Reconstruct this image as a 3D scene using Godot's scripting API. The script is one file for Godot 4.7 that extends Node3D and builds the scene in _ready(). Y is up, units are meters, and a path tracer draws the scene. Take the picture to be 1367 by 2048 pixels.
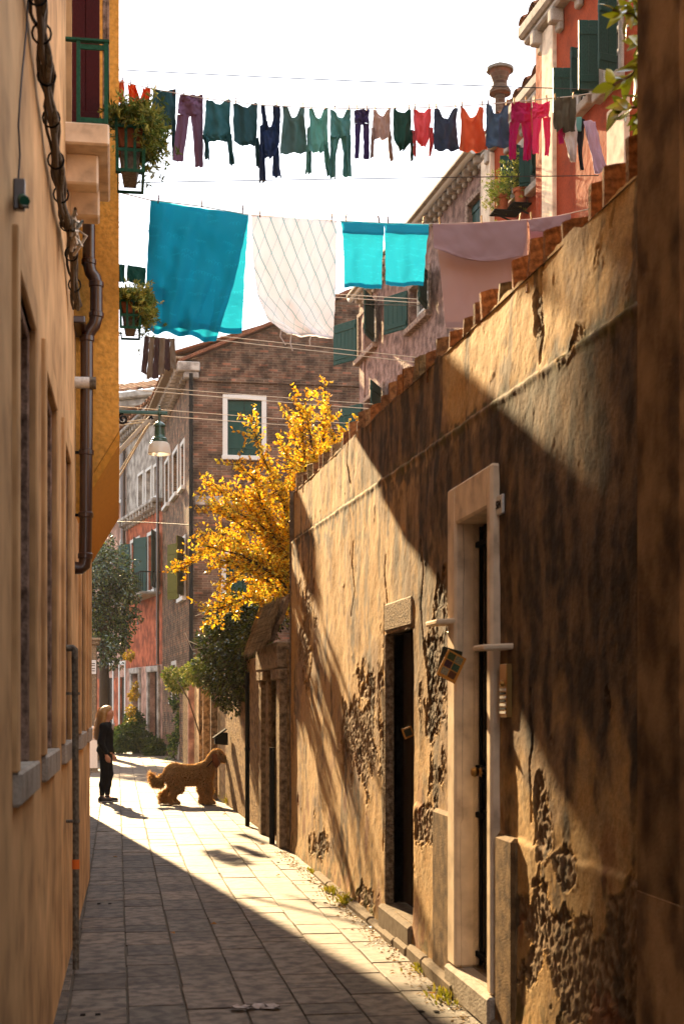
extends Node3D
# A narrow lane between plastered houses: washing lines, a garden wall, a woman and her dog.
# World: metres, y up, the lane runs along -z ("depth" d = -z), camera over the origin.

const F := 2844.0      # focal length in photo pixels
const HY := 1403.0     # horizon row
const CX := 683.5      # principal column
const VX := 235.0      # column of the lane's vanishing point
const EYE := 1.7
const XR := 1.96       # face of the garden wall
var YAW := atan((CX - VX) / F)
var SUN := Vector3(-0.153, 0.455, -1.0).normalized()

var rng := RandomNumberGenerator.new()
var taken := {}
var M := {}
var T := {}

# ---------------------------------------------------------------- pixels to places
func ray(px: float, py: float) -> Vector3:
	var a := (px - CX) / F
	var b := (HY - py) / F
	return Vector3(cos(YAW) * a + sin(YAW), b, sin(YAW) * a - cos(YAW))

func on_d(px: float, py: float, d: float) -> Vector3:
	var r := ray(px, py)
	return Vector3(0, EYE, 0) + r * (-d / r.z)

func on_x(px: float, py: float, x: float) -> Vector3:
	var r := ray(px, py)
	return Vector3(0, EYE, 0) + r * (x / r.x)

func on_g(px: float, py: float, y := 0.0) -> Vector3:
	var r := ray(px, py)
	return Vector3(0, EYE, 0) + r * ((y - EYE) / r.y)

func on_p(px: float, py: float, p: Vector3, n: Vector3) -> Vector3:
	var r := ray(px, py)
	var o := Vector3(0, EYE, 0)
	return o + r * ((p - o).dot(n) / r.dot(n))

func P(x: float, y: float, d: float) -> Vector3:
	return Vector3(x, y, -d)

func upright(o: Vector3, xdir: Vector3) -> Transform3D:
	var x := Vector3(xdir.x, 0, xdir.z).normalized()
	return Transform3D(Basis(x, Vector3.UP, x.cross(Vector3.UP)), o)

# ---------------------------------------------------------------- mesh builder
class MB:
	var v := PackedVector3Array()
	var n := PackedVector3Array()
	var c := PackedColorArray()
	var u := PackedVector2Array()
	var ix := PackedInt32Array()
	var col := Color(1, 1, 1)

	func pt(p: Vector3, nn: Vector3, uv := Vector2.ZERO) -> int:
		v.append(p); n.append(nn); c.append(col); u.append(uv)
		return v.size() - 1

	func t3(a: int, b: int, d: int) -> void:
		ix.append(a); ix.append(d); ix.append(b)

	func tri(a: Vector3, b: Vector3, d: Vector3) -> void:
		var nn := (b - a).cross(d - a).normalized()
		var k := pt(a, nn); pt(b, nn); pt(d, nn)
		t3(k, k + 1, k + 2)

	func quad(a: Vector3, b: Vector3, d: Vector3, e: Vector3) -> void:
		var nn := (b - a).cross(e - a)
		if nn.length_squared() < 1e-16:
			nn = (d - b).cross(e - b)
		nn = nn.normalized()
		var k := pt(a, nn, Vector2(0, 0)); pt(b, nn, Vector2(1, 0)); pt(d, nn, Vector2(1, 1)); pt(e, nn, Vector2(0, 1))
		t3(k, k + 1, k + 2); t3(k, k + 2, k + 3)

	# box of size s centred at t.origin, edges chamfered by b
	func box(t: Transform3D, s: Vector3, b := 0.0) -> void:
		var h := s * 0.5
		b = minf(b, minf(h.x, minf(h.y, h.z)) * 0.8)
		var X := [Vector3.RIGHT, Vector3.UP, Vector3.BACK]
		for a in 3:
			for sg in [-1.0, 1.0]:
				var nx: Vector3 = X[a] * sg
				var p: Vector3 = X[(a + 1) % 3]
				var q: Vector3 = X[(a + 2) % 3]
				if sg < 0.0:
					var w := p; p = q; q = w
				var o := nx * absf(nx.dot(h))
				var hp := absf(p.dot(h)) - b
				var hq := absf(q.dot(h)) - b
				quad(t * (o - p * hp - q * hq), t * (o + p * hp - q * hq), t * (o + p * hp + q * hq), t * (o - p * hp + q * hq))
		if b <= 0.0:
			return
		for a in 3:
			var e: Vector3 = X[a]
			var p: Vector3 = X[(a + 1) % 3]
			var q: Vector3 = X[(a + 2) % 3]
			var he := absf(e.dot(h)) - b
			var hp := absf(p.dot(h))
			var hq := absf(q.dot(h))
			for sp in [-1.0, 1.0]:
				for sq in [-1.0, 1.0]:
					var c1: Vector3 = p * (sp * hp) + q * (sq * (hq - b))
					var c2: Vector3 = p * (sp * (hp - b)) + q * (sq * hq)
					if sp * sq > 0.0:
						quad(t * (c1 - e * he), t * (c2 - e * he), t * (c2 + e * he), t * (c1 + e * he))
					else:
						quad(t * (c2 - e * he), t * (c1 - e * he), t * (c1 + e * he), t * (c2 + e * he))
		for sx in [-1.0, 1.0]:
			for sy in [-1.0, 1.0]:
				for sz in [-1.0, 1.0]:
					var a1 := Vector3(sx * h.x, sy * (h.y - b), sz * (h.z - b))
					var a2 := Vector3(sx * (h.x - b), sy * h.y, sz * (h.z - b))
					var a3 := Vector3(sx * (h.x - b), sy * (h.y - b), sz * h.z)
					if sx * sy * sz > 0.0:
						tri(t * a1, t * a2, t * a3)
					else:
						tri(t * a1, t * a3, t * a2)

	# box between two corners (axis aligned)
	func span(a: Vector3, b: Vector3, bev := 0.0) -> void:
		box(Transform3D(Basis(), (a + b) * 0.5), (b - a).abs(), bev)

	# a bar with a rectangular section from a to b; w across, h along the up direction
	func bar(a: Vector3, b: Vector3, w: float, h: float, up := Vector3.UP, bev := 0.0) -> void:
		var z := (b - a).normalized()
		var x := up.cross(z)
		if x.length() < 0.01:
			x = Vector3.RIGHT.cross(z)
		x = x.normalized()
		box(Transform3D(Basis(x, z.cross(x), z), (a + b) * 0.5), Vector3(w, h, a.distance_to(b)), bev)

	func tube(p: PackedVector3Array, r: Variant, sides := 6, caps := true) -> void:
		var m := p.size()
		if m < 2:
			return
		var base := v.size()
		var x := Vector3.ZERO
		for i in m:
			var z: Vector3 = (p[mini(i + 1, m - 1)] - p[maxi(i - 1, 0)]).normalized()
			if i == 0:
				x = (Vector3.UP if absf(z.y) < 0.9 else Vector3.RIGHT).cross(z).normalized()
			else:
				x = (x - z * x.dot(z)).normalized()
			var y := z.cross(x)
			var rr: float = r if r is float else r[i]
			for k in sides + 1:
				var a := TAU * k / sides
				var dd := x * cos(a) + y * sin(a)
				pt(p[i] + dd * rr, dd, Vector2(float(k) / sides, float(i)))
		for i in m - 1:
			for k in sides:
				var a := base + i * (sides + 1) + k
				t3(a, a + 1, a + sides + 2); t3(a, a + sides + 2, a + sides + 1)
		if caps:
			for e in [0, m - 1]:
				var z: Vector3 = (p[0] - p[1]).normalized() if e == 0 else (p[m - 1] - p[m - 2]).normalized()
				var k0 := pt(p[e], z)
				for k in sides + 1:
					pt(v[base + e * (sides + 1) + k], z)
				for k in sides:
					if e == 0:
						t3(k0, k0 + 2 + k, k0 + 1 + k)
					else:
						t3(k0, k0 + 1 + k, k0 + 2 + k)

	# profile of (radius, height) turned about t's y axis
	func lathe(prof: Array, t: Transform3D, sides := 16) -> void:
		for i in prof.size() - 1:
			var a: Vector2 = prof[i]
			var b: Vector2 = prof[i + 1]
			var e := b - a
			if e.length() < 1e-6:
				continue
			var nr := Vector2(e.y, -e.x).normalized()
			var base := v.size()
			for k in sides + 1:
				var g := TAU * k / sides
				var dd := Vector3(cos(g), 0, sin(g))
				var nn := (t.basis * (dd * nr.x + Vector3.UP * nr.y)).normalized()
				pt(t * (dd * a.x + Vector3.UP * a.y), nn); pt(t * (dd * b.x + Vector3.UP * b.y), nn)
			for k in sides:
				var q := base + k * 2
				t3(q, q + 3, q + 2); t3(q, q + 1, q + 3)

	# rows of points with smooth normals; flip turns the side
	func grid(rows: Array, flip := false, cols: Array = []) -> void:
		var m := rows.size()
		var w: int = rows[0].size()
		var base := v.size()
		for i in m:
			for j in w:
				var du: Vector3 = rows[i][mini(j + 1, w - 1)] - rows[i][maxi(j - 1, 0)]
				var dv: Vector3 = rows[mini(i + 1, m - 1)][j] - rows[maxi(i - 1, 0)][j]
				var nn := du.cross(dv).normalized() * (-1.0 if flip else 1.0)
				if cols.size():
					col = cols[i][j]
				pt(rows[i][j], nn, Vector2(float(j) / (w - 1), float(i) / (m - 1)))
		for i in m - 1:
			for j in w - 1:
				var a := base + i * w + j
				if flip:
					t3(a, a + w + 1, a + 1); t3(a, a + w, a + w + 1)
				else:
					t3(a, a + 1, a + w + 1); t3(a, a + w + 1, a + w)

	# polygon in t's xy plane, thickened from z = 0 to z = depth
	func prism(poly: PackedVector2Array, t: Transform3D, depth: float) -> void:
		if Geometry2D.is_polygon_clockwise(poly):
			poly = poly.duplicate(); poly.reverse()
		var tr := Geometry2D.triangulate_polygon(poly)
		for i in range(0, tr.size(), 3):
			var a := poly[tr[i]]; var b := poly[tr[i + 1]]; var d := poly[tr[i + 2]]
			if (b - a).cross(d - a) < 0.0:
				var w := b; b = d; d = w
			var z1 := maxf(depth, 0.0)
			var z0 := minf(depth, 0.0)
			tri(t * Vector3(a.x, a.y, z1), t * Vector3(b.x, b.y, z1), t * Vector3(d.x, d.y, z1))
			tri(t * Vector3(a.x, a.y, z0), t * Vector3(d.x, d.y, z0), t * Vector3(b.x, b.y, z0))
		for i in poly.size():
			var a := poly[i]
			var b := poly[(i + 1) % poly.size()]
			var z1 := maxf(depth, 0.0)
			var z0 := minf(depth, 0.0)
			quad(t * Vector3(a.x, a.y, z0), t * Vector3(b.x, b.y, z0), t * Vector3(b.x, b.y, z1), t * Vector3(a.x, a.y, z1))

	# wall in t's xy plane (front at z = 0 facing +z, back at -thick) from (0, y0) to (w, y1) with rectangular holes [u0, v0, u1, v1]
	func wall(t: Transform3D, w: float, y0: float, y1: float, thick: float, holes: Array) -> void:
		var us := [0.0, w]
		var vs := [y0, y1]
		for h in holes:
			us.append(h[0]); us.append(h[2]); vs.append(h[1]); vs.append(h[3])
		us.sort(); vs.sort()
		for i in us.size() - 1:
			for j in vs.size() - 1:
				if us[i + 1] - us[i] < 1e-5 or vs[j + 1] - vs[j] < 1e-5:
					continue
				var cu: float = (us[i] + us[i + 1]) * 0.5
				var cv: float = (vs[j] + vs[j + 1]) * 0.5
				var open := false
				for h in holes:
					if cu > h[0] and cu < h[2] and cv > h[1] and cv < h[3]:
						open = true
				if open:
					continue
				quad(t * Vector3(us[i], vs[j], 0), t * Vector3(us[i + 1], vs[j], 0), t * Vector3(us[i + 1], vs[j + 1], 0), t * Vector3(us[i], vs[j + 1], 0))
				quad(t * Vector3(us[i + 1], vs[j], -thick), t * Vector3(us[i], vs[j], -thick), t * Vector3(us[i], vs[j + 1], -thick), t * Vector3(us[i + 1], vs[j + 1], -thick))
		for h in holes:
			var a := Vector3(h[0], h[1], 0); var b := Vector3(h[2], h[1], 0); var d := Vector3(h[2], h[3], 0); var e := Vector3(h[0], h[3], 0)
			var k := Vector3(0, 0, -thick)
			quad(t * a, t * (a + k), t * (b + k), t * b) # sill, facing up
			quad(t * d, t * (d + k), t * (e + k), t * e)
			quad(t * b, t * (b + k), t * (d + k), t * d)
			quad(t * e, t * (e + k), t * (a + k), t * a)
		var k2 := Vector3(0, 0, -thick)
		var A := Vector3(0, y0, 0); var B := Vector3(w, y0, 0); var C := Vector3(w, y1, 0); var E := Vector3(0, y1, 0)
		quad(t * B, t * (B + k2), t * (C + k2), t * C)
		quad(t * (A + k2), t * A, t * E, t * (E + k2))
		quad(t * E, t * C, t * (C + k2), t * (E + k2))
		quad(t * (A + k2), t * (B + k2), t * B, t * A)

	func mesh(off := Vector3.ZERO) -> ArrayMesh:
		var a := []
		a.resize(Mesh.ARRAY_MAX)
		if off != Vector3.ZERO:
			for i in v.size():
				v[i] -= off
		a[Mesh.ARRAY_VERTEX] = v
		a[Mesh.ARRAY_NORMAL] = n
		a[Mesh.ARRAY_COLOR] = c
		a[Mesh.ARRAY_TEX_UV] = u
		a[Mesh.ARRAY_INDEX] = ix
		var m := ArrayMesh.new()
		m.add_surface_from_arrays(Mesh.PRIMITIVE_TRIANGLES, a)
		return m

# ---------------------------------------------------------------- nodes
func numbered(called: String, parent: Node) -> String:
	var key := "%d/%s" % [parent.get_instance_id(), called]
	var k: int = taken.get(key, 0)
	taken[key] = k + 1
	return called if k == 0 else "%s_%03d" % [called, k]

func meta(o: Node, label: String, category := "", group := "", kind := "") -> void:
	if label: o.set_meta("label", label)
	if category: o.set_meta("category", category)
	if group: o.set_meta("group", group)
	if kind: o.set_meta("kind", kind)

func thing(called: String, base: Vector3, label: String, category: String, group := "") -> Node3D:
	var o := Node3D.new()
	o.name = numbered(called, self)
	add_child(o)
	o.position = base
	meta(o, label, category, group)
	return o

func world_of(o: Node3D) -> Vector3:
	var p := Vector3.ZERO
	while o != self:
		p += o.position
		o = o.get_parent()
	return p

# geometry given in world coordinates becomes one named mesh under parent
func part(parent: Node3D, called: String, b: MB, m: Material, label := "", kind := "") -> MeshInstance3D:
	var o := MeshInstance3D.new()
	o.name = numbered(called, parent)
	var base := Vector3.ZERO if parent == self else world_of(parent)
	o.mesh = b.mesh(base)
	o.material_override = m
	parent.add_child(o)
	meta(o, label, "", "", kind)
	return o

# one mesh that is a thing of its own, with its origin at base
func single(called: String, b: MB, m: Material, base: Vector3, label: String, category: String, group := "", kind := "") -> MeshInstance3D:
	var o := MeshInstance3D.new()
	o.name = numbered(called, self)
	o.mesh = b.mesh(base)
	o.material_override = m
	add_child(o)
	o.position = base
	meta(o, label, category, group, kind)
	return o

func shared(parent: Node3D, called: String, m: Mesh, mt: Material, t: Transform3D) -> MeshInstance3D:
	var o := MeshInstance3D.new()
	o.name = numbered(called, parent)
	o.mesh = m
	o.material_override = mt
	parent.add_child(o)
	o.transform = t
	return o

# ---------------------------------------------------------------- materials
func noise(seed_: int, freq: float, oct := 4, type := FastNoiseLite.TYPE_SIMPLEX_SMOOTH) -> FastNoiseLite:
	var f := FastNoiseLite.new()
	f.seed = seed_
	f.noise_type = type
	f.frequency = freq
	f.fractal_octaves = oct
	return f

func ntex(f: FastNoiseLite, size: int, stops: Array) -> NoiseTexture2D:
	var t := NoiseTexture2D.new()
	t.width = size
	t.height = size
	t.seamless = true
	t.seamless_blend_skirt = 0.25
	t.noise = f
	if stops.size():
		var g := Gradient.new()
		var off := PackedFloat32Array()
		var cs := PackedColorArray()
		for s in stops:
			off.append(s[0]); cs.append(s[1])
		g.offsets = off
		g.colors = cs
		t.color_ramp = g
	return t

func lin(r: float, g: float, b: float) -> Color:
	return Color(r, g, b).linear_to_srgb()

func rgb8(r: int, g: int, b: int) -> Color:
	return Color8(r, g, b)

# colour is sRGB; o: rough, tex, ts (scale), det, ds, bump, bs, bh (cm), spec, back, vc, metal
func mk(key: String, c: Color, o := {}) -> StandardMaterial3D:
	var m := StandardMaterial3D.new()
	m.resource_name = key
	m.albedo_color = c
	m.roughness = o.get("rough", 0.85)
	m.metallic = o.get("metal", 0.0)
	m.metallic_specular = o.get("spec", 0.2)
	m.cull_mode = BaseMaterial3D.CULL_DISABLED
	m.uv1_triplanar = not o.get("uv", false)
	m.uv1_world_triplanar = o.get("world", true) and not o.get("uv", false)
	var ts = o.get("ts", 1.0)
	m.uv1_scale = ts if ts is Vector3 else Vector3.ONE * ts
	if o.has("tex"): m.albedo_texture = o.tex
	if o.has("det"):
		m.detail_enabled = true
		m.detail_albedo = o.det
		m.detail_uv_layer = BaseMaterial3D.DETAIL_UV_2
		m.detail_blend_mode = BaseMaterial3D.BLEND_MODE_MUL
		m.uv2_triplanar = true
		m.uv2_world_triplanar = true
		var ds = o.get("ds", 0.3)
		m.uv2_scale = ds if ds is Vector3 else Vector3.ONE * ds
	if o.has("bump"):
		m.heightmap_enabled = true
		m.heightmap_texture = o.bump
		m.heightmap_scale = o.get("bh", 0.5)
	if o.has("back"):
		m.backlight_enabled = true
		m.backlight = o.back
	if o.has("vc"): m.vertex_color_use_as_albedo = true
	M[key] = m
	return m

func make_view() -> void:
	var cam := Camera3D.new()
	cam.name = "camera"
	add_child(cam)
	var att := CameraAttributesPhysical.new()
	att.frustum_focal_length = 50.0
	att.frustum_focus_distance = 20.0
	att.frustum_near = 0.05
	att.frustum_far = 400.0
	att.exposure_aperture = 5.0
	cam.attributes = att
	cam.position = Vector3(0, EYE, 0)
	cam.rotation = Vector3(0, -YAW, 0)
	cam.keep_aspect = Camera3D.KEEP_HEIGHT
	cam.near = 0.05
	cam.far = 400.0
	cam.projection = Camera3D.PROJECTION_FRUSTUM
	cam.size = 0.05 * 2048.0 / F
	cam.frustum_offset = Vector2(0, 0.05 * (HY - 1024.0) / F)
	cam.current = true

	var we := WorldEnvironment.new()
	we.name = "environment"
	var e := Environment.new()
	e.background_mode = Environment.BG_SKY
	var sm := ProceduralSkyMaterial.new()
	sm.sky_top_color = Color(0.90, 0.92, 0.955)
	sm.sky_horizon_color = Color(0.945, 0.94, 0.94)
	sm.sky_curve = 0.12
	sm.ground_horizon_color = Color(0.6, 0.57, 0.53)
	sm.ground_bottom_color = Color(0.35, 0.32, 0.28)
	sm.sky_energy_multiplier = 0.745
	sm.ground_energy_multiplier = 0.5
	sm.sun_angle_max = 30.0
	sm.sun_curve = 0.06
	var sky := Sky.new()
	sky.sky_material = sm
	e.sky = sky
	e.tonemap_mode = Environment.TONE_MAPPER_LINEAR
	e.tonemap_exposure = 5.8
	e.fog_enabled = true
	e.fog_density = 0.0006
	e.fog_light_color = Color(0.98, 0.95, 0.90)
	e.sdfgi_enabled = true
	e.ssao_enabled = true
	e.ssil_enabled = true
	we.environment = e
	add_child(we)

	var sun := DirectionalLight3D.new()
	sun.name = "sun"
	sun.light_energy = 1.3
	sun.light_color = Color(1.0, 0.86, 0.65)
	sun.light_angular_distance = 0.55
	sun.shadow_enabled = true
	add_child(sun)
	sun.look_at_from_position(Vector3.ZERO, -SUN, Vector3.UP)

func _ready() -> void:
	rng.seed = 20240611
	make_view()
	materials()
	make_ground()
	make_left_house()
	make_garden_wall()
	make_near_house()
	make_far_houses()
	make_washing()
	make_left_items()
	make_wall_items()
	make_garden()
	make_woman()
	make_dog()

func brick_images() -> Array:
	var im := Image.create(512, 512, false, Image.FORMAT_RGB8)
	var hm := Image.create(512, 512, false, Image.FORMAT_RGB8)
	im.fill(Color(0.60, 0.55, 0.50))
	hm.fill(Color(0.2, 0.2, 0.2))
	var r := RandomNumberGenerator.new()
	r.seed = 77
	for row in 16:
		for k in 5:
			var x0 := k * 128 + (0 if row % 2 == 0 else -64)
			var g := r.randf_range(0.74, 1.0)
			var warm := r.randf_range(0.0, 1.0)
			var c := Color(0.62, 0.47, 0.40).lerp(Color(0.52, 0.45, 0.41), warm) * g
			if r.randf() < 0.15:
				c = Color(0.72, 0.52, 0.44)
			var x := x0 + 4 + r.randi_range(0, 3)
			var rc := Rect2i(x, row * 32 + 3 + r.randi_range(0, 2), 119 - r.randi_range(0, 4), 25)
			if k == 4 and row % 2 == 0:
				continue
			im.fill_rect(rc, c)
			hm.fill_rect(rc, Color(1, 1, 1) * r.randf_range(0.6, 1.0))
	return [ImageTexture.create_from_image(im), ImageTexture.create_from_image(hm)]

func materials() -> void:
	var g := func(a: float) -> Color: return Color(a, a, a)
	T.grain = ntex(noise(3, 0.045, 5), 512, [[0.0, g.call(0.76)], [0.45, g.call(0.91)], [1.0, g.call(1.0)]])
	T.blotch = ntex(noise(8, 0.012, 5), 512, [[0.0, Color(0.70, 0.68, 0.67)], [0.4, Color(0.88, 0.87, 0.86)], [1.0, Color(1, 1, 1)]])
	T.stain = ntex(noise(15, 0.016, 6), 512, [[0.0, Color(0.46, 0.44, 0.43)], [0.4, Color(0.76, 0.74, 0.72)], [0.65, Color(0.94, 0.93, 0.91)], [1.0, Color(1, 1, 1)]])
	T.bump = ntex(noise(21, 0.03, 5), 512, [])
	T.rough = ntex(noise(25, 0.05, 4, FastNoiseLite.TYPE_CELLULAR), 512, [])
	T.weave = ntex(noise(31, 0.25, 2), 256, [[0.0, g.call(0.78)], [1.0, g.call(1.0)]])
	T.fine = ntex(noise(33, 0.12, 3), 512, [[0.0, g.call(0.55)], [0.5, g.call(0.88)], [1.0, g.call(1.0)]])
	T.speck = ntex(noise(41, 0.16, 4), 512, [[0.0, Color(0.42, 0.40, 0.38)], [0.42, Color(0.74, 0.72, 0.71)], [0.62, Color(0.92, 0.9, 0.89)], [1.0, Color(1, 1, 1)]])
	var br := brick_images()
	var plaster := {"tex": T.blotch, "ts": 0.35, "det": T.blotch, "ds": Vector3(0.12, 0.12, 0.12), "bump": T.bump, "bh": 0.12}
	mk("ochre_plaster", lin(0.95, 0.61, 0.31), plaster)
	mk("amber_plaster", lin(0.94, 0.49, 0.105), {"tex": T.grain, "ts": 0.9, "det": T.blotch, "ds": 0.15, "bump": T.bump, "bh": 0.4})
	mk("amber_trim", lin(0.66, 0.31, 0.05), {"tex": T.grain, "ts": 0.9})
	mk("pale_stone", lin(0.55, 0.49, 0.42), {"tex": T.grain, "ts": 2.5, "det": T.blotch, "ds": 0.8, "bump": T.bump, "bh": 0.3})
	mk("pink_stone", lin(0.44, 0.31, 0.25), {"tex": T.stain, "ts": 1.4, "det": T.grain, "ds": 3.0, "bump": T.bump, "bh": 0.4})
	mk("cream_frame", lin(0.88, 0.72, 0.54), {"tex": T.blotch, "ts": 0.7, "bump": T.bump, "bh": 0.12})
	mk("wall_plaster", Color(1, 1, 1), {"vc": true, "tex": T.fine, "ts": 2.2, "det": T.grain, "ds": 0.8, "bump": T.bump, "bh": 0.15, "rough": 0.9, "spec": 0.3})
	mk("kerb_stone", lin(0.30, 0.235, 0.165), {"tex": T.blotch, "ts": 1.7, "det": T.fine, "ds": 3.0, "bump": T.fine, "bh": 0.5})
	mk("lintel_stone", lin(0.30, 0.225, 0.15), {"tex": T.stain, "ts": 2.1, "bump": T.rough, "bh": 0.8})
	mk("dark_wood", lin(0.035, 0.022, 0.014), {"tex": T.fine, "ts": Vector3(6, 0.6, 6), "rough": 0.6})
	mk("grey_wood", lin(0.26, 0.19, 0.12), {"tex": T.fine, "ts": Vector3(5, 0.5, 5), "det": T.stain, "ds": 1.1, "bump": T.fine, "bh": 0.4})
	mk("void", lin(0.012, 0.010, 0.009), {"rough": 0.9})
	mk("terracotta", Color(1, 1, 1), {"vc": true, "tex": T.stain, "ts": 3.0, "det": T.grain, "ds": 6.0, "bump": T.bump, "bh": 0.3})
	mk("near_plaster", lin(0.56, 0.35, 0.17), {"tex": T.blotch, "ts": 0.7, "det": T.stain, "ds": Vector3(0.4, 0.3, 0.4), "bump": T.fine, "bh": 0.25})
	mk("brick", lin(0.66, 0.59, 0.545), {"tex": br[0], "ts": 1.0, "det": T.stain, "ds": 0.16, "bump": br[1], "bh": 0.8})
	mk("pale_brick", lin(0.74, 0.64, 0.52), {"tex": br[0], "ts": 1.0, "det": T.stain, "ds": 0.22, "bump": br[1], "bh": 0.8})
	mk("red_plaster", lin(0.42, 0.070, 0.020), {"tex": T.blotch, "ts": 0.35, "det": T.grain, "ds": 1.0, "bump": T.bump, "bh": 0.5})
	mk("faded_red", lin(0.56, 0.15, 0.07), {"tex": T.stain, "ts": 0.22, "det": T.blotch, "ds": 0.6})
	mk("rose_plaster", lin(0.55, 0.33, 0.26), {"tex": T.stain, "ts": 0.2, "det": T.grain, "ds": 0.7})
	mk("rough_rose", lin(0.42, 0.26, 0.22), {"tex": T.stain, "ts": 0.45, "det": T.fine, "ds": 0.9, "bump": T.rough, "bh": 2.0})
	mk("white_plaster", lin(0.50, 0.46, 0.42), {"tex": T.stain, "ts": 0.25, "det": T.grain, "ds": 0.8})
	mk("cream_plaster", lin(0.66, 0.58, 0.42), {"tex": T.stain, "ts": 0.18})
	mk("green_shutter", lin(0.015, 0.06, 0.05), {"tex": T.fine, "ts": Vector3(2, 0.4, 2), "rough": 0.5})
	mk("olive_shutter", lin(0.12, 0.11, 0.02), {"tex": T.fine, "ts": Vector3(2, 0.4, 2), "rough": 0.6})
	mk("red_shutter", lin(0.085, 0.012, 0.012), {"tex": T.fine, "ts": Vector3(5, 0.4, 5), "rough": 0.45})
	mk("white_frame", lin(0.62, 0.60, 0.56), {"tex": T.grain, "ts": 2.0})
	mk("pane", lin(0.03, 0.035, 0.04), {"rough": 0.06, "spec": 0.8})
	mk("clear_pane", Color(0.9, 0.95, 1.0, 0.12), {"rough": 0.03, "spec": 0.9})
	M.clear_pane.transparency = BaseMaterial3D.TRANSPARENCY_ALPHA
	M.clear_pane.uv1_triplanar = false
	mk("brown_metal", lin(0.045, 0.018, 0.012), {"rough": 0.28, "spec": 0.6, "tex": T.blotch, "ts": 2.0})
	mk("grey_metal", lin(0.20, 0.18, 0.15), {"rough": 0.5, "tex": T.stain, "ts": 3.0})
	mk("black_metal", lin(0.012, 0.012, 0.013), {"rough": 0.9, "spec": 0.12})
	mk("green_metal", lin(0.02, 0.11, 0.07), {"rough": 0.45, "tex": T.blotch, "ts": 6.0})
	mk("lamp_green", lin(0.012, 0.085, 0.055), {"rough": 0.3, "spec": 0.6, "tex": T.blotch, "ts": 5.0})
	mk("white_paint", lin(0.72, 0.71, 0.69), {"rough": 0.5, "tex": T.grain, "ts": 2.0})
	mk("cable", lin(0.17, 0.125, 0.085), {"rough": 0.7, "tex": T.fine, "ts": 9.0})
	mk("pale_cord", lin(0.62, 0.55, 0.45), {"rough": 0.7})
	mk("thin_wire", lin(0.05, 0.045, 0.045), {"rough": 0.6})
	mk("slab", Color(1.0, 0.985, 0.965), {"vc": true, "tex": T.speck, "ts": 2.3, "det": T.stain, "ds": 0.9, "bump": T.fine, "bh": 0.5, "rough": 0.7, "spec": 0.4})
	mk("joint", lin(0.13, 0.105, 0.08), {"tex": T.grain, "ts": 3.0, "bump": T.rough, "bh": 0.5})
	mk("clay", lin(0.42, 0.13, 0.055), {"tex": T.blotch, "ts": 4.0})
	mk("succulent", Color(1, 1, 1), {"vc": true, "rough": 0.5, "back": Color(0.6, 0.6, 0.6)})
	mk("milk_glass", lin(0.80, 0.78, 0.72), {"rough": 0.15, "spec": 0.5, "back": Color(0.95, 0.95, 0.95)})
	mk("paper_orange", lin(0.55, 0.24, 0.05), {"rough": 0.5})
	mk("paper_dark", lin(0.05, 0.05, 0.03), {"rough": 0.5})
	mk("paper_pink", lin(0.55, 0.46, 0.42), {"rough": 0.8, "tex": T.grain, "ts": 8.0})
	mk("brass", lin(0.55, 0.35, 0.12), {"metal": 1.0, "rough": 0.3})
	mk("leaf_green", Color(1, 1, 1), {"vc": true, "rough": 0.5, "back": Color(0.75, 0.75, 0.6)})
	mk("glossy_leaf", Color(1, 1, 1), {"vc": true, "rough": 0.22, "spec": 0.7, "back": Color(0.5, 0.5, 0.3)})
	mk("gold_leaf", Color(1, 1, 1), {"vc": true, "rough": 0.45, "spec": 0.4, "back": Color(0.9, 0.85, 0.7)})
	mk("bark", lin(0.09, 0.065, 0.045), {"tex": T.fine, "ts": 6.0})
	mk("court_plaster", lin(0.52, 0.34, 0.16), {"tex": T.stain, "ts": 0.9, "det": T.grain, "ds": 2.5, "bump": T.rough, "bh": 2.2})
	mk("gate_stone", lin(0.45, 0.33, 0.20), {"tex": T.stain, "ts": 1.3, "det": T.grain, "ds": 3.0, "bump": T.rough, "bh": 1.0})
	mk("plinth_render", lin(0.36, 0.235, 0.12), {"tex": T.stain, "ts": 0.9, "det": T.fine, "ds": 3.0, "bump": T.fine, "bh": 0.4})
	mk("grey_gable", lin(0.52, 0.46, 0.42), {"tex": br[0], "ts": 1.0, "det": T.stain, "ds": 0.3, "bump": br[1], "bh": 0.6})
	mk("earth", lin(0.10, 0.08, 0.055), {"tex": T.stain, "ts": 0.5})

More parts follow.
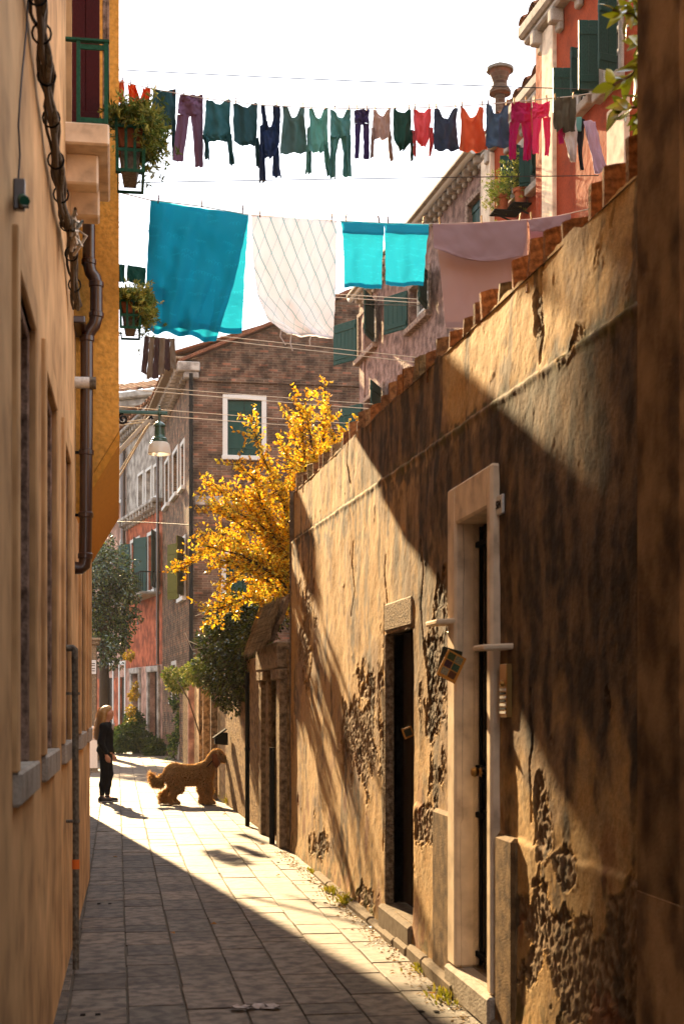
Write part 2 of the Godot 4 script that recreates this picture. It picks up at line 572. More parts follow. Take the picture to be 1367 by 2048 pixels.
# ---------------------------------------------------------------- ground
func make_ground() -> void:
	var b := MB.new()
	b.quad(P(-150, -0.05, -60), P(150, -0.05, -60), P(150, -0.05, 260), P(-150, -0.05, 260))
	var g := single("ground", b, M.earth, Vector3.ZERO, "", "", "", "structure")
	g.set_meta("label", "bare earth around the houses and gardens")
	b = MB.new()
	b.quad(P(-9, -0.012, -8), P(2.2, -0.012, -8), P(2.2, -0.012, 62), P(-9, -0.012, 62))
	var lane := single("pavement", b, M.joint, Vector3.ZERO, "", "", "", "structure")
	lane.set_meta("label", "grey stone paving of the narrow lane")
	# rows of slabs along the lane; each its own piece, the small far ones joined
	var r := RandomNumberGenerator.new()
	r.seed = 5
	var edges: Array[float] = [-0.62, -0.27, 0.055, 0.375, 0.70, 1.0, 1.33, 1.63, 1.99]
	var far := MB.new()
	var kinds := {}
	var cells := []
	for k in edges.size() - 1:
		var d := r.randf_range(5.6, 6.2)
		while d < 50.0:
			var l := r.randf_range(0.26, 0.66)
			if r.randf() < 0.14:
				l = r.randf_range(0.14, 0.28)
			cells.append([edges[k] + 0.004, edges[k + 1] - 0.004, d + 0.004, d + l - 0.004, d])
			d += l
	# the lane widens to the left beyond the first house
	for k in 9:
		var d := 13.0 + r.randf() * 0.5
		while d < 50.0:
			var l := r.randf_range(0.45, 0.95)
			cells.append([-0.62 - (k + 1) * 0.36 + 0.005, -0.62 - k * 0.36 - 0.005, d + 0.005, d + l - 0.005, d + 100.0])
			d += l
	cells.sort_custom(func(a, c): return a[4] < c[4])
	var count := 0
	for q in cells:
		var tone := r.randf_range(0.62, 1.15)
		if r.randf() < 0.10: tone *= 0.66
		if r.randf() < 0.07: tone *= 1.16
		var warm := r.randf()
		var c := Color(0.32, 0.265, 0.215).lerp(Color(0.27, 0.24, 0.21), warm) * tone
		var t := Transform3D(Basis(Vector3.RIGHT, r.randfn(0, 0.0035)) * Basis(Vector3.BACK, r.randfn(0, 0.005)) * Basis(Vector3.UP, r.randfn(0, 0.006)), P((q[0] + q[1]) * 0.5 + r.randfn(0, 0.002), -0.0265 + r.randfn(0, 0.0016), (q[2] + q[3]) * 0.5))
		var s := Vector3(q[1] - q[0] - absf(r.randfn(0, 0.004)), 0.05, q[3] - q[2] - absf(r.randfn(0, 0.004)))
		if count < 300 and q[4] < 100.0:
			var m := MB.new()
			m.col = c
			m.box(t, s, 0.0035)
			part(lane, "paving_slab", m, M.slab)
			count += 1
		else:
			far.col = c
			far.box(t, s, 0.005)
	part(lane, "far_paving", far, M.slab, "", "stuff")

# ---------------------------------------------------------------- a window in a wall frame t (x along the wall, y up, z out of it)
func window(parent: Node3D, t: Transform3D, h: Array, o := {}) -> MeshInstance3D:
	var u0: float = h[0]; var v0: float = h[1]; var u1: float = h[2]; var v1: float = h[3]
	var fw: float = o.get("fw", 0.14)
	var pr: float = o.get("proud", 0.03)
	var deep: float = o.get("deep", 0.16)
	var b := MB.new()
	for q in [[u0 - fw, v0, u0, v1 + fw], [u1, v0, u1 + fw, v1 + fw], [u0, v1, u1, v1 + fw]]:
		b.box(t * Transform3D(Basis(), Vector3((q[0] + q[2]) * 0.5, (q[1] + q[3]) * 0.5, pr * 0.5 - 0.01)), Vector3(q[2] - q[0], q[3] - q[1], pr + 0.02), 0.008)
	var w := part(parent, "window", b, o.get("frame", M.white_frame))
	b = MB.new()
	var sh: float = o.get("sill", 0.12)
	b.box(t * Transform3D(Basis(), Vector3((u0 + u1) * 0.5, v0 - sh * 0.5, 0.02)), Vector3(u1 - u0 + fw * 2.4, sh, 0.16 + pr), 0.012)
	part(w, "sill", b, o.get("sill_mat", o.get("frame", M.white_frame)))
	var shut: String = o.get("shut", "")
	b = MB.new()
	b.box(t * Transform3D(Basis(), Vector3((u0 + u1) * 0.5, (v0 + v1) * 0.5, -deep - 0.02)), Vector3(u1 - u0, v1 - v0, 0.02))
	part(w, "pane", b, o.get("glass", M.pane))
	if shut != "closed":
		b = MB.new()
		var zf := -deep + 0.015
		for uu in [u0 + 0.03, (u0 + u1) * 0.5, u1 - 0.03]:
			b.box(t * Transform3D(Basis(), Vector3(uu, (v0 + v1) * 0.5, zf)), Vector3(0.055, v1 - v0, 0.04))
		for vv in [v0 + 0.03, v0 + (v1 - v0) * 0.36, v0 + (v1 - v0) * 0.68, v1 - 0.03]:
			b.box(t * Transform3D(Basis(), Vector3((u0 + u1) * 0.5, vv, zf - 0.004)), Vector3(u1 - u0, 0.04, 0.035))
		part(w, "sash", b, o.get("sash", M.white_frame))
	if shut == "closed":
		for s in [0, 1]:
			b = MB.new()
			var a: float = u0 + (u1 - u0) * 0.5 * s + 0.006
			var e: float = u0 + (u1 - u0) * 0.5 * (s + 1) - 0.006
			shutter_leaf(b, t * Transform3D(Basis(), Vector3(a, v0 + 0.01, -deep * 0.5)), e - a, v1 - v0 - 0.02)
			part(w, "shutter", b, o.get("shutter", M.green_shutter))
	elif shut == "open":
		var wd := (u1 - u0) * 0.5
		var ang: float = o.get("angle", 2.8)
		for s in [0, 1]:
			b = MB.new()
			var hinge := Vector3(u0 - 0.01 if s == 0 else u1 + 0.01, v0 + 0.01, pr + 0.03)
			var turn := Basis(Vector3.UP, -ang if s == 0 else PI + ang)
			shutter_leaf(b, t * Transform3D(turn, hinge), wd, v1 - v0 - 0.02)
			part(w, "shutter", b, o.get("shutter", M.green_shutter))
	return w

# boards and two ledges; local x 0..w, y 0..h, about 4 cm thick
func shutter_leaf(b: MB, t: Transform3D, w: float, h: float) -> void:
	var k := maxi(2, int(w / 0.12))
	b.box(t * Transform3D(Basis(), Vector3(w * 0.5, h * 0.5, 0)), Vector3(w - 0.01, h - 0.01, 0.012))
	for i in k:
		var x0 := w * i / k
		b.box(t * Transform3D(Basis(), Vector3(x0 + w * 0.5 / k, h * 0.5, 0)), Vector3(w / k - 0.004, h, 0.03), 0.003)
	for yy in [0.16, 0.84]:
		b.box(t * Transform3D(Basis(), Vector3(w * 0.5, h * yy, 0.02)), Vector3(w * 0.94, 0.09, 0.02), 0.003)
		b.box(t * Transform3D(Basis(), Vector3(w * 0.5, h * yy, -0.02)), Vector3(w * 0.94, 0.09, 0.02), 0.003)

# ---------------------------------------------------------------- the ochre house on the left
var LF: Transform3D   # frame of its lane front: x along the lane away from the camera, z out of the wall

func left_frame() -> void:
	var g := on_g(110, 2036)
	var dir := ray(268, HY)
	var n := dir.cross(Vector3.UP).normalized()
	LF = upright(g - dir.normalized() * (-g.z + 4.0), dir)
	LF.origin.y = 0.0

func lu(px: float, out := 0.0) -> float:      # distance along that front seen at photo column px
	return (LF.affine_inverse() * on_p(px, HY, LF * Vector3(0, 0, out), LF.basis.z)).x

func lp(px: float, py: float, out := 0.0) -> Vector3:   # wall-frame point seen at a photo pixel, out metres before the wall
	return LF.affine_inverse() * on_p(px, py, LF * Vector3(0, 0, out), LF.basis.z)

func make_left_house() -> void:
	left_frame()
	var house := thing("ochre_house", LF * Vector3(0, 0, 0), "tall ochre plastered house with stone window frames, balcony and overhanging amber bay", "house")
	var top := 12.6
	var end := lu(180)
	var bay0 := lp(152, 900).x
	var holes := []
	for q in [[30, 64], [86, 108], [125, 137], [158.5, 167], [174.5, 178.6]]:
		holes.append([lu(q[0]), 1.45, lu(q[1]), 3.24])
	var bal0 := lu(131); var bal1 := lp(150, 300).x
	var dn0 := -(LF * Vector3(bal0, 0, 0)).z
	var yhi := on_d(218, 247, dn0).y
	var door_hole := [bal0 + 0.10, yhi + 0.03, bal0 + 0.88, yhi + 2.4]
	var small := [lu(148.0), 4.42, lu(153.0), 4.95]
	var b := MB.new()
	b.wall(LF, end, 0.0, top, 0.35, holes + [door_hole, small])
	part(house, "wall", b, M.ochre_plaster)
	# the front turns away beyond the last window
	var k0 := LF * Vector3(end, 0, 0)
	var k1 := P(-0.867, 0, 24.6)
	var kt := upright(k0, k1 - k0)
	b = MB.new()
	b.wall(kt, k0.distance_to(k1), 0.0, top, 0.35, [])
	b.wall(upright(k1, Vector3.LEFT), 8.0, 0.0, top, 0.35, [])
	part(house, "wall", b, M.ochre_plaster)
	# lane windows
	for i in 5:
		var h: Array = holes[i]
		var fr := 0.11
		b = MB.new()
		for q in [[h[0] - fr, h[1], h[0], h[3] + 0.13], [h[2], h[1], h[2] + fr, h[3] + 0.13], [h[0], h[3], h[2], h[3] + 0.13]]:
			b.box(LF * Transform3D(Basis(), Vector3((q[0] + q[2]) * 0.5, (q[1] + q[3]) * 0.5, -0.004)), Vector3(q[2] - q[0], q[3] - q[1], 0.05), 0.006)
		var w := part(house, "window", b, M.ochre_plaster)
		b = MB.new()
		for q in [[h[0] - 0.002, h[1], h[0] + 0.04, h[3]], [h[2] - 0.04, h[1], h[2] + 0.002, h[3]], [h[0] + 0.04, h[3] - 0.04, h[2] - 0.04, h[3]]]:
			b.box(LF * Transform3D(Basis(), Vector3((q[0] + q[2]) * 0.5, (q[1] + q[3]) * 0.5, -0.095)), Vector3(q[2] - q[0], q[3] - q[1], 0.17), 0.006)
		part(w, "reveal", b, M.pink_stone)
		b = MB.new()
		b.box(LF * Transform3D(Basis(), Vector3((h[0] + h[2]) * 0.5, 1.39, -0.045)), Vector3(h[2] - h[0] + 0.18, 0.125, 0.15), 0.010)
		part(w, "sill", b, M.pale_stone)
		for s in [0, 1]:
			b = MB.new()
			var wd: float = (h[2] - h[0]) * 0.5
			shutter_leaf(b, LF * Transform3D(Basis(), Vector3(h[0] + wd * s + 0.005, h[1] + 0.01, -0.23)), wd - 0.01, h[3] - h[1] - 0.02)
			part(w, "shutter", b, M.grey_wood)
	# small dark vent opening with a ledge
	b = MB.new()
	b.box(LF * Transform3D(Basis(), Vector3((small[0] + small[2]) * 0.5, small[1] - 0.03, 0.01)), Vector3(small[2] - small[0] + 0.12, 0.05, 0.14), 0.008)
	var vent := part(house, "vent_window", b, M.brown_metal)
	b = MB.new()
	b.box(LF * Transform3D(Basis(), Vector3((small[0] + small[2]) * 0.5, (small[1] + small[3]) * 0.5, -0.2)), Vector3(small[2] - small[0], small[3] - small[1], 0.02))
	part(vent, "pane", b, M.pane)
	# overhanging bay: outer face on x = 0.012, bottom cut on a slope
	var X1 := 0.012
	var d0 := -(LF * Vector3(bay0, 0, 0)).z
	var wx := (LF * Vector3(bay0, 0, 0)).x - 0.1
	var yo := on_d(240, 862, d0).y
	var yi := yo - 0.70
	var poly := PackedVector2Array([Vector2(wx, yi), Vector2(X1, yo), Vector2(X1, top), Vector2(wx, top)])
	b = MB.new()
	b.prism(poly, Transform3D(Basis(), P(0, 0, d0)), -4.2)
	part(house, "bay", b, M.amber_plaster)
	b = MB.new()
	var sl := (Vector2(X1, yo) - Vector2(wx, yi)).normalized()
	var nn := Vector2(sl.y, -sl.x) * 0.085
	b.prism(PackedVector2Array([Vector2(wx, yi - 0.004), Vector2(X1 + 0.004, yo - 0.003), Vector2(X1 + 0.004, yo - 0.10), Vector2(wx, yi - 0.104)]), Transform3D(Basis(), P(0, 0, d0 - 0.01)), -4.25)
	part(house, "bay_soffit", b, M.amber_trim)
	# roof with a projecting eave
	b = MB.new()
	b.box(LF * Transform3D(Basis(), Vector3(end * 0.5, top + 0.06, -3.0)), Vector3(end, 0.12, 6.9), 0.01)
	b.prism(PackedVector2Array([k0, k1, P(-8.9, 0, 24.6), P(-8.9, 0, 14.0)].map(func(p): return Vector2(p.x, -p.z))), Transform3D(Basis(Vector3.RIGHT, Vector3.FORWARD, Vector3.UP), Vector3(0, top, 0)), 0.12)
	part(house, "roof", b, M.terracotta)

	# balcony
	var n0 := LF * Vector3(bal0, 0, 0)
	var ylo := on_d(218, 291, dn0).y
	var dn := -n0.z; var df := dn * 1.114
	var xo := on_d(219, 300, dn).x
	var xi := n0.x - 0.06
	b = MB.new()
	b.span(P(xi, ylo, dn), P(xo, yhi, df), 0.012)
	var bal := part(house, "balcony", b, M.cream_frame)
	for q in [dn + 0.16, df - 0.26]:
		b = MB.new()
		b.span(P(xi, ylo - 0.19, q), P(xo - 0.07, ylo + 0.004, q + 0.17), 0.012)
		part(bal, "bracket", b, M.cream_frame)
	# green railing: posts, rails and thin balusters on the three free sides
	var rh := on_d(218, 78, dn).y - yhi
	var rt := yhi + rh
	b = MB.new()
	for q in [P(xo - 0.02, yhi, dn + 0.02), P(xo - 0.19, yhi, dn + 0.02), P(xo - 0.02, yhi, df - 0.02)]:
		b.bar(q, q + Vector3(0, rh, 0), 0.024, 0.024)
	b.bar(P(xi, rt - 0.01, dn + 0.02), P(xo, rt - 0.01, dn + 0.02), 0.04, 0.014, Vector3.UP)
	b.bar(P(xo - 0.02, rt - 0.01, dn + 0.034), P(xo - 0.02, rt - 0.01, df), 0.03, 0.03)
	b.bar(P(xo - 0.2, rt - 0.05, dn + 0.021), P(xo - 0.02, rt - 0.05, dn + 0.021), 0.014, 0.03)
	b.bar(P(xo - 0.2, yhi + 0.02, dn + 0.021), P(xo - 0.02, yhi + 0.02, dn + 0.021), 0.014, 0.03)
	b.bar(P(xo - 0.02, yhi + 0.03, dn + 0.034), P(xo - 0.02, yhi + 0.03, df), 0.02, 0.02)
	for k in 8:
		var q := P(xo - 0.02, yhi + 0.03, dn + 0.14 + k * 0.12)
		b.bar(q, q + Vector3(0, rh - 0.04, 0), 0.012, 0.012)
	part(bal, "railing", b, M.green_metal)
	# balcony door: a dark opening, one red shutter swung out square to the wall
	b = MB.new()
	b.box(LF * Transform3D(Basis(), Vector3((door_hole[0] + door_hole[2]) * 0.5, yhi + 1.2, -0.3)), Vector3(door_hole[2] - door_hole[0], 2.4, 0.03))
	var dr := part(house, "balcony_door", b, M.void)
	b = MB.new()
	var st := Transform3D(Basis(), P(n0.x + 0.0, yhi + 0.02, df - 0.06))
	shutter_leaf(b, st, 0.20, 2.4)
	part(dr, "shutter", b, M.red_shutter)
	b = MB.new()
	shutter_leaf(b, Transform3D(Basis(), P(n0.x + 0.215, yhi + 0.02, df - 0.03)), 0.05, 2.4)
	part(dr, "shutter", b, M.pink_stone)
	b = MB.new()
	b.span(P(n0.x - 0.02, yhi + 2.42, dn + 0.05), P(n0.x + 0.05, yhi + 2.55, df), 0.01)
	part(dr, "lintel", b, M.pale_stone)

# ---------------------------------------------------------------- the garden wall on the right
func wd(px: float) -> float:                   # depth of the wall face at photo column px
	return -on_x(px, HY, XR).z

func ledge_y(d: float) -> float:
	return lerpf(3.235, 3.53, (d - 5.4) / 10.8)

func top_y(d: float) -> float:
	return lerpf(3.755, 4.10, (d - 5.3) / 10.9)

func make_garden_wall() -> void:
	var D0 := 5.05
	var D1 := 16.2
	var wall := thing("garden_wall", P(XR, 0, 10), "weathered ochre garden wall with peeling plaster and upright terracotta coping tiles", "wall")
	# openings: [near d, far d, y0, y1]
	var A := {"n": wd(990), "f": wd(925), "y0": 0.17, "y1": 2.80}
	var B := {"n": wd(826), "f": wd(771), "y0": 0.20, "y1": 2.20}
	var n1 := noise(101, 0.8, 3)
	var n2 := noise(102, 4.0, 4)
	var n3 := noise(103, 16.0, 3)
	var n4 := noise(104, 2.2, 5)
	var n5 := noise(105, 9.0, 4)
	n5.fractal_type = FastNoiseLite.FRACTAL_RIDGED
	var n6 := noise(106, 1.1, 5)
	var n7 := noise(107, 6.0, 4)
	# eroded places as photo pixels: centre, half extents, strength
	var spots := []
	for q in [[722, 1470, 46, 110, 1.15], [735, 1380, 36, 60, 0.5], [612, 1250, 20, 170, 0.45], [868, 1380, 30, 230, 0.55], [858, 1660, 34, 60, 1.6], [1150, 1920, 130, 210, 2.0], [1130, 1745, 30, 70, 0.9], [1245, 1930, 60, 190, 1.8], [640, 1690, 26, 60, 0.6], [1060, 620, 12, 60, 0.5], [1130, 690, 20, 40, 0.5], [730, 1790, 25, 50, 0.5], [1085, 1660, 26, 120, 0.55], [880, 1180, 16, 60, 0.4]]:
		var a := on_x(q[0] - q[2], q[1] - q[3], XR)
		var c := on_x(q[0], q[1], XR)
		var e := on_x(q[0] + q[2], q[1] + q[3], XR)
		spots.append([-c.z, c.y, maxf(0.12, (e.z - a.z) * 0.5), maxf(0.1, (a.y - e.y) * 0.5), q[4]])
	# cracks as photo pixel runs
	var cracks := []
	for run in [[[1077, 470], [1068, 540], [1066, 600], [1069, 660], [1062, 722]], [[1212, 405], [1204, 450], [1208, 478]], [[706, 1085], [704, 1130], [709, 1180], [703, 1230]], [[775, 1205], [768, 1150], [771, 1110]], [[620, 1120], [617, 1230], [612, 1330]], [[842, 1080], [846, 1150], [841, 1215], [848, 1300]], [[690, 880], [686, 930], [694, 965]], [[1060, 1380], [1066, 1470], [1060, 1560], [1064, 1640]], [[768, 1210], [766, 1330], [769, 1500], [766, 1700]]]:
		for k in run.size() - 1:
			var a := on_x(run[k][0], run[k][1], XR)
			var c := on_x(run[k + 1][0], run[k + 1][1], XR)
			cracks.append([Vector2(-a.z, a.y), Vector2(-c.z, c.y)])
	var cols := [D0]
	while cols[-1] < D1:
		cols.append(cols[-1] + 0.0095 + 0.0012 * (cols[-1] - 5.0))
	var NY := 360
	var W := cols.size()
	var pos := PackedVector3Array()
	var clr := PackedColorArray()
	pos.resize(W * (NY + 1))
	clr.resize(W * (NY + 1))
	var dadoA := wd(1240.0)
	for i in W:
		var d: float = cols[i]
		var yl := ledge_y(d) + n2.get_noise_2d(d, 9.0) * 0.012
		var yt := top_y(d) + n1.get_noise_2d(d * 2.0, 40.0) * 0.03 + n2.get_noise_2d(d, 80.0) * 0.02
		for j in NY + 1:
			var y := yt * j / NY
			var w1 := n1.get_noise_2d(d, y)
			var w2 := n2.get_noise_2d(d, y)
			var w3 := n3.get_noise_2d(d, y)
			var w4 := n4.get_noise_2d(d + 50.0, y)
			var h := w1 * 0.011 + w2 * 0.0032 + w3 * 0.0012
			# erosion
			var er := w4 * 0.75 - 0.28
			for s in spots:
				var k: float = 1.0 - Vector2((d - s[0]) / s[2], (y - s[1]) / s[3]).length()
				if k > -0.3:
					er = maxf(er, (k + w4 * 0.8 + w2 * 0.5) * s[4])
			var e := smoothstep(0.185, 0.215, er)
			var cell := 0.0
			if e > 0.0:
				cell = n5.get_noise_2d(d, y * 0.8)
				h += e * (-0.013 + cell * 0.010 + w3 * 0.006 + w2 * 0.004)
			var lip := smoothstep(0.10, 0.185, er) * (1.0 - e)
			h += lip * 0.004
			for cr in cracks:
				if absf(d - cr[0].x) < 0.35 and y < maxf(cr[0].y, cr[1].y) + 0.05 and y > minf(cr[0].y, cr[1].y) - 0.05:
					var q := Vector2(d + w2 * 0.05, y)
					var cd := q.distance_to(Geometry2D.get_closest_point_to_segment(q, cr[0], cr[1]))
					h -= 0.018 * smoothstep(0.016, 0.005, cd)
			# above the ledge the face steps back
			var up := smoothstep(yl - 0.006, yl + 0.012, y)
			h -= up * 0.034
			var bead := exp(-pow((y - yl + 0.02) / 0.022, 2.0))
			h += bead * 0.007
			# foot: plinth near the doors swells
			if d < 9.3:
				var pl := smoothstep(1.03, 1.0, y + w2 * 0.015)
				h += pl * 0.014
			h += smoothstep(0.30, 0.0, y) * 0.012
			pos[i * (NY + 1) + j] = P(XR - h, y, d)
			# colour of the stuff: ochre wash, grey render, mould, moss, bare mortar, painted shade
			var w6 := n6.get_noise_2d(d * 2.2, y * 0.55)
			var w7 := n7.get_noise_2d(d, y)
			var c := Color(0.78, 0.46, 0.16).lerp(Color(0.80, 0.54, 0.25), clampf(w2 * 0.9 + 0.5, 0, 1))
			c = c.lerp(Color(0.46, 0.29, 0.15), smoothstep(0.05, 0.4, w1 + w7 * 0.3))
			c = c.lerp(Color(0.20, 0.105, 0.05).lerp(Color(0.46, 0.32, 0.19), clampf(cell * 0.8 + 0.35 + w3 * 0.5, 0.0, 1.0)), e * 0.9)
			if cell < -0.55:
				c = c * (1.0 - 0.35 * e)
			# black mould running down from the ledge in tongues
			var fall := yl - y
			if fall > -0.05:
				var run := 0.18 + 0.65 * maxf(0.0, n6.get_noise_2d(d * 5.0, 3.0) + 0.12)
				var mo := smoothstep(run, run * 0.3, fall) * smoothstep(-0.28, 0.12, w7 + w6 * 0.6)
				c = c.lerp(Color(0.07, 0.055, 0.04), mo * 0.85)
			# mould patches
			c = c.lerp(Color(0.10, 0.075, 0.05), smoothstep(0.16, 0.40, w6 + w7 * 0.3) * 0.72)
			# grime, with shade painted into the colour, towards the brown house
			var grime_shade := smoothstep(10.6, 8.2, d + w6 * 2.0) * smoothstep(1.0, 1.9, y + w2 * 0.4 + w6 * 0.7) * smoothstep(3.4, 3.2, y + w2 * 0.2)
			grime_shade = maxf(grime_shade, smoothstep(12.2, 11.2, d + w6 * 1.5) * smoothstep(8.0, 8.9, d + w6) * smoothstep(yl - 0.1, yl + 0.06, y + w2 * 0.1) * 0.9)  # dark weathering above the ledge, the band's shade painted in too
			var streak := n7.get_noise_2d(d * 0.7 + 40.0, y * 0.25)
			c = c.lerp(Color(0.20, 0.125, 0.07).lerp(Color(0.05, 0.035, 0.022), smoothstep(-0.35, 0.5, streak + w7 * 0.6)), clampf(grime_shade * (1.0 + 0.5 * streak), 0.0, 0.95))
			# moss at the foot and along the ledge
			var ms := maxf(smoothstep(0.42, 0.05, y), exp(-pow(fall / 0.06, 2.0)) * 0.8) * smoothstep(-0.05, 0.3, w7 + w2 * 0.5)
			c = c.lerp(Color(0.20, 0.17, 0.03), ms * 0.75)
			c = c.lerp(Color(0.36, 0.12, 0.05), smoothstep(0.28, 0.45, n6.get_noise_2d(d * 1.5 + 9.0, y * 1.2 + 30.0)) * smoothstep(1.6, 0.9, y) * 0.6)
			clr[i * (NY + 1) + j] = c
	var b := MB.new()
	b.v = pos
	b.c = clr
	b.n.resize(pos.size())
	b.u.resize(pos.size())
	var R := NY + 1
	for i in W:
		for j in R:
			var du := pos[mini(i + 1, W - 1) * R + j] - pos[maxi(i - 1, 0) * R + j]
			var dv := pos[i * R + mini(j + 1, NY)] - pos[i * R + maxi(j - 1, 0)]
			b.n[i * R + j] = dv.cross(du).normalized() * -1.0
	var ix := PackedInt32Array()
	for i in W - 1:
		var d: float = (cols[i] + cols[i + 1]) * 0.5
		var inA: bool = d > A.n and d < A.f
		var inB: bool = d > B.n and d < B.f
		for j in NY:
			if inA or inB:
				var y := (pos[i * R + j].y + pos[i * R + j + 1].y) * 0.5
				if inA and y > A.y0 and y < A.y1: continue
				if inB and y > B.y0 and y < B.y1: continue
			var a := i * R + j
			ix.append(a); ix.append(a + 1); ix.append(a + R)
			ix.append(a + 1); ix.append(a + R + 1); ix.append(a + R)
	b.ix = ix
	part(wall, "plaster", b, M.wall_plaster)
	# body behind the face: top, back and far end, with the two passages left open
	b = MB.new()
	var core := Transform3D(Basis(Vector3.BACK, Vector3.UP, Vector3.LEFT), P(XR + 0.06, 0, D1 - 0.02))
	b.wall(core, D1 - D0, 0.0, 3.70, 0.30, [[D1 - 0.02 - A.f, A.y0, D1 - 0.02 - A.n, A.y1], [D1 - 0.02 - B.f, B.y0, D1 - 0.02 - B.n, B.y1]])
	part(wall, "masonry", b, M.kerb_stone)
	b = MB.new()
	var k0 := P(XR + 0.03, top_y(D0) - 0.1, D0); var k1 := P(XR + 0.03, top_y(D1) - 0.1, D1 - 0.02)
	b.quad(k0 + Vector3(0.0, 0.085, 0), k1 + Vector3(0, 0.085, 0), k1 + Vector3(0.38, 0.12, 0), k0 + Vector3(0.38, 0.12, 0))
	b.quad(k0 + Vector3(0.38, 0.12, 0), k1 + Vector3(0.38, 0.12, 0), k1 + Vector3(0.38, -1.0, 0), k0 + Vector3(0.38, -1.0, 0))
	b.quad(k1 + Vector3(-0.045, 0.11, 0), k1 + Vector3(0.38, 0.12, 0), k1 + Vector3(0.38, -4.2, 0), k1 + Vector3(-0.045, -4.2, 0))
	part(wall, "wall_top", b, M.kerb_stone)

	# upright coping tiles, one by one
	var r := RandomNumberGenerator.new()
	r.seed = 41
	var d := D0 + 0.12
	while d < D1 - 0.05:
		var hh := r.randf_range(0.13, 0.21)
		if d < 5.6: hh += 0.03
		b = MB.new()
		var tone := r.randf_range(0.7, 1.1)
		b.col = Color(0.50, 0.20, 0.07).lerp(Color(0.32, 0.15, 0.07), r.randf()).lerp(Color(0.30, 0.24, 0.13), r.randf() * r.randf()) * tone
		var tt := Transform3D(Basis(Vector3.RIGHT, r.randfn(0, 0.09)) * Basis(Vector3.BACK, r.randfn(0, 0.045)) * Basis(Vector3.UP, r.randfn(0, 0.10)), P(XR + 0.18 + r.randfn(0, 0.008), top_y(d) + hh * 0.5 - 0.05, d))
		# a slightly bowed, worn tile
		var rows := []
		var wdt := r.randf_range(0.22, 0.30)
		var chip := r.randf_range(-1, 1)
		for s in [1.0, -1.0]:
			rows = []
			for jj in 4:
				var row := PackedVector3Array()
				for ii in 6:
					var x := (ii / 5.0 - 0.5) * wdt
					var y := (jj / 3.0 - 0.5) * (hh + 0.08)
					if jj == 3:
						y += -0.018 * maxf(0.0, chip * (ii / 2.5 - 1.0)) - (0.012 if ii == 0 or ii == 5 else 0.0) + r.randfn(0, 0.002)
					var z: float = 0.016 * s + 0.018 * (1.0 - pow(ii / 2.5 - 1.0, 2.0)) + r.randfn(0, 0.0012)
					row.append(tt * Vector3(x, y, z))
				rows.append(row)
			b.grid(rows, s < 0.0)
		# close the rim
		var nv := b.v.size() / 2
		for e in [[0, 1, 2, 3, 4, 5], [18, 19, 20, 21, 22, 23], [0, 6, 12, 18], [5, 11, 17, 23]]:
			for k in e.size() - 1:
				b.quad(b.v[e[k]], b.v[e[k + 1]], b.v[nv + e[k + 1]], b.v[nv + e[k]])
		part(wall, "coping_tile", b, M.terracotta)
		d += r.randf_range(0.24, 0.33)

	# lumpy mortar the tiles are bedded in
	b = MB.new()
	var bed := PackedVector3Array()
	var fat := []
	d = D0
	while d < D1 - 0.02:
		bed.append(P(XR + 0.17 + r.randfn(0, 0.008), top_y(d) - 0.035 + r.randfn(0, 0.006), d))
		fat.append(0.075 + r.randfn(0, 0.010))
		d += 0.055
	b.tube(bed, fat, 9)
	part(wall, "mortar_bed", b, M.kerb_stone)

	# kerb stones along the foot
	d = 6.1
	while d < 13.2:
		var l := r.randf_range(0.35, 0.9)
		b = MB.new()
		var hk := r.randf_range(0.06, 0.10) if d < 9.5 else r.randf_range(0.03, 0.06)
		b.box(Transform3D(Basis(Vector3.UP, r.randfn(0, 0.008)), P(XR - 0.02 + r.randfn(0, 0.005), hk * 0.5 - 0.03, d + l * 0.5)), Vector3(0.10, hk + 0.06, l - 0.012), 0.02)
		part(wall, "kerb_stone", b, M.kerb_stone)
		d += l

	# ---- the doorway with the broad cream frame
	var fn: float = wd(999); var ff: float = wd(910)
	var dw := thing("framed_doorway", P(XR, 0, (A.n + A.f) * 0.5), "doorway in thick cream stone frame with dark iron grille door", "doorway")
	b = MB.new()
	b.span(P(XR - 0.05, A.y0, A.f), P(XR + 0.32, 2.94, ff), 0.015)
	part(dw, "jamb", b, M.cream_frame)
	b = MB.new()
	b.span(P(XR - 0.05, A.y0, fn), P(XR + 0.32, 2.94, A.n), 0.015)
	part(dw, "jamb", b, M.cream_frame)
	b = MB.new()
	b.span(P(XR - 0.048, A.y1 - 0.08, A.n - 0.002), P(XR + 0.32, 2.938, A.f + 0.002), 0.012)
	part(dw, "lintel", b, M.cream_frame)
	b = MB.new()
	b.span(P(XR - 0.075, 0.0, fn - 0.03), P(XR + 0.36, 0.168, ff - 0.02), 0.015)
	part(dw, "threshold", b, M.pale_stone)
	# rendered plinth strips each side of the frame
	b = MB.new()
	b.span(P(XR - 0.034, 0.0, ff + 0.002), P(XR + 0.05, 1.04, ff + 0.48), 0.02)
	part(dw, "plinth", b, M.plinth_render)
	b = MB.new()
	b.span(P(XR - 0.04, 0.0, fn - 0.36), P(XR + 0.05, 1.02, fn - 0.034), 0.02)
	part(dw, "plinth", b, M.plinth_render)
	# door leaf with iron grille
	b = MB.new()
	b.span(P(XR + 0.125, A.y0, A.n), P(XR + 0.17, A.y1, A.f))
	var leaf := part(dw, "door", b, M.dark_wood)
	b = MB.new()
	for k in 6:
		var q := lerpf(A.n + 0.05, A.f - 0.05, k / 5.0)
		b.bar(P(XR + 0.095, A.y0 + 0.02, q), P(XR + 0.095, A.y1 - 0.1, q), 0.02, 0.02)
	for yy in [0.25, 1.05, 1.32, 2.0, 2.6]:
		b.bar(P(XR + 0.09, yy, A.n), P(XR + 0.09, yy, A.f), 0.035, 0.03)
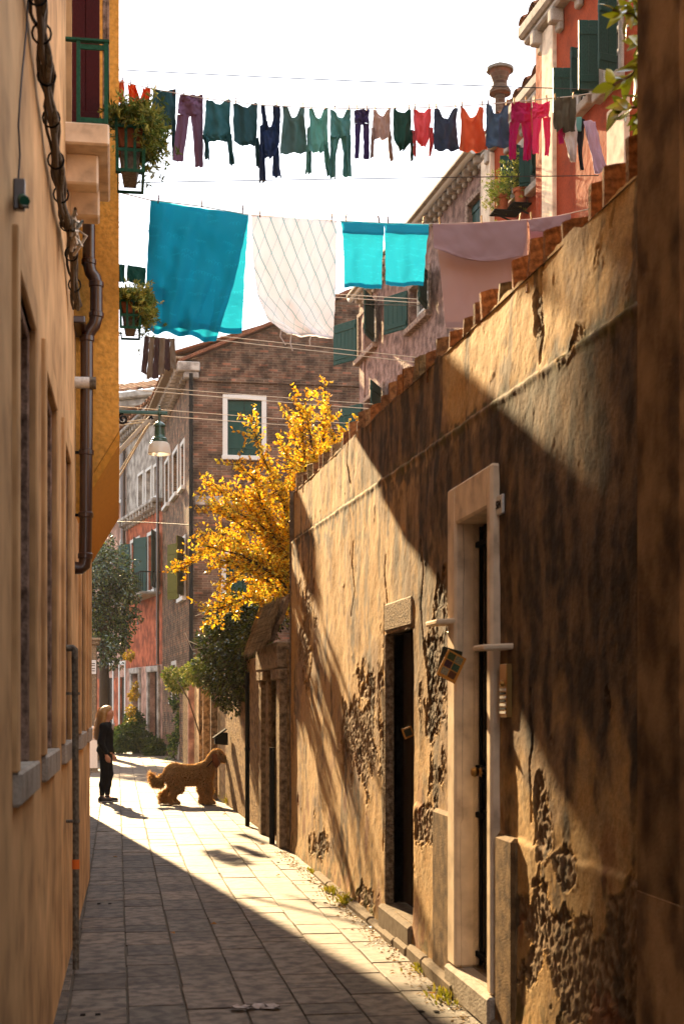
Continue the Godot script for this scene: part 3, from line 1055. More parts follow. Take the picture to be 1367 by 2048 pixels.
	for k in 5:
		var q := lerpf(A.n + 0.05, A.f - 0.05, (k + 0.5) / 5.0)
		var ring := PackedVector3Array()
		for m in 13:
			ring.append(P(XR + 0.09, 1.185 + 0.09 * sin(TAU * m / 12.0), q + 0.045 * cos(TAU * m / 12.0)))
		b.tube(ring, 0.008, 5)
	part(leaf, "grille", b, M.black_metal)
	b = MB.new()
	b.lathe([Vector2(0, 0.06), Vector2(0.02, 0.055), Vector2(0.03, 0.035), Vector2(0.018, 0.012), Vector2(0.03, 0.0)], Transform3D(Basis(Vector3.BACK, -PI / 2.0).rotated(Vector3.UP, 0.0) * Basis(Vector3.RIGHT, 0.0), P(XR + 0.075, 1.30, A.f - 0.12)).rotated_local(Vector3.BACK, PI), 12)
	part(leaf, "knob", b, M.brass)

	# ---- the narrow doorway with the stone lintel
	var d2 := thing("narrow_doorway", P(XR, 0, (B.n + B.f) * 0.5), "narrow dark doorway under a rough stone lintel in the garden wall", "doorway")
	b = MB.new()
	b.span(P(XR - 0.014, B.y1, B.n - 0.005), P(XR + 0.3, 2.43, B.f + 0.02), 0.025)
	part(d2, "lintel", b, M.lintel_stone)
	b = MB.new()
	b.span(P(XR - 0.005, B.y0, B.f), P(XR + 0.35, B.y1, B.f + 0.05), 0.01)
	part(d2, "jamb", b, M.lintel_stone)
	b = MB.new()
	b.span(P(XR + 0.02, B.y0, B.n - 0.05), P(XR + 0.35, B.y1, B.n), 0.01)
	part(d2, "jamb", b, M.lintel_stone)
	b = MB.new()
	b.span(P(XR - 0.05, 0.0, B.n - 0.06), P(XR + 0.36, B.y0, B.f + 0.06), 0.02)
	part(d2, "threshold", b, M.kerb_stone)
	for k in 6:
		b = MB.new()
		var a := lerpf(B.n, B.f, k / 6.0); var e := lerpf(B.n, B.f, (k + 1) / 6.0)
		b.span(P(XR + 0.13 + r.randfn(0, 0.003), B.y0 + 0.02, a + 0.004), P(XR + 0.17, B.y1, e - 0.004), 0.004)
		part(d2, "door_board", b, M.dark_wood)

func make_near_house() -> void:
	# the tall house front that closes the right edge of the view
	var h := thing("brown_house", P(1.94, 0, 2.0), "dark brown plastered house front at the near end of the garden wall", "house")
	var d := wd(1299.0)
	var b := MB.new()
	var t := Transform3D(Basis(Vector3.BACK, Vector3.UP, Vector3.LEFT), P(XR - 0.05, 0, d))
	b.wall(t, d + 4.0, 1.0, 9.0, 0.4, [])
	b.wall(upright(P(7.0, 0, d), Vector3.LEFT), 8.95 - XR - 1.9, 0.0, 9.0, 0.4, [])
	part(h, "wall", b, M.near_plaster)
	b = MB.new()
	b.wall(t * Transform3D(Basis(), Vector3(0.004, 0, 0.004)), d + 4.0, 0.0, 0.996, 0.40, [])
	part(h, "plinth", b, M.near_plaster)
	b = MB.new()
	b.span(P(XR - 0.3, 9.0, d + 0.2), P(7.0, 9.15, -4.0), 0.02)
	part(h, "roof", b, M.terracotta)

# hole in a wall frame from photo pixels (left, top, right, bottom)
func hole(t: Transform3D, x0: float, y0: float, x1: float, y1: float) -> Array:
	var inv := t.affine_inverse()
	var n := t.basis.z
	var a := inv * on_p(x0, (y0 + y1) * 0.5, t.origin, n)
	var c := inv * on_p(x1, (y0 + y1) * 0.5, t.origin, n)
	var m := (x0 + x1) * 0.5
	var hi := inv * on_p(m, y0, t.origin, n)
	var lo := inv * on_p(m, y1, t.origin, n)
	return [minf(a.x, c.x), lo.y, maxf(a.x, c.x), hi.y]

# a row of half-round tiles along an edge, ends showing; along x of t, running back (-z) and up
func tile_row(b: MB, t: Transform3D, w: float, depth: float, pitch: float, step := 0.2) -> void:
	var k := int(w / step)
	for i in k:
		var x := (i + 0.5) * w / k
		var up := i % 2 == 0
		var r := step * 0.56
		b.col = Color(0.40, 0.17, 0.09) * (0.65 + 0.5 * fposmod(sin(i * 12.9898) * 43758.5, 1.0))
		var rows := []
		for e in 2:
			var row := PackedVector3Array()
			for s in 6:
				var a := PI * s / 5.0
				var q := Vector3(x - cos(a) * r, (sin(a) * r * 0.8 if up else -sin(a) * r * 0.6 + r * 0.6), 0.0)
				q += Vector3(0, pitch * depth, -depth) * e
				row.append(t * q)
			rows.append(row)
		b.grid(rows)

func corbels(b: MB, t: Transform3D, w: float, y: float, out: float, gap: float, sz := 0.16) -> void:
	var k := int(w / gap)
	for i in k:
		var x := (i + 0.5) * w / k
		b.box(t * Transform3D(Basis(), Vector3(x, y - sz * 0.5, out * 0.4)), Vector3(sz * 0.7, sz, out * 0.8), 0.02)
		b.box(t * Transform3D(Basis(), Vector3(x, y - sz * 1.2, out * 0.18)), Vector3(sz * 0.7, sz * 0.6, out * 0.36), 0.02)

func make_far_houses() -> void:
	var b: MB
	var H := 10.7
	# ---------------- brick house, gable towards the camera
	var c1 := on_d(386, HY, 38.0); c1.y = 0.0
	var c2 := on_d(325, HY, 46.4); c2.y = 0.0
	var brick := thing("brick_house", c1, "old brick gabled house with green shuttered window and corner drainpipe", "house")
	var t := upright(c1, Vector3.RIGHT)
	var h1 := hole(t, 455, 800, 523, 912)
	var h2 := hole(t, 452, 1110, 520, 1240)
	b = MB.new()
	b.wall(t, 6.5, 0.0, H - 0.35, 0.4, [h1, h2])
	part(brick, "wall", b, M.brick)
	b = MB.new()
	var slope := 0.45
	b.prism(PackedVector2Array([Vector2(0.0, H - 0.349), Vector2(6.5, H - 0.349), Vector2(6.5, H + 1.5), Vector2(4.5, H + 0.1 + 4.5 * slope), Vector2(0.0, H + 0.1)]), t, -0.4)
	part(brick, "gable", b, M.grey_gable)
	b = MB.new()
	b.box(t * Transform3D(Basis(), Vector3(3.25, H - 0.42, 0.03)), Vector3(6.5, 0.12, 0.07), 0.01)
	part(brick, "string_course", b, M.brick)
	b = MB.new()
	b.box(t * Transform3D(Basis(), Vector3(0.55, 7.05, 0.01)), Vector3(1.0, 0.25, 0.05), 0.02)
	part(brick, "stone_band", b, M.white_plaster)
	window(brick, t, h1, {"shut": "closed", "fw": 0.13})
	window(brick, t, h2, {"shut": "closed", "fw": 0.13})
	# roof verge: planks of tile along the slope
	var sd := Vector3(1, slope, 0).normalized()
	var rt := Transform3D(Basis(sd, Vector3(-sd.y, sd.x, 0), Vector3.BACK), c1 + Vector3(-0.35, H - 0.02, 0.12))
	for k in 16:
		b = MB.new()
		var m := 0.8 + 0.3 * fposmod(k * 0.618, 1.0)
		b.col = Color(0.30, 0.125, 0.075) * m
		b.box(rt * Transform3D(Basis(Vector3.BACK, 0.02), Vector3(0.17 + k * 0.33, 0.05, -0.1)), Vector3(0.36, 0.09, 0.3), 0.015)
		part(brick, "verge_tile", b, M.terracotta)
	b = MB.new()
	b.col = Color(0.34, 0.15, 0.08)
	b.box(rt * Transform3D(Basis(), Vector3(2.6, 0.07, -4.3)), Vector3(5.3, 0.06, 8.1))
	part(brick, "roof", b, M.terracotta)
	b = MB.new()
	b.box(Transform3D(Basis(), c1 + Vector3(-0.12, H - 0.12, 0.05)), Vector3(0.6, 0.26, 0.3), 0.03)
	b.box(Transform3D(Basis(), c1 + Vector3(-0.05, H - 0.34, 0.04)), Vector3(0.4, 0.18, 0.24), 0.03)
	part(brick, "eave_corner", b, M.white_plaster)
	# side front
	var ts := upright(c2, c1 - c2)
	var len := c1.distance_to(c2)
	var sh := [hole(ts, 347, 905, 356, 990), hole(ts, 331, 925, 338, 1010), hole(ts, 363, 890, 369, 975), hole(ts, 346, 1112, 352, 1190), hole(ts, 361, 1080, 371, 1195), hole(ts, 345, 1330, 352, 1400)]
	b = MB.new()
	b.wall(ts, len, 0.0, H, 0.4, sh)
	part(brick, "wall", b, M.pale_brick)
	for i in sh.size():
		if i == 4:
			window(brick, ts, sh[i], {"shut": "open", "shutter": M.olive_shutter, "fw": 0.08, "angle": 2.75})
		else:
			window(brick, ts, sh[i], {"fw": 0.12})
	b = MB.new()
	corbels(b, ts, len, H + 0.1, 0.5, 0.45, 0.2)
	part(brick, "eave_corbels", b, M.white_plaster)
	b = MB.new()
	b.col = Color(0.42, 0.3, 0.2)
	b.box(ts * Transform3D(Basis(), Vector3(len * 0.5, H + 0.14, 0.2)), Vector3(len, 0.08, 0.8), 0.02)
	tile_row(b, ts * Transform3D(Basis(), Vector3(0, H + 0.2, 0.62)), len, 3.0, 0.35)
	part(brick, "eave", b, M.terracotta)
	drainpipe("corner_drainpipe", [c1 + Vector3(-0.06, H - 0.3, 0.14), c1 + Vector3(-0.06, 0.1, 0.14)], 0.055, M.black_metal, "thin dark drainpipe down the corner of the brick house")

	# ---------------- red and white house, further round the bend
	var c3 := on_d(253, HY, 52.5); c3.y = 0.0
	var rw := thing("two_tone_house", c2, "house with whitish upper floor above a stone cornice and red lower floor", "house")
	var t2 := upright(c3, c2 - c3)
	var l2 := c2.distance_to(c3)
	var ymid: float = hole(t2, 270, 1030, 315, 1020)[1]
	var tr := [hole(t2, 277, 950, 287, 1015), hole(t2, 293, 941, 303, 1004), hole(t2, 309, 932, 319, 993)]
	var lo := [hole(t2, 263, 1083, 279, 1168), hole(t2, 297, 1068, 315, 1180), hole(t2, 300, 1330, 318, 1480), hole(t2, 266, 1340, 280, 1490)]
	var H2: float = hole(t2, 285, 838, 300, 900)[3]
	b = MB.new()
	b.wall(t2, l2, ymid, H2, 0.4, tr)
	part(rw, "upper_wall", b, M.white_plaster)
	b = MB.new()
	b.wall(t2, l2, 2.9, ymid - 0.002, 0.4, lo.slice(0, 2))
	part(rw, "lower_wall", b, M.faded_red)
	b = MB.new()
	b.wall(t2, l2, 0.0, 2.898, 0.4, lo.slice(2, 4))
	part(rw, "ground_wall", b, M.rose_plaster)
	for q in tr: window(rw, t2, q, {"fw": 0.1})
	for q in lo.slice(0, 2): window(rw, t2, q, {"shut": "open", "angle": 2.75, "fw": 0.12})
	for q in lo.slice(2, 4):
		b = MB.new()
		b.box(t2 * Transform3D(Basis(), Vector3((q[0] + q[2]) * 0.5, (q[1] + q[3]) * 0.5, -0.2)), Vector3(q[2] - q[0], q[3] - q[1], 0.05))
		var dd := part(rw, "door", b, M.dark_wood)
		b = MB.new()
		for s in [q[0] - 0.12, q[2] + 0.12]:
			b.box(t2 * Transform3D(Basis(), Vector3(s, 1.35, 0.02)), Vector3(0.22, 2.7, 0.12), 0.02)
		b.box(t2 * Transform3D(Basis(), Vector3((q[0] + q[2]) * 0.5, 2.78, 0.025)), Vector3(q[2] - q[0] + 0.5, 0.2, 0.16), 0.02)
		part(dd, "stone_frame", b, M.white_plaster)
	b = MB.new()
	b.box(t2 * Transform3D(Basis(), Vector3(l2 * 0.5, ymid, 0.14)), Vector3(l2 + 0.1, 0.14, 0.4), 0.03)
	corbels(b, t2, l2, ymid - 0.06, 0.4, 0.5, 0.18)
	part(rw, "cornice", b, M.white_plaster)
	b = MB.new()
	b.box(t2 * Transform3D(Basis(), Vector3(l2 * 0.5, H2, 0.16)), Vector3(l2 + 0.1, 0.14, 0.5), 0.03)
	corbels(b, t2, l2, H2 - 0.05, 0.4, 0.4, 0.2)
	part(rw, "eave", b, M.white_plaster)
	b = MB.new()
	tile_row(b, t2 * Transform3D(Basis(), Vector3(-0.3, H2 + 0.1, 0.45)), l2 + 0.6, 4.0, 0.4, 0.24)
	part(rw, "roof", b, M.terracotta)
	# iron balcony with a scroll
	b = MB.new()
	var bx := hole(t2, 276, 1160, 322, 1190)
	b.box(t2 * Transform3D(Basis(), Vector3((bx[0] + bx[2]) * 0.5, bx[1] - 0.06, 0.35)), Vector3(bx[2] - bx[0], 0.1, 0.7), 0.02)
	var by := part(rw, "balcony", b, M.pale_stone)
	b = MB.new()
	for k in 14:
		var u := lerpf(bx[0] + 0.03, bx[2] - 0.03, k / 13.0)
		b.bar(t2 * Vector3(u, bx[1], 0.66), t2 * Vector3(u, bx[1] + 0.6, 0.66), 0.025, 0.025)
	for k in 5:
		b.bar(t2 * Vector3(bx[2] - 0.03, bx[1], 0.08 + k * 0.13), t2 * Vector3(bx[2] - 0.03, bx[1] + 0.6, 0.08 + k * 0.13), 0.025, 0.025)
	b.bar(t2 * Vector3(bx[0], bx[1] + 0.62, 0.66), t2 * Vector3(bx[2], bx[1] + 0.62, 0.66), 0.05, 0.04)
	b.bar(t2 * Vector3(bx[2] - 0.03, bx[1] + 0.62, 0.66), t2 * Vector3(bx[2] - 0.03, bx[1] + 0.62, 0.0), 0.05, 0.04)
	var sp := PackedVector3Array()
	for k in 26:
		var a := k * 0.5
		var rr := 0.22 * (1.0 - k / 30.0)
		sp.append(t2 * Vector3(bx[2] + 0.25 + rr * cos(a), bx[1] + 0.28 + rr * sin(a), 0.3))
	b.tube(sp, 0.025, 5)
	part(by, "railing", b, M.black_metal)
	drainpipe("wall_drainpipe", [c2 + Vector3(-0.16, H2 - 0.2, 0.25), c2 + Vector3(-0.16, 2.9, 0.25)], 0.05, M.brown_metal, "dark drainpipe between the two tone house and the brick house")

	# ---------------- pink house beyond it
	var c4 := on_d(165, HY, 60.0); c4.y = 0.0
	var pk := thing("pink_house", c3, "faded pink house with white framed windows beyond the two tone house", "house")
	var t3 := upright(c4, c3 - c4)
	var l3 := c3.distance_to(c4)
	var ph := [hole(t3, 241, 880, 250, 1000), hole(t3, 205, 960, 226, 1050), hole(t3, 207, 1100, 222, 1180), hole(t3, 243, 1085, 250, 1150), hole(t3, 240, 1330, 250, 1480), hole(t3, 215, 1330, 226, 1480)]
	var H3: float = hole(t3, 240, 850, 252, 900)[3]
	b = MB.new()
	b.wall(t3, l3, 2.6, H3, 0.4, ph.slice(0, 4))
	part(pk, "wall", b, M.rose_plaster)
	b = MB.new()
	b.wall(t3, l3, 0.0, 2.598, 0.4, ph.slice(4, 6))
	part(pk, "ground_wall", b, M.faded_red)
	for i in 4: window(pk, t3, ph[i], {"fw": 0.14, "shut": "" if i != 1 else "open", "angle": 2.4})
	for i in [4, 5]: window(pk, t3, ph[i], {"fw": 0.14, "shut": "closed", "shutter": M.dark_wood})
	b = MB.new()
	b.box(t3 * Transform3D(Basis(), Vector3(l3 * 0.5, H3 + 0.05, 0.16)), Vector3(l3, 0.16, 0.6), 0.03)
	corbels(b, t3, l3, H3, 0.4, 0.45, 0.2)
	part(pk, "eave", b, M.white_plaster)
	b = MB.new()
	tile_row(b, t3 * Transform3D(Basis(), Vector3(-0.3, H3 + 0.16, 0.5)), l3 + 0.6, 4.0, 0.4, 0.24)
	part(pk, "roof", b, M.terracotta)
	drainpipe("brown_drainpipe", [c3 + Vector3(-0.12, H3 - 0.3, 0.2), c3 + Vector3(-0.12, 3.2, 0.2)], 0.09, M.brown_metal, "brown drainpipe down the edge of the pink house")

	# ---------------- cream house behind the roofs
	var ch := thing("cream_house", on_d(250, HY, 66.0), "cream house with a grey cornice showing above the lower roofs", "house")
	var q0 := on_d(180, HY, 67.0); q0.y = 0.0
	var q1 := on_d(372, HY, 64.0); q1.y = 0.0
	var t4 := upright(q0, q1 - q0)
	var l4 := q0.distance_to(q1)
	var H4: float = hole(t4, 250, 812, 300, 830)[3]
	b = MB.new()
	b.wall(t4, l4, 0.0, H4, 0.5, [])
	part(ch, "wall", b, M.cream_plaster)
	b = MB.new()
	b.box(t4 * Transform3D(Basis(), Vector3(l4 * 0.5, H4 + 0.05, 0.2)), Vector3(l4, 0.35, 0.6), 0.06)
	b.box(t4 * Transform3D(Basis(), Vector3(l4 * 0.5, H4 + 0.38, 0.3)), Vector3(l4, 0.3, 0.9), 0.06)
	b.box(t4 * Transform3D(Basis(), Vector3(l4 * 0.42, H4 - 1.6, 0.05)), Vector3(0.5, 3.0, 0.14), 0.02)
	part(ch, "cornice", b, M.white_plaster)
	b = MB.new()
	tile_row(b, t4 * Transform3D(Basis(), Vector3(0, H4 + 0.55, 0.7)), l4, 3.0, 0.35, 0.3)
	part(ch, "roof", b, M.terracotta)

	# ---------------- the row beyond the garden: red house near, rough rose house far
	H = 10.44
	var pa := P(5.97, 0, 19.9)
	var dirn := (P(5.5, 0, 27.0) - pa).normalized()
	var far_end := pa + dirn * 10.8
	var cut := on_p(970, 900, pa, dirn.cross(Vector3.UP)); cut.y = 0.0
	var near_end := pa - dirn * 8.0
	var rr := thing("rose_house", cut, "rough rose plastered house with dark green shutters behind the garden", "house")
	var t5 := upright(far_end, -dirn)
	var l5 := far_end.distance_to(cut)
	var rh := [hole(t5, 718, 618, 752, 703), hole(t5, 820, 560, 858, 640), hole(t5, 730, 790, 765, 880), hole(t5, 936, 398, 962, 470)]
	b = MB.new()
	b.wall(t5, l5, 0.0, H, 0.4, rh)
	b.wall(upright(far_end + Vector3(6, 0, 0), Vector3.LEFT), 6.0, 0.0, H, 0.4, [])
	part(rr, "wall", b, M.rough_rose)
	for i in 4: window(rr, t5, rh[i], {"fw": 0.1, "shut": "open" if i != 3 else "closed", "angle": 2.65, "frame": M.pink_stone})
	b = MB.new()
	b.box(t5 * Transform3D(Basis(), Vector3(l5 * 0.5, H + 0.10, 0.18)), Vector3(l5, 0.06, 0.30), 0.01)
	corbels(b, t5, l5, H + 0.06, 0.2, 0.28, 0.14)
	part(rr, "eave", b, M.pale_stone)
	b = MB.new()
	tile_row(b, t5 * Transform3D(Basis(), Vector3(-0.2, H + 0.14, 0.2)), l5 + 0.2, 4.5, 0.4, 0.2)
	part(rr, "roof", b, M.terracotta)
	b = MB.new()
	var gp := PackedVector3Array()
	for k in 3: gp.append(t5 * Vector3(lerpf(-0.2, l5, k / 2.0), H + 0.08, 0.2))
	b.tube(gp, 0.06, 7)
	part(rr, "gutter", b, M.white_paint)

	var red := thing("red_house", near_end, "brick red plastered house with stone pilasters and open green shutters", "house")
	var t6 := upright(cut, -dirn)
	var l6 := cut.distance_to(near_end)
	var ub: float = hole(t6, 1100, 200, 1101, 300)[0]
	var W := [hole(t6, 1150, 120, 1180, 212), hole(t6, 1208, 20, 1238, 165), hole(t6, 1030, 300, 1046, 385), hole(t6, 1068, 285, 1084, 365)]
	b = MB.new()
	b.wall(t6, ub, 0.0, H, 0.4, [W[2], W[3]])
	part(red, "wall", b, M.red_plaster)
	var t7 := t6 * Transform3D(Basis(), Vector3(ub, 0, 0.22))
	var W7 := [hole(t7, 1152, 118, 1182, 212), hole(t7, 1206, 20, 1240, 165)]
	var H7 := H + 0.55
	b = MB.new()
	b.wall(t7, l6 - ub, 0.0, H7, 0.6, W7)
	part(red, "wall", b, M.red_plaster)
	for i in 2: window(red, t6, W[i + 2], {"fw": 0.1, "shut": "open", "angle": 2.0, "frame": M.pale_stone})
	for i in 2: window(red, t7, W7[i], {"fw": 0.1, "shut": "open", "angle": 1.75, "frame": M.pale_stone, "deep": 0.03})
	for q in [[1090, 1112, t7, 0.05, H7 - 0.1], [970, 988, t6, 0.07, H - 0.1], [1222, 1258, t7, 0.06, 8.9]]:
		var hh := hole(q[2], q[0], 300, q[1], 400)
		b = MB.new()
		b.box(q[2] * Transform3D(Basis(), Vector3((hh[0] + hh[2]) * 0.5, q[4] * 0.5, q[3] * 0.5)), Vector3(hh[2] - hh[0], q[4], q[3] + 0.02), 0.01)
		part(red, "pilaster", b, M.cream_frame)
	for s in [[t6, ub, H, 0.14, 0.0], [t7, l6 - ub, H7, 0.22, 0.16]]:
		b = MB.new()
		b.box(s[0] * Transform3D(Basis(), Vector3(s[1] * 0.5 - s[4] * 0.5, s[2] + 0.12, 0.0)), Vector3(s[1] + s[4], 0.2, s[3] * 2.0), 0.04)
		b.box(s[0] * Transform3D(Basis(), Vector3(s[1] * 0.5 - s[4] * 0.3, s[2] - 0.02, 0.0)), Vector3(s[1] + s[4] * 0.6, 0.1, s[3] * 1.4), 0.03)
		corbels(b, s[0], s[1], s[2] - 0.06, s[3] + 0.02, 0.62, 0.2)
		part(red, "eave", b, M.pale_stone)
		b = MB.new()
		tile_row(b, s[0] * Transform3D(Basis(), Vector3(-s[4], s[2] + 0.24, s[3] * 0.9)), s[1] + s[4], 4.5, 0.4, 0.2)
		part(red, "roof", b, M.terracotta)
	# chimney with the flared pot
	var cp := on_d(999, 245, 23.5)
	var sc := 0.0078
	var ct := Transform3D(Basis(), cp)
	b = MB.new()
	b.lathe([Vector2(11, -60), Vector2(11, 62)].map(func(p): return p * sc), ct, 14)
	var chim := part(red, "chimney", b, M.grey_gable)
	b = MB.new()
	b.lathe([Vector2(12, 60), Vector2(24, 62), Vector2(24, 68), Vector2(16, 80), Vector2(15, 88), Vector2(24, 112), Vector2(29, 113), Vector2(29, 117), Vector2(0, 132)].map(func(p): return p * sc), ct, 14)
	part(chim, "pot", b, M.grey_gable)
	b = MB.new()
	b.lathe([Vector2(24, 111.5), Vector2(30, 112), Vector2(30, 117.5), Vector2(0, 133)].map(func(p): return p * sc), ct, 14)
	part(chim, "cap", b, M.grey_metal)

func drainpipe(called: String, pts: Array, r: float, m: Material, label: String) -> void:
	var b := MB.new()
	b.tube(PackedVector3Array(pts), r, 10)
	var base: Vector3 = pts[-1]
	var o := thing(called, base, label, "drainpipe")
	part(o, "pipe", b, m)
	for i in pts.size() - 1:
		var a: Vector3 = pts[i]
		var e: Vector3 = pts[i + 1]
		var k := int(a.distance_to(e) / 1.6)
		for j in k:
			var p := a.lerp(e, (j + 0.5) / k)
			var dd := (e - a).normalized() * 0.02
			b = MB.new()
			b.tube(PackedVector3Array([p - dd, p + dd]), r * 1.22, 10)
			part(o, "collar", b, m)

# ---------------------------------------------------------------- washing
var fold := FastNoiseLite.new()
const DU := 18.5     # depth of the upper line
const DS := 16.1     # depth of the sheet line

# a panel of cloth hanging between rows of photo pixels [y, left x, right x] at depth d, built as two layers
# dip: how far (px) the middle of the top edge hangs below its ends; amp: depth of the folds in metres
func cloth(b: MB, d: float, rows: Array, o := {}) -> void:
	var nu: int = o.get("nu", 14)
	var nv: int = o.get("nv", 20)
	var amp: float = o.get("amp", 0.034)
	var dip: float = o.get("dip", 0.0)
	var hem: float = o.get("hem", 2.0)
	var gap: float = o.get("gap", 0.012)
	var ph: float = o.get("phase", float(rows[0][1]))
	var waves: float = o.get("waves", 1.6)
	var layers := [1.0, -1.0] if gap > 0.0 else [0.0]
	var edge := []
	for s in layers:
		var g := []
		for i in nv + 1:
			var v := float(i) / nv
			var f := v * (rows.size() - 1)
			var k := mini(int(f), rows.size() - 2)
			var q := f - k
			var a: Array = rows[k]
			var c: Array = rows[k + 1]
			var row := PackedVector3Array()
			for j in nu + 1:
				var u := float(j) / nu
				var mid := smoothstep(0.16, 0.42, u) * smoothstep(0.84, 0.58, u)
				var y := lerpf(a[0], c[0], q)
				if rows[0].size() > 3:      # right end of each row at another height
					y = lerpf(y, lerpf(a[3], c[3], q), u)
				y += dip * mid * pow(1.0 - v, 2.0) + hem * v * v * fold.get_noise_2d(ph * 7.0 + u * 60.0, 5.0)
				var x := lerpf(lerpf(a[1], c[1], q), lerpf(a[2], c[2], q), u)
				x += fold.get_noise_2d(y * 0.9 + ph, s * 40.0 + u * 9.0) * 1.2
				var p := on_d(x, y, d)
				var w := sin((u * waves + 0.25 * sin(v * 2.0 + ph)) * TAU + ph) * (0.25 + 0.75 * v) + 1.3 * fold.get_noise_2d(u * 55.0 + ph * 3.0, v * 26.0) + 0.6 * fold.get_noise_2d(u * 150.0 + ph, v * 90.0 + s * 30.0)
				p.z += amp * w + s * gap * (0.15 + sin(u * PI)) * (0.3 + 0.7 * v)
				row.append(p)
			g.append(row)
		b.grid(g, s < 0.0)
		edge.append(g)
	# a turned hem: a narrow band over the last rows
	var hb := maxi(1, int(nv * 0.07))
	var band := []
	for i in range(nv - hb, nv + 1):
		var row := PackedVector3Array()
		for q in edge[0][i]: row.append(q + Vector3(0, 0, 0.004))
		band.append(row)
	b.grid(band)
	if layers.size() == 2:
		for i in nv:
			b.quad(edge[0][i][0], edge[0][i + 1][0], edge[1][i + 1][0], edge[1][i][0])
			b.quad(edge[0][i][nu], edge[0][i + 1][nu], edge[1][i + 1][nu], edge[1][i][nu])

func cloth_mat(key: String, c: Color, back := 0.55) -> StandardMaterial3D:
	return mk(key, c, {"tex": T.weave, "ts": 7.0, "rough": 0.95, "spec": 0.15, "back": Color(back, back, back)})

func peg(px: float, py: float, d: float, holding: String, wood: Material, s := 1.0) -> void:
	var b := MB.new()
	var p := on_d(px, py, d)
	var t := Transform3D(Basis(Vector3.BACK, rng.randfn(0, 0.08)), p + Vector3(0, 0.012 * s, 0))
	for k in [-1.0, 1.0]:
		b.box(t * Transform3D(Basis(Vector3.RIGHT, 0.11 * k), Vector3(0, 0.0, 0.008 * k * s)), Vector3(0.012, 0.075, 0.009) * s, 0.002)
	b.tube(PackedVector3Array([t * Vector3(-0.008 * s, 0.004, 0), t * Vector3(0.008 * s, 0.004, 0)]), 0.007 * s, 6)
	single("clothes_peg", b, wood, p, "small clothes peg pinning the %s to its line" % holding, "clothes peg", "clothes pegs on the washing lines")

# hung garments: kind of pieces is given by name -> rows
func garment(called: String, label: String, m: Material, d: float, pieces: Array, pins: Array, holding := "") -> void:
	var q: Array = pieces[0][1][0]
	d -= 3.1 * (q[1] - 228.0) / 990.0      # the line runs nearer towards the red house
	var o := thing(called, on_d((q[1] + q[2]) * 0.5, q[0], d), label, "clothing" , "garments drying on the upper line")
	for pc in pieces:
		var b := MB.new()
		cloth(b, d, pc[1], pc[2] if pc.size() > 2 else {})
		part(o, pc[0], b, m)
	for pn in pins:
		peg(pn[0], pn[1], d, holding if holding else called.replace("_", " "), M.peg_dark if pn[0] < 1000 else M.peg_wood)

func wire(called: String, pts: Array, d0: float, d1: float, r: float, m: Material, label: String, sag := 0.0) -> void:
	var c := PackedVector3Array()
	var x0: float = pts[0][0]
	var x1: float = pts[-1][0]
	for i in pts.size() - 1:
		var seg := 6 if pts.size() < 5 else 3
		for k in seg:
			var q := float(k) / seg
			var x := lerpf(pts[i][0], pts[i + 1][0], q)
			var y := lerpf(pts[i][1], pts[i + 1][1], q)
			var f := (x - x0) / (x1 - x0)
			c.append(on_d(x, y + sag * 4.0 * f * (1.0 - f), lerpf(d0, d1, f)))
	c.append(on_d(x1, pts[-1][1], d1))
	var b := MB.new()
	b.tube(c, r, 5)
	single(called, b, m, c[0], label, "wire")

func print_cloud() -> ImageTexture:
	var im := Image.create(512, 512, false, Image.FORMAT_RGB8)
	im.fill(Color(0.80, 0.86, 0.88))
	var r := RandomNumberGenerator.new()
	r.seed = 9
	for k in 46:
		var cx := r.randf() * 512.0
		var cy := r.randf() * 512.0
		var s := r.randf_range(8, 20)
		var bumps := r.randi_range(3, 5)
		for bmp in bumps:
			var ox := cx + (bmp - bumps * 0.5) * s * 0.9
			var oy := cy + r.randf_range(-0.3, 0.3) * s
			for a in 40:
				var g := PI + PI * a / 40.0
				var x := int(ox + cos(g) * s * 0.55)
				var y := int(oy + sin(g) * s * 0.55)
				for e in 2:
					im.set_pixel(posmod(x + e, 512), posmod(y, 512), Color(1, 1, 1))
	for k in 260:
		im.set_pixel(r.randi_range(0, 511), r.randi_range(0, 511), Color(1, 1, 1))
	return ImageTexture.create_from_image(im)

func print_check() -> ImageTexture:
	var im := Image.create(512, 512, false, Image.FORMAT_RGB8)
	for y in 512:
		for x in 512:
			var a := absf(fposmod(x * 1.0 - y * 0.72, 74.0) - 37.0)
			var c := absf(fposmod(x * 1.0 + y * 0.86, 82.0) - 41.0)
			var q := Color(0.95, 0.94, 0.96)
			if a < 2.6:
				q = Color(0.50, 0.72, 0.76)
			elif c < 2.6:
				q = q.lerp(Color(0.50, 0.72, 0.78), 0.38)
			im.set_pixel(x, y, q)
	return ImageTexture.create_from_image(im)

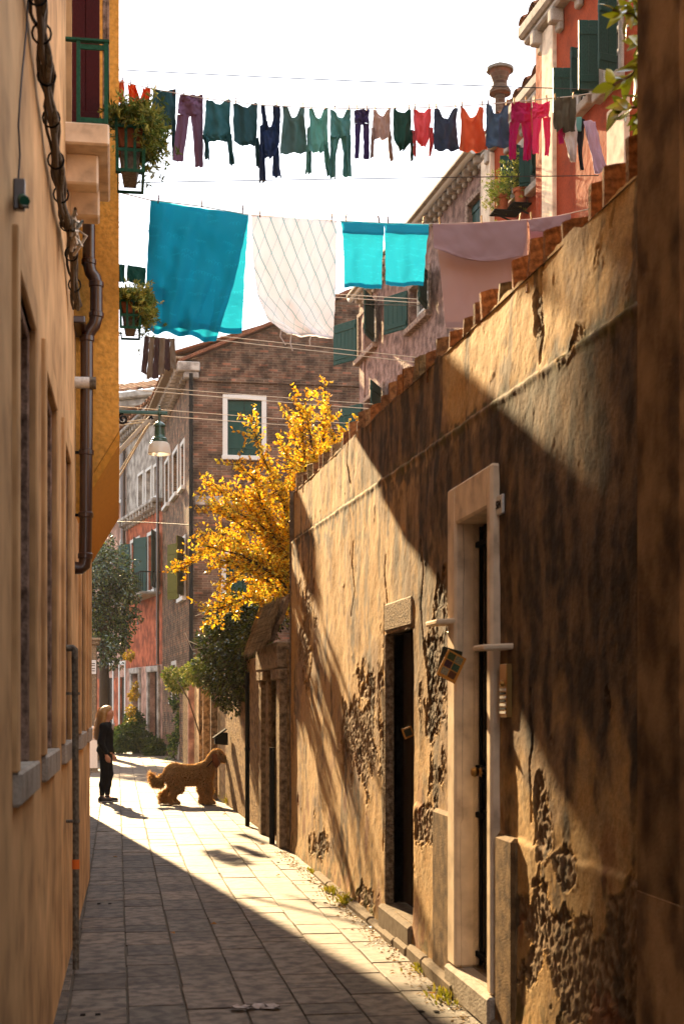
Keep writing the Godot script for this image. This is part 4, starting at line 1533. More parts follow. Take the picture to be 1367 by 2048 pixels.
func make_washing() -> void:
	fold.seed = 12
	fold.frequency = 0.05
	fold.fractal_octaves = 2
	mk("peg_dark", lin(0.10, 0.02, 0.02), {"rough": 0.5})
	mk("peg_wood", lin(0.55, 0.32, 0.12), {"rough": 0.6, "tex": T.fine, "ts": 20.0})
	mk("line_cord", lin(0.5, 0.45, 0.4), {"rough": 0.7})
	# lines
	wire("clothesline", [[228, 160], [303, 177], [405, 196], [520, 210], [615, 215], [700, 217], [825, 216], [918, 212], [1018, 205], [1105, 196], [1150, 192], [1225, 178]], DU, DU - 3.1, 0.006, M.line_cord, "white line across the lane hung with small garments")
	wire("clothesline", [[228, 382], [300, 400], [400, 412], [500, 430], [600, 437], [680, 442], [770, 446], [857, 448], [950, 446], [1053, 439], [1115, 432], [1190, 415]], DS, DS + 0.2, 0.007, M.line_cord, "clothesline carrying the blue sheets and the checked sheet")
	wire("overhead_wire", [[228, 139], [1222, 180]], DU + 0.3, DU - 3.0, 0.006, M.thin_wire, "thin bare wire just above the row of small garments", 3.0)
	wire("overhead_wire", [[228, 366], [1196, 351]], 17.4, 16.4, 0.006, M.thin_wire, "thin bare wire between the two rows of washing", -1.0)
	wire("overhead_wire", [[228, 443], [900, 525]], 22.0, 26.0, 0.006, M.thin_wire, "thin wire passing behind the sheets to the rose house", 0.0)
	wire("overhead_wire", [[228, 453], [900, 536]], 22.0, 26.0, 0.005, M.thin_wire, "lower of two thin wires behind the sheets", 0.0)
	for q in [[[485, 577], [884, 601], "upper of three cords before the rose house windows"], [[485, 582], [884, 609], "middle cord of three before the rose house windows"]]:
		wire("drying_cord", [q[0], q[1]], 27.0, 25.5, 0.008, M.pale_cord, q[2])
	wire("drying_cord", [[485, 603], [884, 612]], 27.0, 25.5, 0.007, M.grey_metal, "grey rail under the pale cords of the rose house")
	wire("drying_cord", [[400, 668], [845, 716]], 24.0, 24.0, 0.007, M.pale_cord, "pale cord above the brick house roof edge, upper of a pair")
	wire("drying_cord", [[400, 676], [845, 726]], 24.0, 24.0, 0.007, M.pale_cord, "pale cord above the brick house roof edge, lower of a pair")
	wire("drying_cord", [[228, 768], [745, 808]], 25.0, 25.0, 0.006, M.pale_cord, "pale cord crossing the brick house, upper of a pair", 1.0)
	wire("drying_cord", [[228, 776], [745, 818]], 25.0, 25.0, 0.008, M.pale_cord, "thick pale cord crossing the brick house, lower of a pair", 1.0)
	wire("drying_cord", [[228, 812], [745, 850]], 26.0, 26.0, 0.006, M.pale_cord, "thin cord passing behind the street lamp top", 1.0)
	wire("drying_cord", [[228, 824], [745, 862]], 26.0, 26.0, 0.007, M.pale_cord, "thin cord passing behind the street lamp arm", 1.0)
	wire("overhead_wire", [[222, 1043], [300, 1045], [384, 1050]], 45.0, 38.4, 0.012, M.thin_wire, "dark wire low across the front of the far houses")

	# upper row, left to right
	var c_or := cloth_mat("orange_cloth", lin(0.75, 0.11, 0.02), 0.8)
	var c_or2 := cloth_mat("rust_cloth", lin(0.65, 0.13, 0.05), 0.75)
	var c_dt := cloth_mat("dark_teal_cloth", lin(0.030, 0.085, 0.10), 0.45)
	var c_t := cloth_mat("teal_cloth", lin(0.035, 0.12, 0.14), 0.45)
	var c_pu := cloth_mat("plum_cloth", lin(0.17, 0.09, 0.15), 0.5)
	var c_na := cloth_mat("navy_cloth", lin(0.025, 0.045, 0.12), 0.5)
	var c_gr := cloth_mat("slate_green_cloth", lin(0.08, 0.15, 0.15), 0.55)
	var c_lt := cloth_mat("pale_teal_cloth", lin(0.15, 0.38, 0.36), 0.75)
	var c_lg := cloth_mat("sea_green_cloth", lin(0.10, 0.27, 0.26), 0.7)
	var c_vi := cloth_mat("violet_cloth", lin(0.045, 0.03, 0.11), 0.5)
	var c_be := cloth_mat("beige_cloth", lin(0.50, 0.36, 0.33), 0.8)
	var c_dg := cloth_mat("bottle_green_cloth", lin(0.015, 0.065, 0.05), 0.35)
	var c_co := cloth_mat("coral_cloth", lin(0.72, 0.12, 0.14), 0.75)
	var c_sl := cloth_mat("slate_cloth", lin(0.035, 0.05, 0.085), 0.4)
	var c_bl := cloth_mat("dusk_blue_cloth", lin(0.06, 0.10, 0.16), 0.45)
	var c_mg := cloth_mat("magenta_cloth", lin(0.40, 0.008, 0.10), 0.6)
	var c_pk := cloth_mat("pink_cloth", lin(0.80, 0.05, 0.16), 0.7)
	var c_ol := cloth_mat("olive_cloth", lin(0.09, 0.075, 0.05), 0.4)
	var c_wh := cloth_mat("white_cloth", lin(0.66, 0.62, 0.66), 0.8)
	var c_lv := cloth_mat("lavender_cloth", lin(0.55, 0.42, 0.55), 0.8)
	var c_bk := cloth_mat("black_cloth", lin(0.012, 0.011, 0.014), 0.2)

	garment("vest", "bright orange vest hung by its straps above the balcony plants", c_or, DU, [
		["strap", [[170, 256, 271], [185, 257, 275], [200, 258, 280]]], ["strap", [[176, 287, 301], [190, 283, 301], [203, 279, 299]]], ["body", [[197, 257, 299], [235, 258, 298], [262, 255, 300]]]], [[261, 168], [295, 175]], "bright orange vest")
	garment("vest", "narrow orange edge of a vest behind the amber bay corner", c_or2, DU, [["body", [[162, 226, 248], [185, 226, 249], [206, 226, 247]]]], [[246, 160]], "half hidden orange vest")
	garment("long_sleeved_top", "dark teal top with one sleeve trailing beside the plum trousers", c_dt, DU, [
		["body", [[179, 306, 352], [215, 305, 351], [245, 307, 350], [262, 312, 338]], {"dip": 5.0}], ["sleeve", [[238, 340, 352], [275, 343, 351], [320, 345, 353]]]], [[312, 177], [347, 187]], "dark teal top")
	garment("trousers", "plum purple trousers hung by the waist", c_pu, DU, [
		["waist", [[190, 360, 405], [205, 357, 406], [231, 355, 406]], {"hem": 0.5}], ["leg", [[229, 355, 379], [275, 350, 373], [322, 346, 366]], {"amp": 0.012}], ["leg", [[229, 381, 406], [280, 387, 406], [334, 390, 406]], {"amp": 0.012}]], [[368, 190], [399, 196]], "plum trousers")
	garment("long_sleeved_top", "teal top with wide neck and two sleeves hanging past its hem", c_t, DU, [
		["body", [[199, 412, 461], [240, 410, 460], [270, 406, 462], [282, 412, 456]], {"dip": 9.0}], ["sleeve", [[268, 405, 418], [290, 409, 418], [318, 409, 419]]], ["sleeve", [[268, 452, 463], [300, 456, 466], [330, 459, 471]]]], [[416, 197], [456, 202]], "teal wide necked top")
	garment("long_sleeved_top", "dusky teal top beside the patterned navy top", c_dt, DU, [
		["body", [[206, 467, 515], [245, 466, 514], [283, 468, 513], [290, 472, 508]], {"dip": 9.0}], ["sleeve", [[275, 508, 516], [305, 511, 521], [334, 512, 524]]]], [[471, 204], [510, 208]], "dusky teal top")
	garment("long_sleeved_top", "navy patterned top with deep open neck and long flared sleeves", c_na, DU, [
		["strap", [[211, 521, 530], [240, 524, 533], [258, 525, 541]]], ["strap", [[211, 545, 559], [235, 547, 560], [258, 540, 559]]], ["body", [[254, 526, 559], [285, 526, 559], [315, 530, 548]]], ["sleeve", [[250, 520, 529], [310, 519, 529], [364, 519, 532]]], ["sleeve", [[295, 548, 557], [330, 545, 559], [354, 544, 564]]]], [[526, 208], [554, 211]], "patterned navy top")
	garment("tank_top", "slate green tank top with scooped neck", c_gr, DU, [["body", [[213, 565, 609], [235, 566, 608], [270, 563, 611], [307, 560, 614]], {"dip": 22.0, "waves": 2.2}]], [[570, 211], [606, 213]], "slate green tank top")
	garment("long_sleeved_top", "pale teal sheer top with scooped neck and long sleeves", c_lt, DU, [
		["body", [[216, 617, 655], [240, 619, 654], [280, 617, 655], [304, 619, 648]], {"dip": 22.0, "waves": 2.0}], ["sleeve", [[255, 614, 621], [300, 613, 622], [347, 611, 622]]], ["sleeve", [[282, 647, 656], [320, 648, 660], [352, 652, 662]]]], [[622, 214], [650, 216]], "pale teal top")
	garment("long_dress", "sea green garment with split tails and round neckline", c_lg, DU, [
		["body", [[218, 661, 701], [240, 660, 700], [275, 660, 701]], {"dip": 17.0}], ["tail", [[270, 660, 681], [310, 659, 671], [355, 657, 671]]], ["tail", [[270, 681, 701], [310, 686, 701], [353, 684, 703]]]], [[669, 216], [697, 217]], "sea green garment")
	garment("leggings", "small dark violet leggings", c_vi, DU, [
		["waist", [[219, 709, 738], [235, 709, 737], [248, 709, 738]], {"hem": 0.5}], ["leg", [[247, 709, 721], [285, 710, 719], [317, 709, 717]], {"amp": 0.008}], ["leg", [[247, 725, 738], [285, 727, 738], [318, 726, 738]], {"amp": 0.008}]], [[714, 217], [733, 218]], "violet leggings")
	garment("long_sleeved_top", "beige cardigan with narrow sleeves", c_be, DU, [
		["body", [[219, 746, 780], [245, 745, 780], [278, 747, 777]], {"dip": 13.0}], ["sleeve", [[255, 743, 749], [290, 741, 748], [315, 740, 747]]], ["sleeve", [[262, 774, 781], [295, 777, 783], [322, 779, 786]]]], [[750, 217], [776, 218]], "beige cardigan")
	garment("long_sleeved_top", "bottle green top with pointed hem", c_dg, DU, [
		["body", [[219, 786, 822], [250, 785, 822], [284, 786, 821], [300, 797, 808]], {"dip": 7.0}], ["sleeve", [[260, 820, 826], [295, 820, 826], [322, 820, 827]]]], [[790, 217], [817, 217]], "bottle green top")
	garment("long_sleeved_top", "coral pink top with short sleeves hanging down", c_co, DU, [
		["body", [[218, 826, 861], [245, 826, 860], [278, 828, 858], [292, 838, 850]], {"dip": 8.0}], ["sleeve", [[262, 824, 830], [285, 825, 832], [313, 827, 832]]], ["sleeve", [[255, 857, 865], [285, 858, 868], [311, 856, 862]]]], [[829, 216], [857, 216]], "coral top")
	garment("tank_top", "dark slate tank top beside the coral top", c_sl, DU, [["body", [[217, 868, 914], [240, 867, 913], [275, 866, 914], [300, 866, 916]], {"dip": 20.0, "waves": 2.1}]], [[872, 215], [910, 213]], "dark slate tank top")
	garment("tank_top", "rust orange sleeveless top beside the dusk blue one", c_or2, DU, [["body", [[213, 920, 967], [240, 920, 966], [275, 918, 970], [302, 918, 972]], {"dip": 22.0, "waves": 2.2}]], [[923, 211], [963, 209]], "rust orange top")
	garment("tank_top", "dusk blue sleeveless top with a scooped neck", c_bl, DU, [["body", [[210, 971, 1016], [235, 972, 1014], [270, 970, 1018], [295, 969, 1020]], {"dip": 18.0, "waves": 2.0}]], [[975, 208], [1012, 206]], "dusk blue top")
	garment("trousers", "magenta trousers drying on the line", c_mg, DU, [
		["waist", [[206, 1021, 1062], [225, 1020, 1062], [246, 1019, 1063]], {"hem": 0.5}], ["leg", [[244, 1019, 1039], [280, 1017, 1032], [318, 1016, 1031]], {"amp": 0.012}], ["leg", [[244, 1041, 1063], [280, 1046, 1062], [320, 1046, 1060]], {"amp": 0.012}]], [[1027, 204], [1051, 202]], "magenta trousers")
	garment("trousers", "hot pink trousers next to the magenta pair", c_pk, DU, [
		["waist", [[203, 1064, 1098], [220, 1063, 1098], [236, 1063, 1099]], {"hem": 0.5, "dip": 5.0}], ["leg", [[235, 1063, 1083], [270, 1064, 1077], [307, 1063, 1077]], {"amp": 0.012}], ["leg", [[235, 1084, 1099], [270, 1088, 1100], [311, 1088, 1096]], {"amp": 0.012}]], [[1068, 202], [1092, 199]], "hot pink trousers")
	garment("scarf", "dark olive scarf folded over the line", c_ol, DU, [["body", [[195, 1108, 1150], [225, 1104, 1149], [262, 1106, 1148]], {"hem": 6.0, "waves": 3.0}]], [[1109, 196], [1145, 193]], "olive scarf")
	garment("sock", "dark red sock hanging by the scarf", c_mg, DU + 0.1, [["body", [[240, 1117, 1127], [265, 1115, 1129], [287, 1117, 1126]], {"nu": 5, "nv": 8, "amp": 0.006}]], [])
	garment("undershirt", "white undershirt hanging low beside the scarf", c_wh, DU + 0.15, [["body", [[240, 1128, 1156], [275, 1124, 1156], [305, 1134, 1152], [322, 1143, 1150]], {"hem": 6.0}]], [])
	garment("sock", "teal sock hanging above the black one", c_lt, DU + 0.05, [["body", [[234, 1152, 1162], [250, 1151, 1162], [262, 1153, 1161]], {"nu": 5, "nv": 6, "amp": 0.006}]], [])
	garment("sock", "long black stocking beside the white cloth", c_bk, DU + 0.1, [["body", [[238, 1157, 1168], [275, 1153, 1166], [305, 1155, 1163], [340, 1159, 1166]], {"nu": 5, "nv": 10, "amp": 0.008}]], [])
	garment("cloth", "white and lavender cloth slanting at the red house end of the line", c_lv, DU + 0.05, [["body", [[242, 1166, 1190], [275, 1172, 1196], [310, 1181, 1206], [346, 1187, 1215]], {"hem": 4.0}]], [])

	# sheets
	var pc := print_cloud()
	var blue := mk("blue_sheet", lin(0.02, 0.40, 0.60), {"uv": true, "tex": pc, "rough": 0.9, "spec": 0.15, "back": Color(0.95, 0.95, 0.95)})
	var dense := mk("blue_sheet_doubled", lin(0.02, 0.40, 0.60), {"uv": true, "tex": pc, "rough": 0.9, "spec": 0.15, "back": Color(0.95, 0.95, 0.95)})
	var o := thing("bed_sheet", on_d(400, 410, DS), "large turquoise sheet with cloud print folded double over the line", "sheet", "sheets drying on the lower line")
	var b := MB.new()
	cloth(b, DS, [[401, 301, 497, 432], [530, 294, 470, 560], [661, 288, 432, 684]], {"nu": 26, "nv": 26, "amp": 0.045, "waves": 3.3, "gap": 0.0, "hem": 6.0})
	part(o, "front_layer", b, dense)
	b = MB.new()
	cloth(b, DS + 0.04, [[400, 301, 497, 431], [530, 296, 489, 550], [650, 290, 483, 668]], {"nu": 22, "nv": 22, "amp": 0.02, "waves": 2.0, "gap": 0.0, "hem": 3.0})
	part(o, "back_layer", b, blue)
	var chk := mk("check_sheet", lin(0.90, 0.93, 0.98), {"uv": true, "tex": print_check(), "rough": 0.9, "spec": 0.15, "back": Color(0.85, 0.85, 0.85)})
	o = thing("bed_sheet", on_d(590, 436, DS), "white sheet with diagonal blue check and loose tapes at the hem", "sheet", "sheets drying on the lower line")
	b = MB.new()
	cloth(b, DS, [[432, 503, 673, 441], [520, 506, 672, 520], [590, 515, 669, 600], [640, 535, 667, 650], [668, 573, 666, 676]], {"nu": 26, "nv": 26, "amp": 0.022, "waves": 1.8, "gap": 0.03, "hem": 3.0})
	part(o, "cloth", b, chk)
	b = MB.new()
	for q in [[583, 668, 585, 702], [563, 655, 571, 690], [622, 672, 620, 690]]:
		b = MB.new()
		b.tube(PackedVector3Array([on_d(q[0], q[1], DS), on_d(q[0] - 3, (q[1] + q[3]) * 0.5, DS), on_d(q[2], q[3], DS)]), 0.007, 5)
		part(o, "tape", b, c_wh)
	for q in [["left", 683, 768, 443, 447, 689, 762, 573, 577, "turquoise pillowcase with cloud print beside the checked sheet"], ["right", 769, 857, 447, 449, 770, 846, 571, 572, "turquoise pillowcase with cloud print beside the mauve towel"]]:
		o = thing("pillowcase", on_d((q[1] + q[2]) * 0.5, q[3], DS), q[9], "pillowcase", "sheets drying on the lower line")
		b = MB.new()
		cloth(b, DS, [[q[3], q[1], q[2], q[4]], [510, lerpf(q[1], q[5], 0.7), lerpf(q[2], q[6], 0.6), 512], [q[7], q[5], q[6], q[8]]], {"nu": 14, "nv": 16, "amp": 0.022, "waves": 1.4, "gap": 0.0, "hem": 3.0})
		part(o, "back_layer", b, blue)
		b = MB.new()
		cloth(b, DS - 0.05, [[q[3], q[1] - 2, q[2], q[4]], [467, q[1] + 1, q[2] - 1, 470]], {"nu": 12, "nv": 5, "amp": 0.006, "gap": 0.0, "hem": 2.0})
		part(o, "folded_top", b, dense)
	var mv := cloth_mat("mauve_towel", lin(0.46, 0.33, 0.32), 0.8)
	var mv2 := cloth_mat("mauve_flap", lin(0.36, 0.25, 0.27), 0.6)
	var lil := cloth_mat("lilac_towel", lin(0.55, 0.34, 0.42), 0.75)
	o = thing("bath_towel", on_d(960, 445, DS), "large mauve towel folded over the line with a short front flap", "towel", "sheets drying on the lower line")
	b = MB.new()
	cloth(b, DS + 0.12, [[448, 868, 1053, 440], [545, 880, 1054, 540], [655, 890, 1050, 662]], {"nu": 20, "nv": 20, "amp": 0.016, "waves": 1.0, "gap": 0.014, "hem": 2.0})
	part(o, "back_panel", b, mv)
	b = MB.new()
	cloth(b, DS - 0.1, [[448, 864, 1053, 440], [470, 866, 1051, 465], [490, 866, 1048, 492], [496, 868, 1044, 508]], {"nu": 20, "nv": 10, "amp": 0.012, "gap": 0.008, "hem": 0.0, "dip": 0.0, "waves": 1.0})
	# the flap's lower edge sags in the middle
	for i in b.v.size():
		var f := clampf((b.v[i].x - b.v[0].x) / (on_d(1053, 440, DS).x - on_d(864, 448, DS).x), 0.0, 1.0)
		var dn := clampf((on_d(960, 444, DS).y - b.v[i].y) / 0.28, 0.0, 1.0)
		b.v[i].y -= sin(f * PI) * dn * 0.11
	part(o, "front_flap", b, mv2)
	o = thing("bath_towel", on_d(1085, 436, DS), "lilac towel next to the mauve one, half behind the coping tiles", "towel", "sheets drying on the lower line")
	b = MB.new()
	cloth(b, DS + 0.1, [[440, 1056, 1140, 428], [480, 1059, 1140, 480], [540, 1062, 1140, 540]], {"amp": 0.015})
	part(o, "back_panel", b, lil)
	b = MB.new()
	cloth(b, DS - 0.03, [[440, 1055, 1140, 428], [463, 1061, 1140, 462]], {"amp": 0.01, "nv": 5})
	part(o, "front_flap", b, mv2)
	for q in [[317, 401], [404, 409], [485, 421], [520, 430], [663, 437]]:
		peg(q[0], q[1], DS, "turquoise sheet" if q[0] < 490 else "checked sheet", M.peg_dark, 1.15)
	for q in [[692, 438], [757, 441], [775, 443], [846, 443]]:
		peg(q[0], q[1], DS, "turquoise pillowcases", M.peg_dark if q[0] < 800 else M.peg_wood, 1.15)
	for q in [[878, 444], [962, 441], [1039, 436], [1061, 434]]:
		peg(q[0], q[1], DS, "mauve and lilac towels", M.peg_wood, 1.15)
	# pleated skirt on a short line behind
	wire("clothesline", [[228, 664], [290, 672], [352, 680], [400, 684]], 24.0, 24.0, 0.006, M.line_cord, "short line holding the brown striped skirt")
	o = thing("skirt", on_d(320, 674, 24.0), "brown and beige striped pleated skirt hanging behind the blue sheet", "clothing")
	var pl := cloth_mat("brown_pleat", lin(0.085, 0.05, 0.05), 0.5)
	var pl2 := cloth_mat("beige_pleat", lin(0.24, 0.18, 0.13), 0.6)
	for k in 6:
		var a := lerpf(289, 350, k / 6.0); var e := lerpf(289, 350, (k + 1) / 6.0)
		var a2 := lerpf(281, 353, k / 6.0); var e2 := lerpf(281, 353, (k + 1) / 6.0)
		b = MB.new()
		cloth(b, 24.0 - 0.02 * (k % 2), [[673 + k * 0.8, a, e], [715, (a + a2) * 0.5, (e + e2) * 0.5], [748 + 10.0 * sin(k * 1.0), a2, e2]], {"nu": 5, "nv": 9, "amp": 0.03, "waves": 0.5, "hem": 6.0})
		part(o, "pleat", b, pl if k % 2 == 0 else pl2)
	o = thing("dark_cloth", on_d(265, 530, 17.6), "dark green cloth hanging behind the lower plant box", "cloth")
	b = MB.new()
	cloth(b, 17.6, [[526, 228, 250, 530], [560, 228, 249, 566]], {"amp": 0.01})
	part(o, "panel", b, c_dg)
	b = MB.new()
	cloth(b, 17.6, [[530, 255, 292, 536], [560, 254, 290, 574]], {"amp": 0.01})
	part(o, "panel", b, c_dg)

# ---------------------------------------------------------------- leaves
# one folded leaf at p, tip along dir, face roughly n
func leaf(b: MB, p: Vector3, dir: Vector3, n: Vector3, l: float, w: float, c: Color) -> void:
	b.col = c
	var z := dir.normalized()
	var x := n.cross(z)
	if x.length() < 0.01:
		x = Vector3.RIGHT.cross(z)
	x = x.normalized()
	var y := z.cross(x)
	var tip := p + z * l - y * l * 0.12
	var m := p + z * l * 0.48
	var a := m + x * w * 0.5 + y * w * 0.16
	var e := m - x * w * 0.5 + y * w * 0.16
	b.tri(p, tip, a)
	b.tri(p, e, tip)

func rdir(r: RandomNumberGenerator) -> Vector3:
	var v := Vector3(r.randfn(), r.randfn(), r.randfn())
	return v.normalized() if v.length() > 0.001 else Vector3.UP

# leaves spread through balls [centre, radius]; more near the skin, clumped by noise
func bush(b: MB, balls: Array, count: int, l: float, cols: Array, seed_: int, droop := 0.3) -> void:
	var r := RandomNumberGenerator.new()
	r.seed = seed_
	var nz := noise(seed_, 3.5, 2)
	var vol := 0.0
	for q in balls: vol += pow(q[1], 2.4)
	for q in balls:
		var n := int(count * pow(q[1], 2.4) / vol)
		for i in n:
			var dd := rdir(r)
			var rad: float = q[1] * (0.35 + 0.65 * pow(r.randf(), 0.45)) * (1.0 + 0.3 * nz.get_noise_3dv(dd * 0.6 + q[0]))
			var p: Vector3 = q[0] + dd * rad
			if nz.get_noise_3dv(p * 1.4) < -0.22:
				continue
			var out := (dd + rdir(r) * 0.8 + Vector3(0, -droop, 0)).normalized()
			var nn := (Vector3.UP * 0.7 + rdir(r) * 0.7 + dd * 0.4).normalized()
			var c: Color = cols[r.randi() % cols.size()] * r.randf_range(0.7, 1.2)
			var s := r.randf_range(0.7, 1.25)
			leaf(b, p, out, nn, l * s, l * 0.55 * s, c)

func spiky(b: MB, centre: Vector3, size: Vector3, count: int, l: float, cols: Array, seed_: int) -> void:
	var r := RandomNumberGenerator.new()
	r.seed = seed_
	for i in count:
		var c0 := centre + Vector3(r.randfn() * size.x, r.randfn() * size.y, r.randfn() * size.z) * 0.45
		var ax := (rdir(r) + Vector3.UP * 0.4).normalized()
		var col: Color = cols[r.randi() % cols.size()] * r.randf_range(0.7, 1.15)
		for k in 7:
			leaf(b, c0 + ax * l * 0.1 * k, (rdir(r) + ax * 0.8).normalized(), rdir(r), l, l * 0.28, col)

# ---------------------------------------------------------------- what hangs on the ochre house
func make_left_items() -> void:
	var b: MB
	# bundle of old cables strapped along the wall
	var run := []
	for q in [[70, -60], [78, 20], [90, 120], [101, 220], [112, 320], [124, 400], [138, 465], [147, 540], [153, 612]]:
		run.append(lp(q[0], q[1], 0.05))
	var bundle := thing("cable_bundle", LF * run[0], "thick strapped bundle of old cables along the ochre wall", "cables")
	var r := RandomNumberGenerator.new()
	r.seed = 3
	for k in 6:
		b = MB.new()
		var pts := PackedVector3Array()
		for i in 49:
			var f := i / 6.0
			var j := mini(int(f), run.size() - 2)
			var p: Vector3 = run[j].lerp(run[j + 1], f - j)
			var a := k * TAU / 6.0 + 0.35 * sin(i * 0.4 + k)
			var rad := 0.024 + 0.016 * sin(i * 0.9 + k * 2.0)
			p += Vector3(0, cos(a) * rad, sin(a) * rad * 0.7) + Vector3(0, 0.03 * sin(i * 0.35) * (1.0 if k == 5 else 0.2), 0)
			if k == 4: p += Vector3(0, 0.05 + 0.02 * sin(i * 0.7), -0.01)
			pts.append(LF * p)
		b.tube(pts, 0.013 if k < 4 else 0.008, 6)
		part(bundle, "cable", b, M.cable if k != 2 else M.grey_metal)
	for i in 9:
		b = MB.new()
		var f := 0.6 + i * 0.85
		var j := mini(int(f), run.size() - 2)
		var c: Vector3 = run[j].lerp(run[j + 1], f - j)
		var ring := PackedVector3Array()
		for m in 13:
			ring.append(LF * (c + Vector3(0, cos(TAU * m / 12.0) * 0.043, sin(TAU * m / 12.0) * 0.038)))
		b.tube(ring, 0.005, 5, false)
		part(bundle, "strap", b, M.black_metal)
	# knot of cords where the bundle is tied up
	b = MB.new()
	for k in 5:
		var kn := PackedVector3Array()
		var c := lp(142, 468, 0.07)
		for m in 10:
			kn.append(LF * (c + Vector3(r.randfn() * 0.10, r.randfn() * 0.05, absf(r.randfn()) * 0.03)))
		b.tube(kn, 0.009, 5)
	part(bundle, "knot", b, M.pale_cord)
	# loose thin wire up the wall, ending at a small clip
	b = MB.new()
	var tw := PackedVector3Array()
	for q in [[58, -40], [53, 60], [45, 140], [40, 200], [37, 250], [40, 310], [36, 372]]:
		tw.append(LF * lp(q[0], q[1], 0.012))
	b.tube(tw, 0.004, 5)
	single("loose_wire", b, M.thin_wire, tw[-1], "thin loose wire hanging down the ochre wall", "wire")
	var clip := thing("wall_clip", LF * lp(42, 395, 0.0), "small rusty wall clip holding a green plug", "clip")
	b = MB.new()
	b.box(LF * Transform3D(Basis(), lp(39, 390, 0.02)), Vector3(0.03, 0.11, 0.04), 0.004)
	part(clip, "bracket", b, M.brown_metal)
	b = MB.new()
	b.tube(PackedVector3Array([LF * lp(44, 396, 0.02), LF * lp(50, 402, 0.06)]), 0.018, 8)
	part(clip, "plug", b, M.green_metal)
	b = MB.new()
	b.bar(LF * lp(40, 408, 0.0), LF * lp(52, 414, 0.08), 0.02, 0.008)
	part(clip, "tongue", b, M.grey_metal)

	# brown drainpipe with a swan neck
	var D := -(LF * Vector3(lp(152, 900).x, 0, 0)).z - 0.14
	var pp := PackedVector3Array()
	for q in [[178, 436], [178, 520], [178, 528], [182, 545], [190, 556], [193, 566], [193, 572], [193, 625], [193, 634], [189, 650], [180, 662], [175, 672], [174, 682], [174, 760], [173, 900], [172, 1050], [171, 1118], [169, 1130], [162, 1136], [150, 1136]]:
		pp.append(on_d(q[0], q[1], D))
	b = MB.new()
	b.tube(pp, 0.046, 14)
	var dp := thing("brown_drainpipe", pp[-1], "glossy dark brown drainpipe with a swan neck beside the amber bay", "drainpipe")
	part(dp, "pipe", b, M.brown_metal)
	for q in [[178, 524], [193, 569], [193, 630], [174.5, 678], [173, 905], [172, 1030], [171, 1112]]:
		b = MB.new()
		var c := on_d(q[0], q[1], D)
		b.lathe([Vector2(0.046, -0.022), Vector2(0.054, -0.016), Vector2(0.054, 0.016), Vector2(0.046, 0.022)], Transform3D(Basis(), c), 14)
		part(dp, "collar", b, M.brown_metal)
	for q in [905, 1030]:
		b = MB.new()
		b.bar(on_d(148, q, D + 0.02), on_d(172, q, D + 0.02), 0.012, 0.02)
		part(dp, "holder", b, M.black_metal)
	# slim grey downpipe that starts at an elbow
	var g := PackedVector3Array()
	for q in [[143, 1296, 0.0], [149, 1296, 0.05], [153, 1299, 0.06], [154, 1308, 0.06]]:
		var w := lp(150, q[1], 0.06)
		g.append(LF * Vector3(w.x, w.y, q[2]))
	var w0 := lp(152, 1500, 0.06)
	g.append(LF * Vector3(w0.x, 1.0, 0.06))
	g.append(LF * Vector3(w0.x, 0.02, 0.06))
	b = MB.new()
	b.tube(g, 0.021, 10)
	var gp := thing("grey_downpipe", g[-1], "slim grey downpipe with an elbow under the left windows", "drainpipe")
	part(gp, "pipe", b, M.grey_metal)
	for yy in [1.75, 0.95]:
		b = MB.new()
		b.bar(LF * Vector3(w0.x, yy, -0.01), LF * Vector3(w0.x, yy, 0.085), 0.05, 0.016)
		part(gp, "holder", b, M.grey_metal)
	b = MB.new()
	b.lathe([Vector2(0.0215, -0.03), Vector2(0.0235, -0.028), Vector2(0.0235, 0.028), Vector2(0.0215, 0.03)], Transform3D(Basis(), LF * Vector3(w0.x, 0.68, 0.06)), 10)
	part(gp, "joint_ring", b, mk("orange_plastic", lin(0.7, 0.16, 0.03), {"rough": 0.5}))
	# pale vent stub
	var vs := lp(150, 765, 0.0)
	b = MB.new()
	b.tube(PackedVector3Array([LF * vs, LF * (vs + Vector3(0, 0, 0.11))]), 0.042, 14)
	var vp := thing("vent_pipe", LF * vs, "short white vent pipe sticking out of the ochre wall", "pipe")
	part(vp, "pipe", b, M.white_paint)
	b = MB.new()
	b.tube(PackedVector3Array([LF * (vs + Vector3(0, 0, 0.105)), LF * (vs + Vector3(0, 0, 0.15))]), 0.044, 14)
	part(vp, "cap", b, M.grey_metal)

	planter("balcony_planter", 9.7, 232, 290, 205, 250, 345, "green iron basket of succulents hooked on the balcony rail", 61, 1.0)
	planter("wall_planter", 13.2, 240, 282, 575, 600, 658, "green iron basket with trailing plants low on the amber bay", 67, 0.9)
	make_lamp()

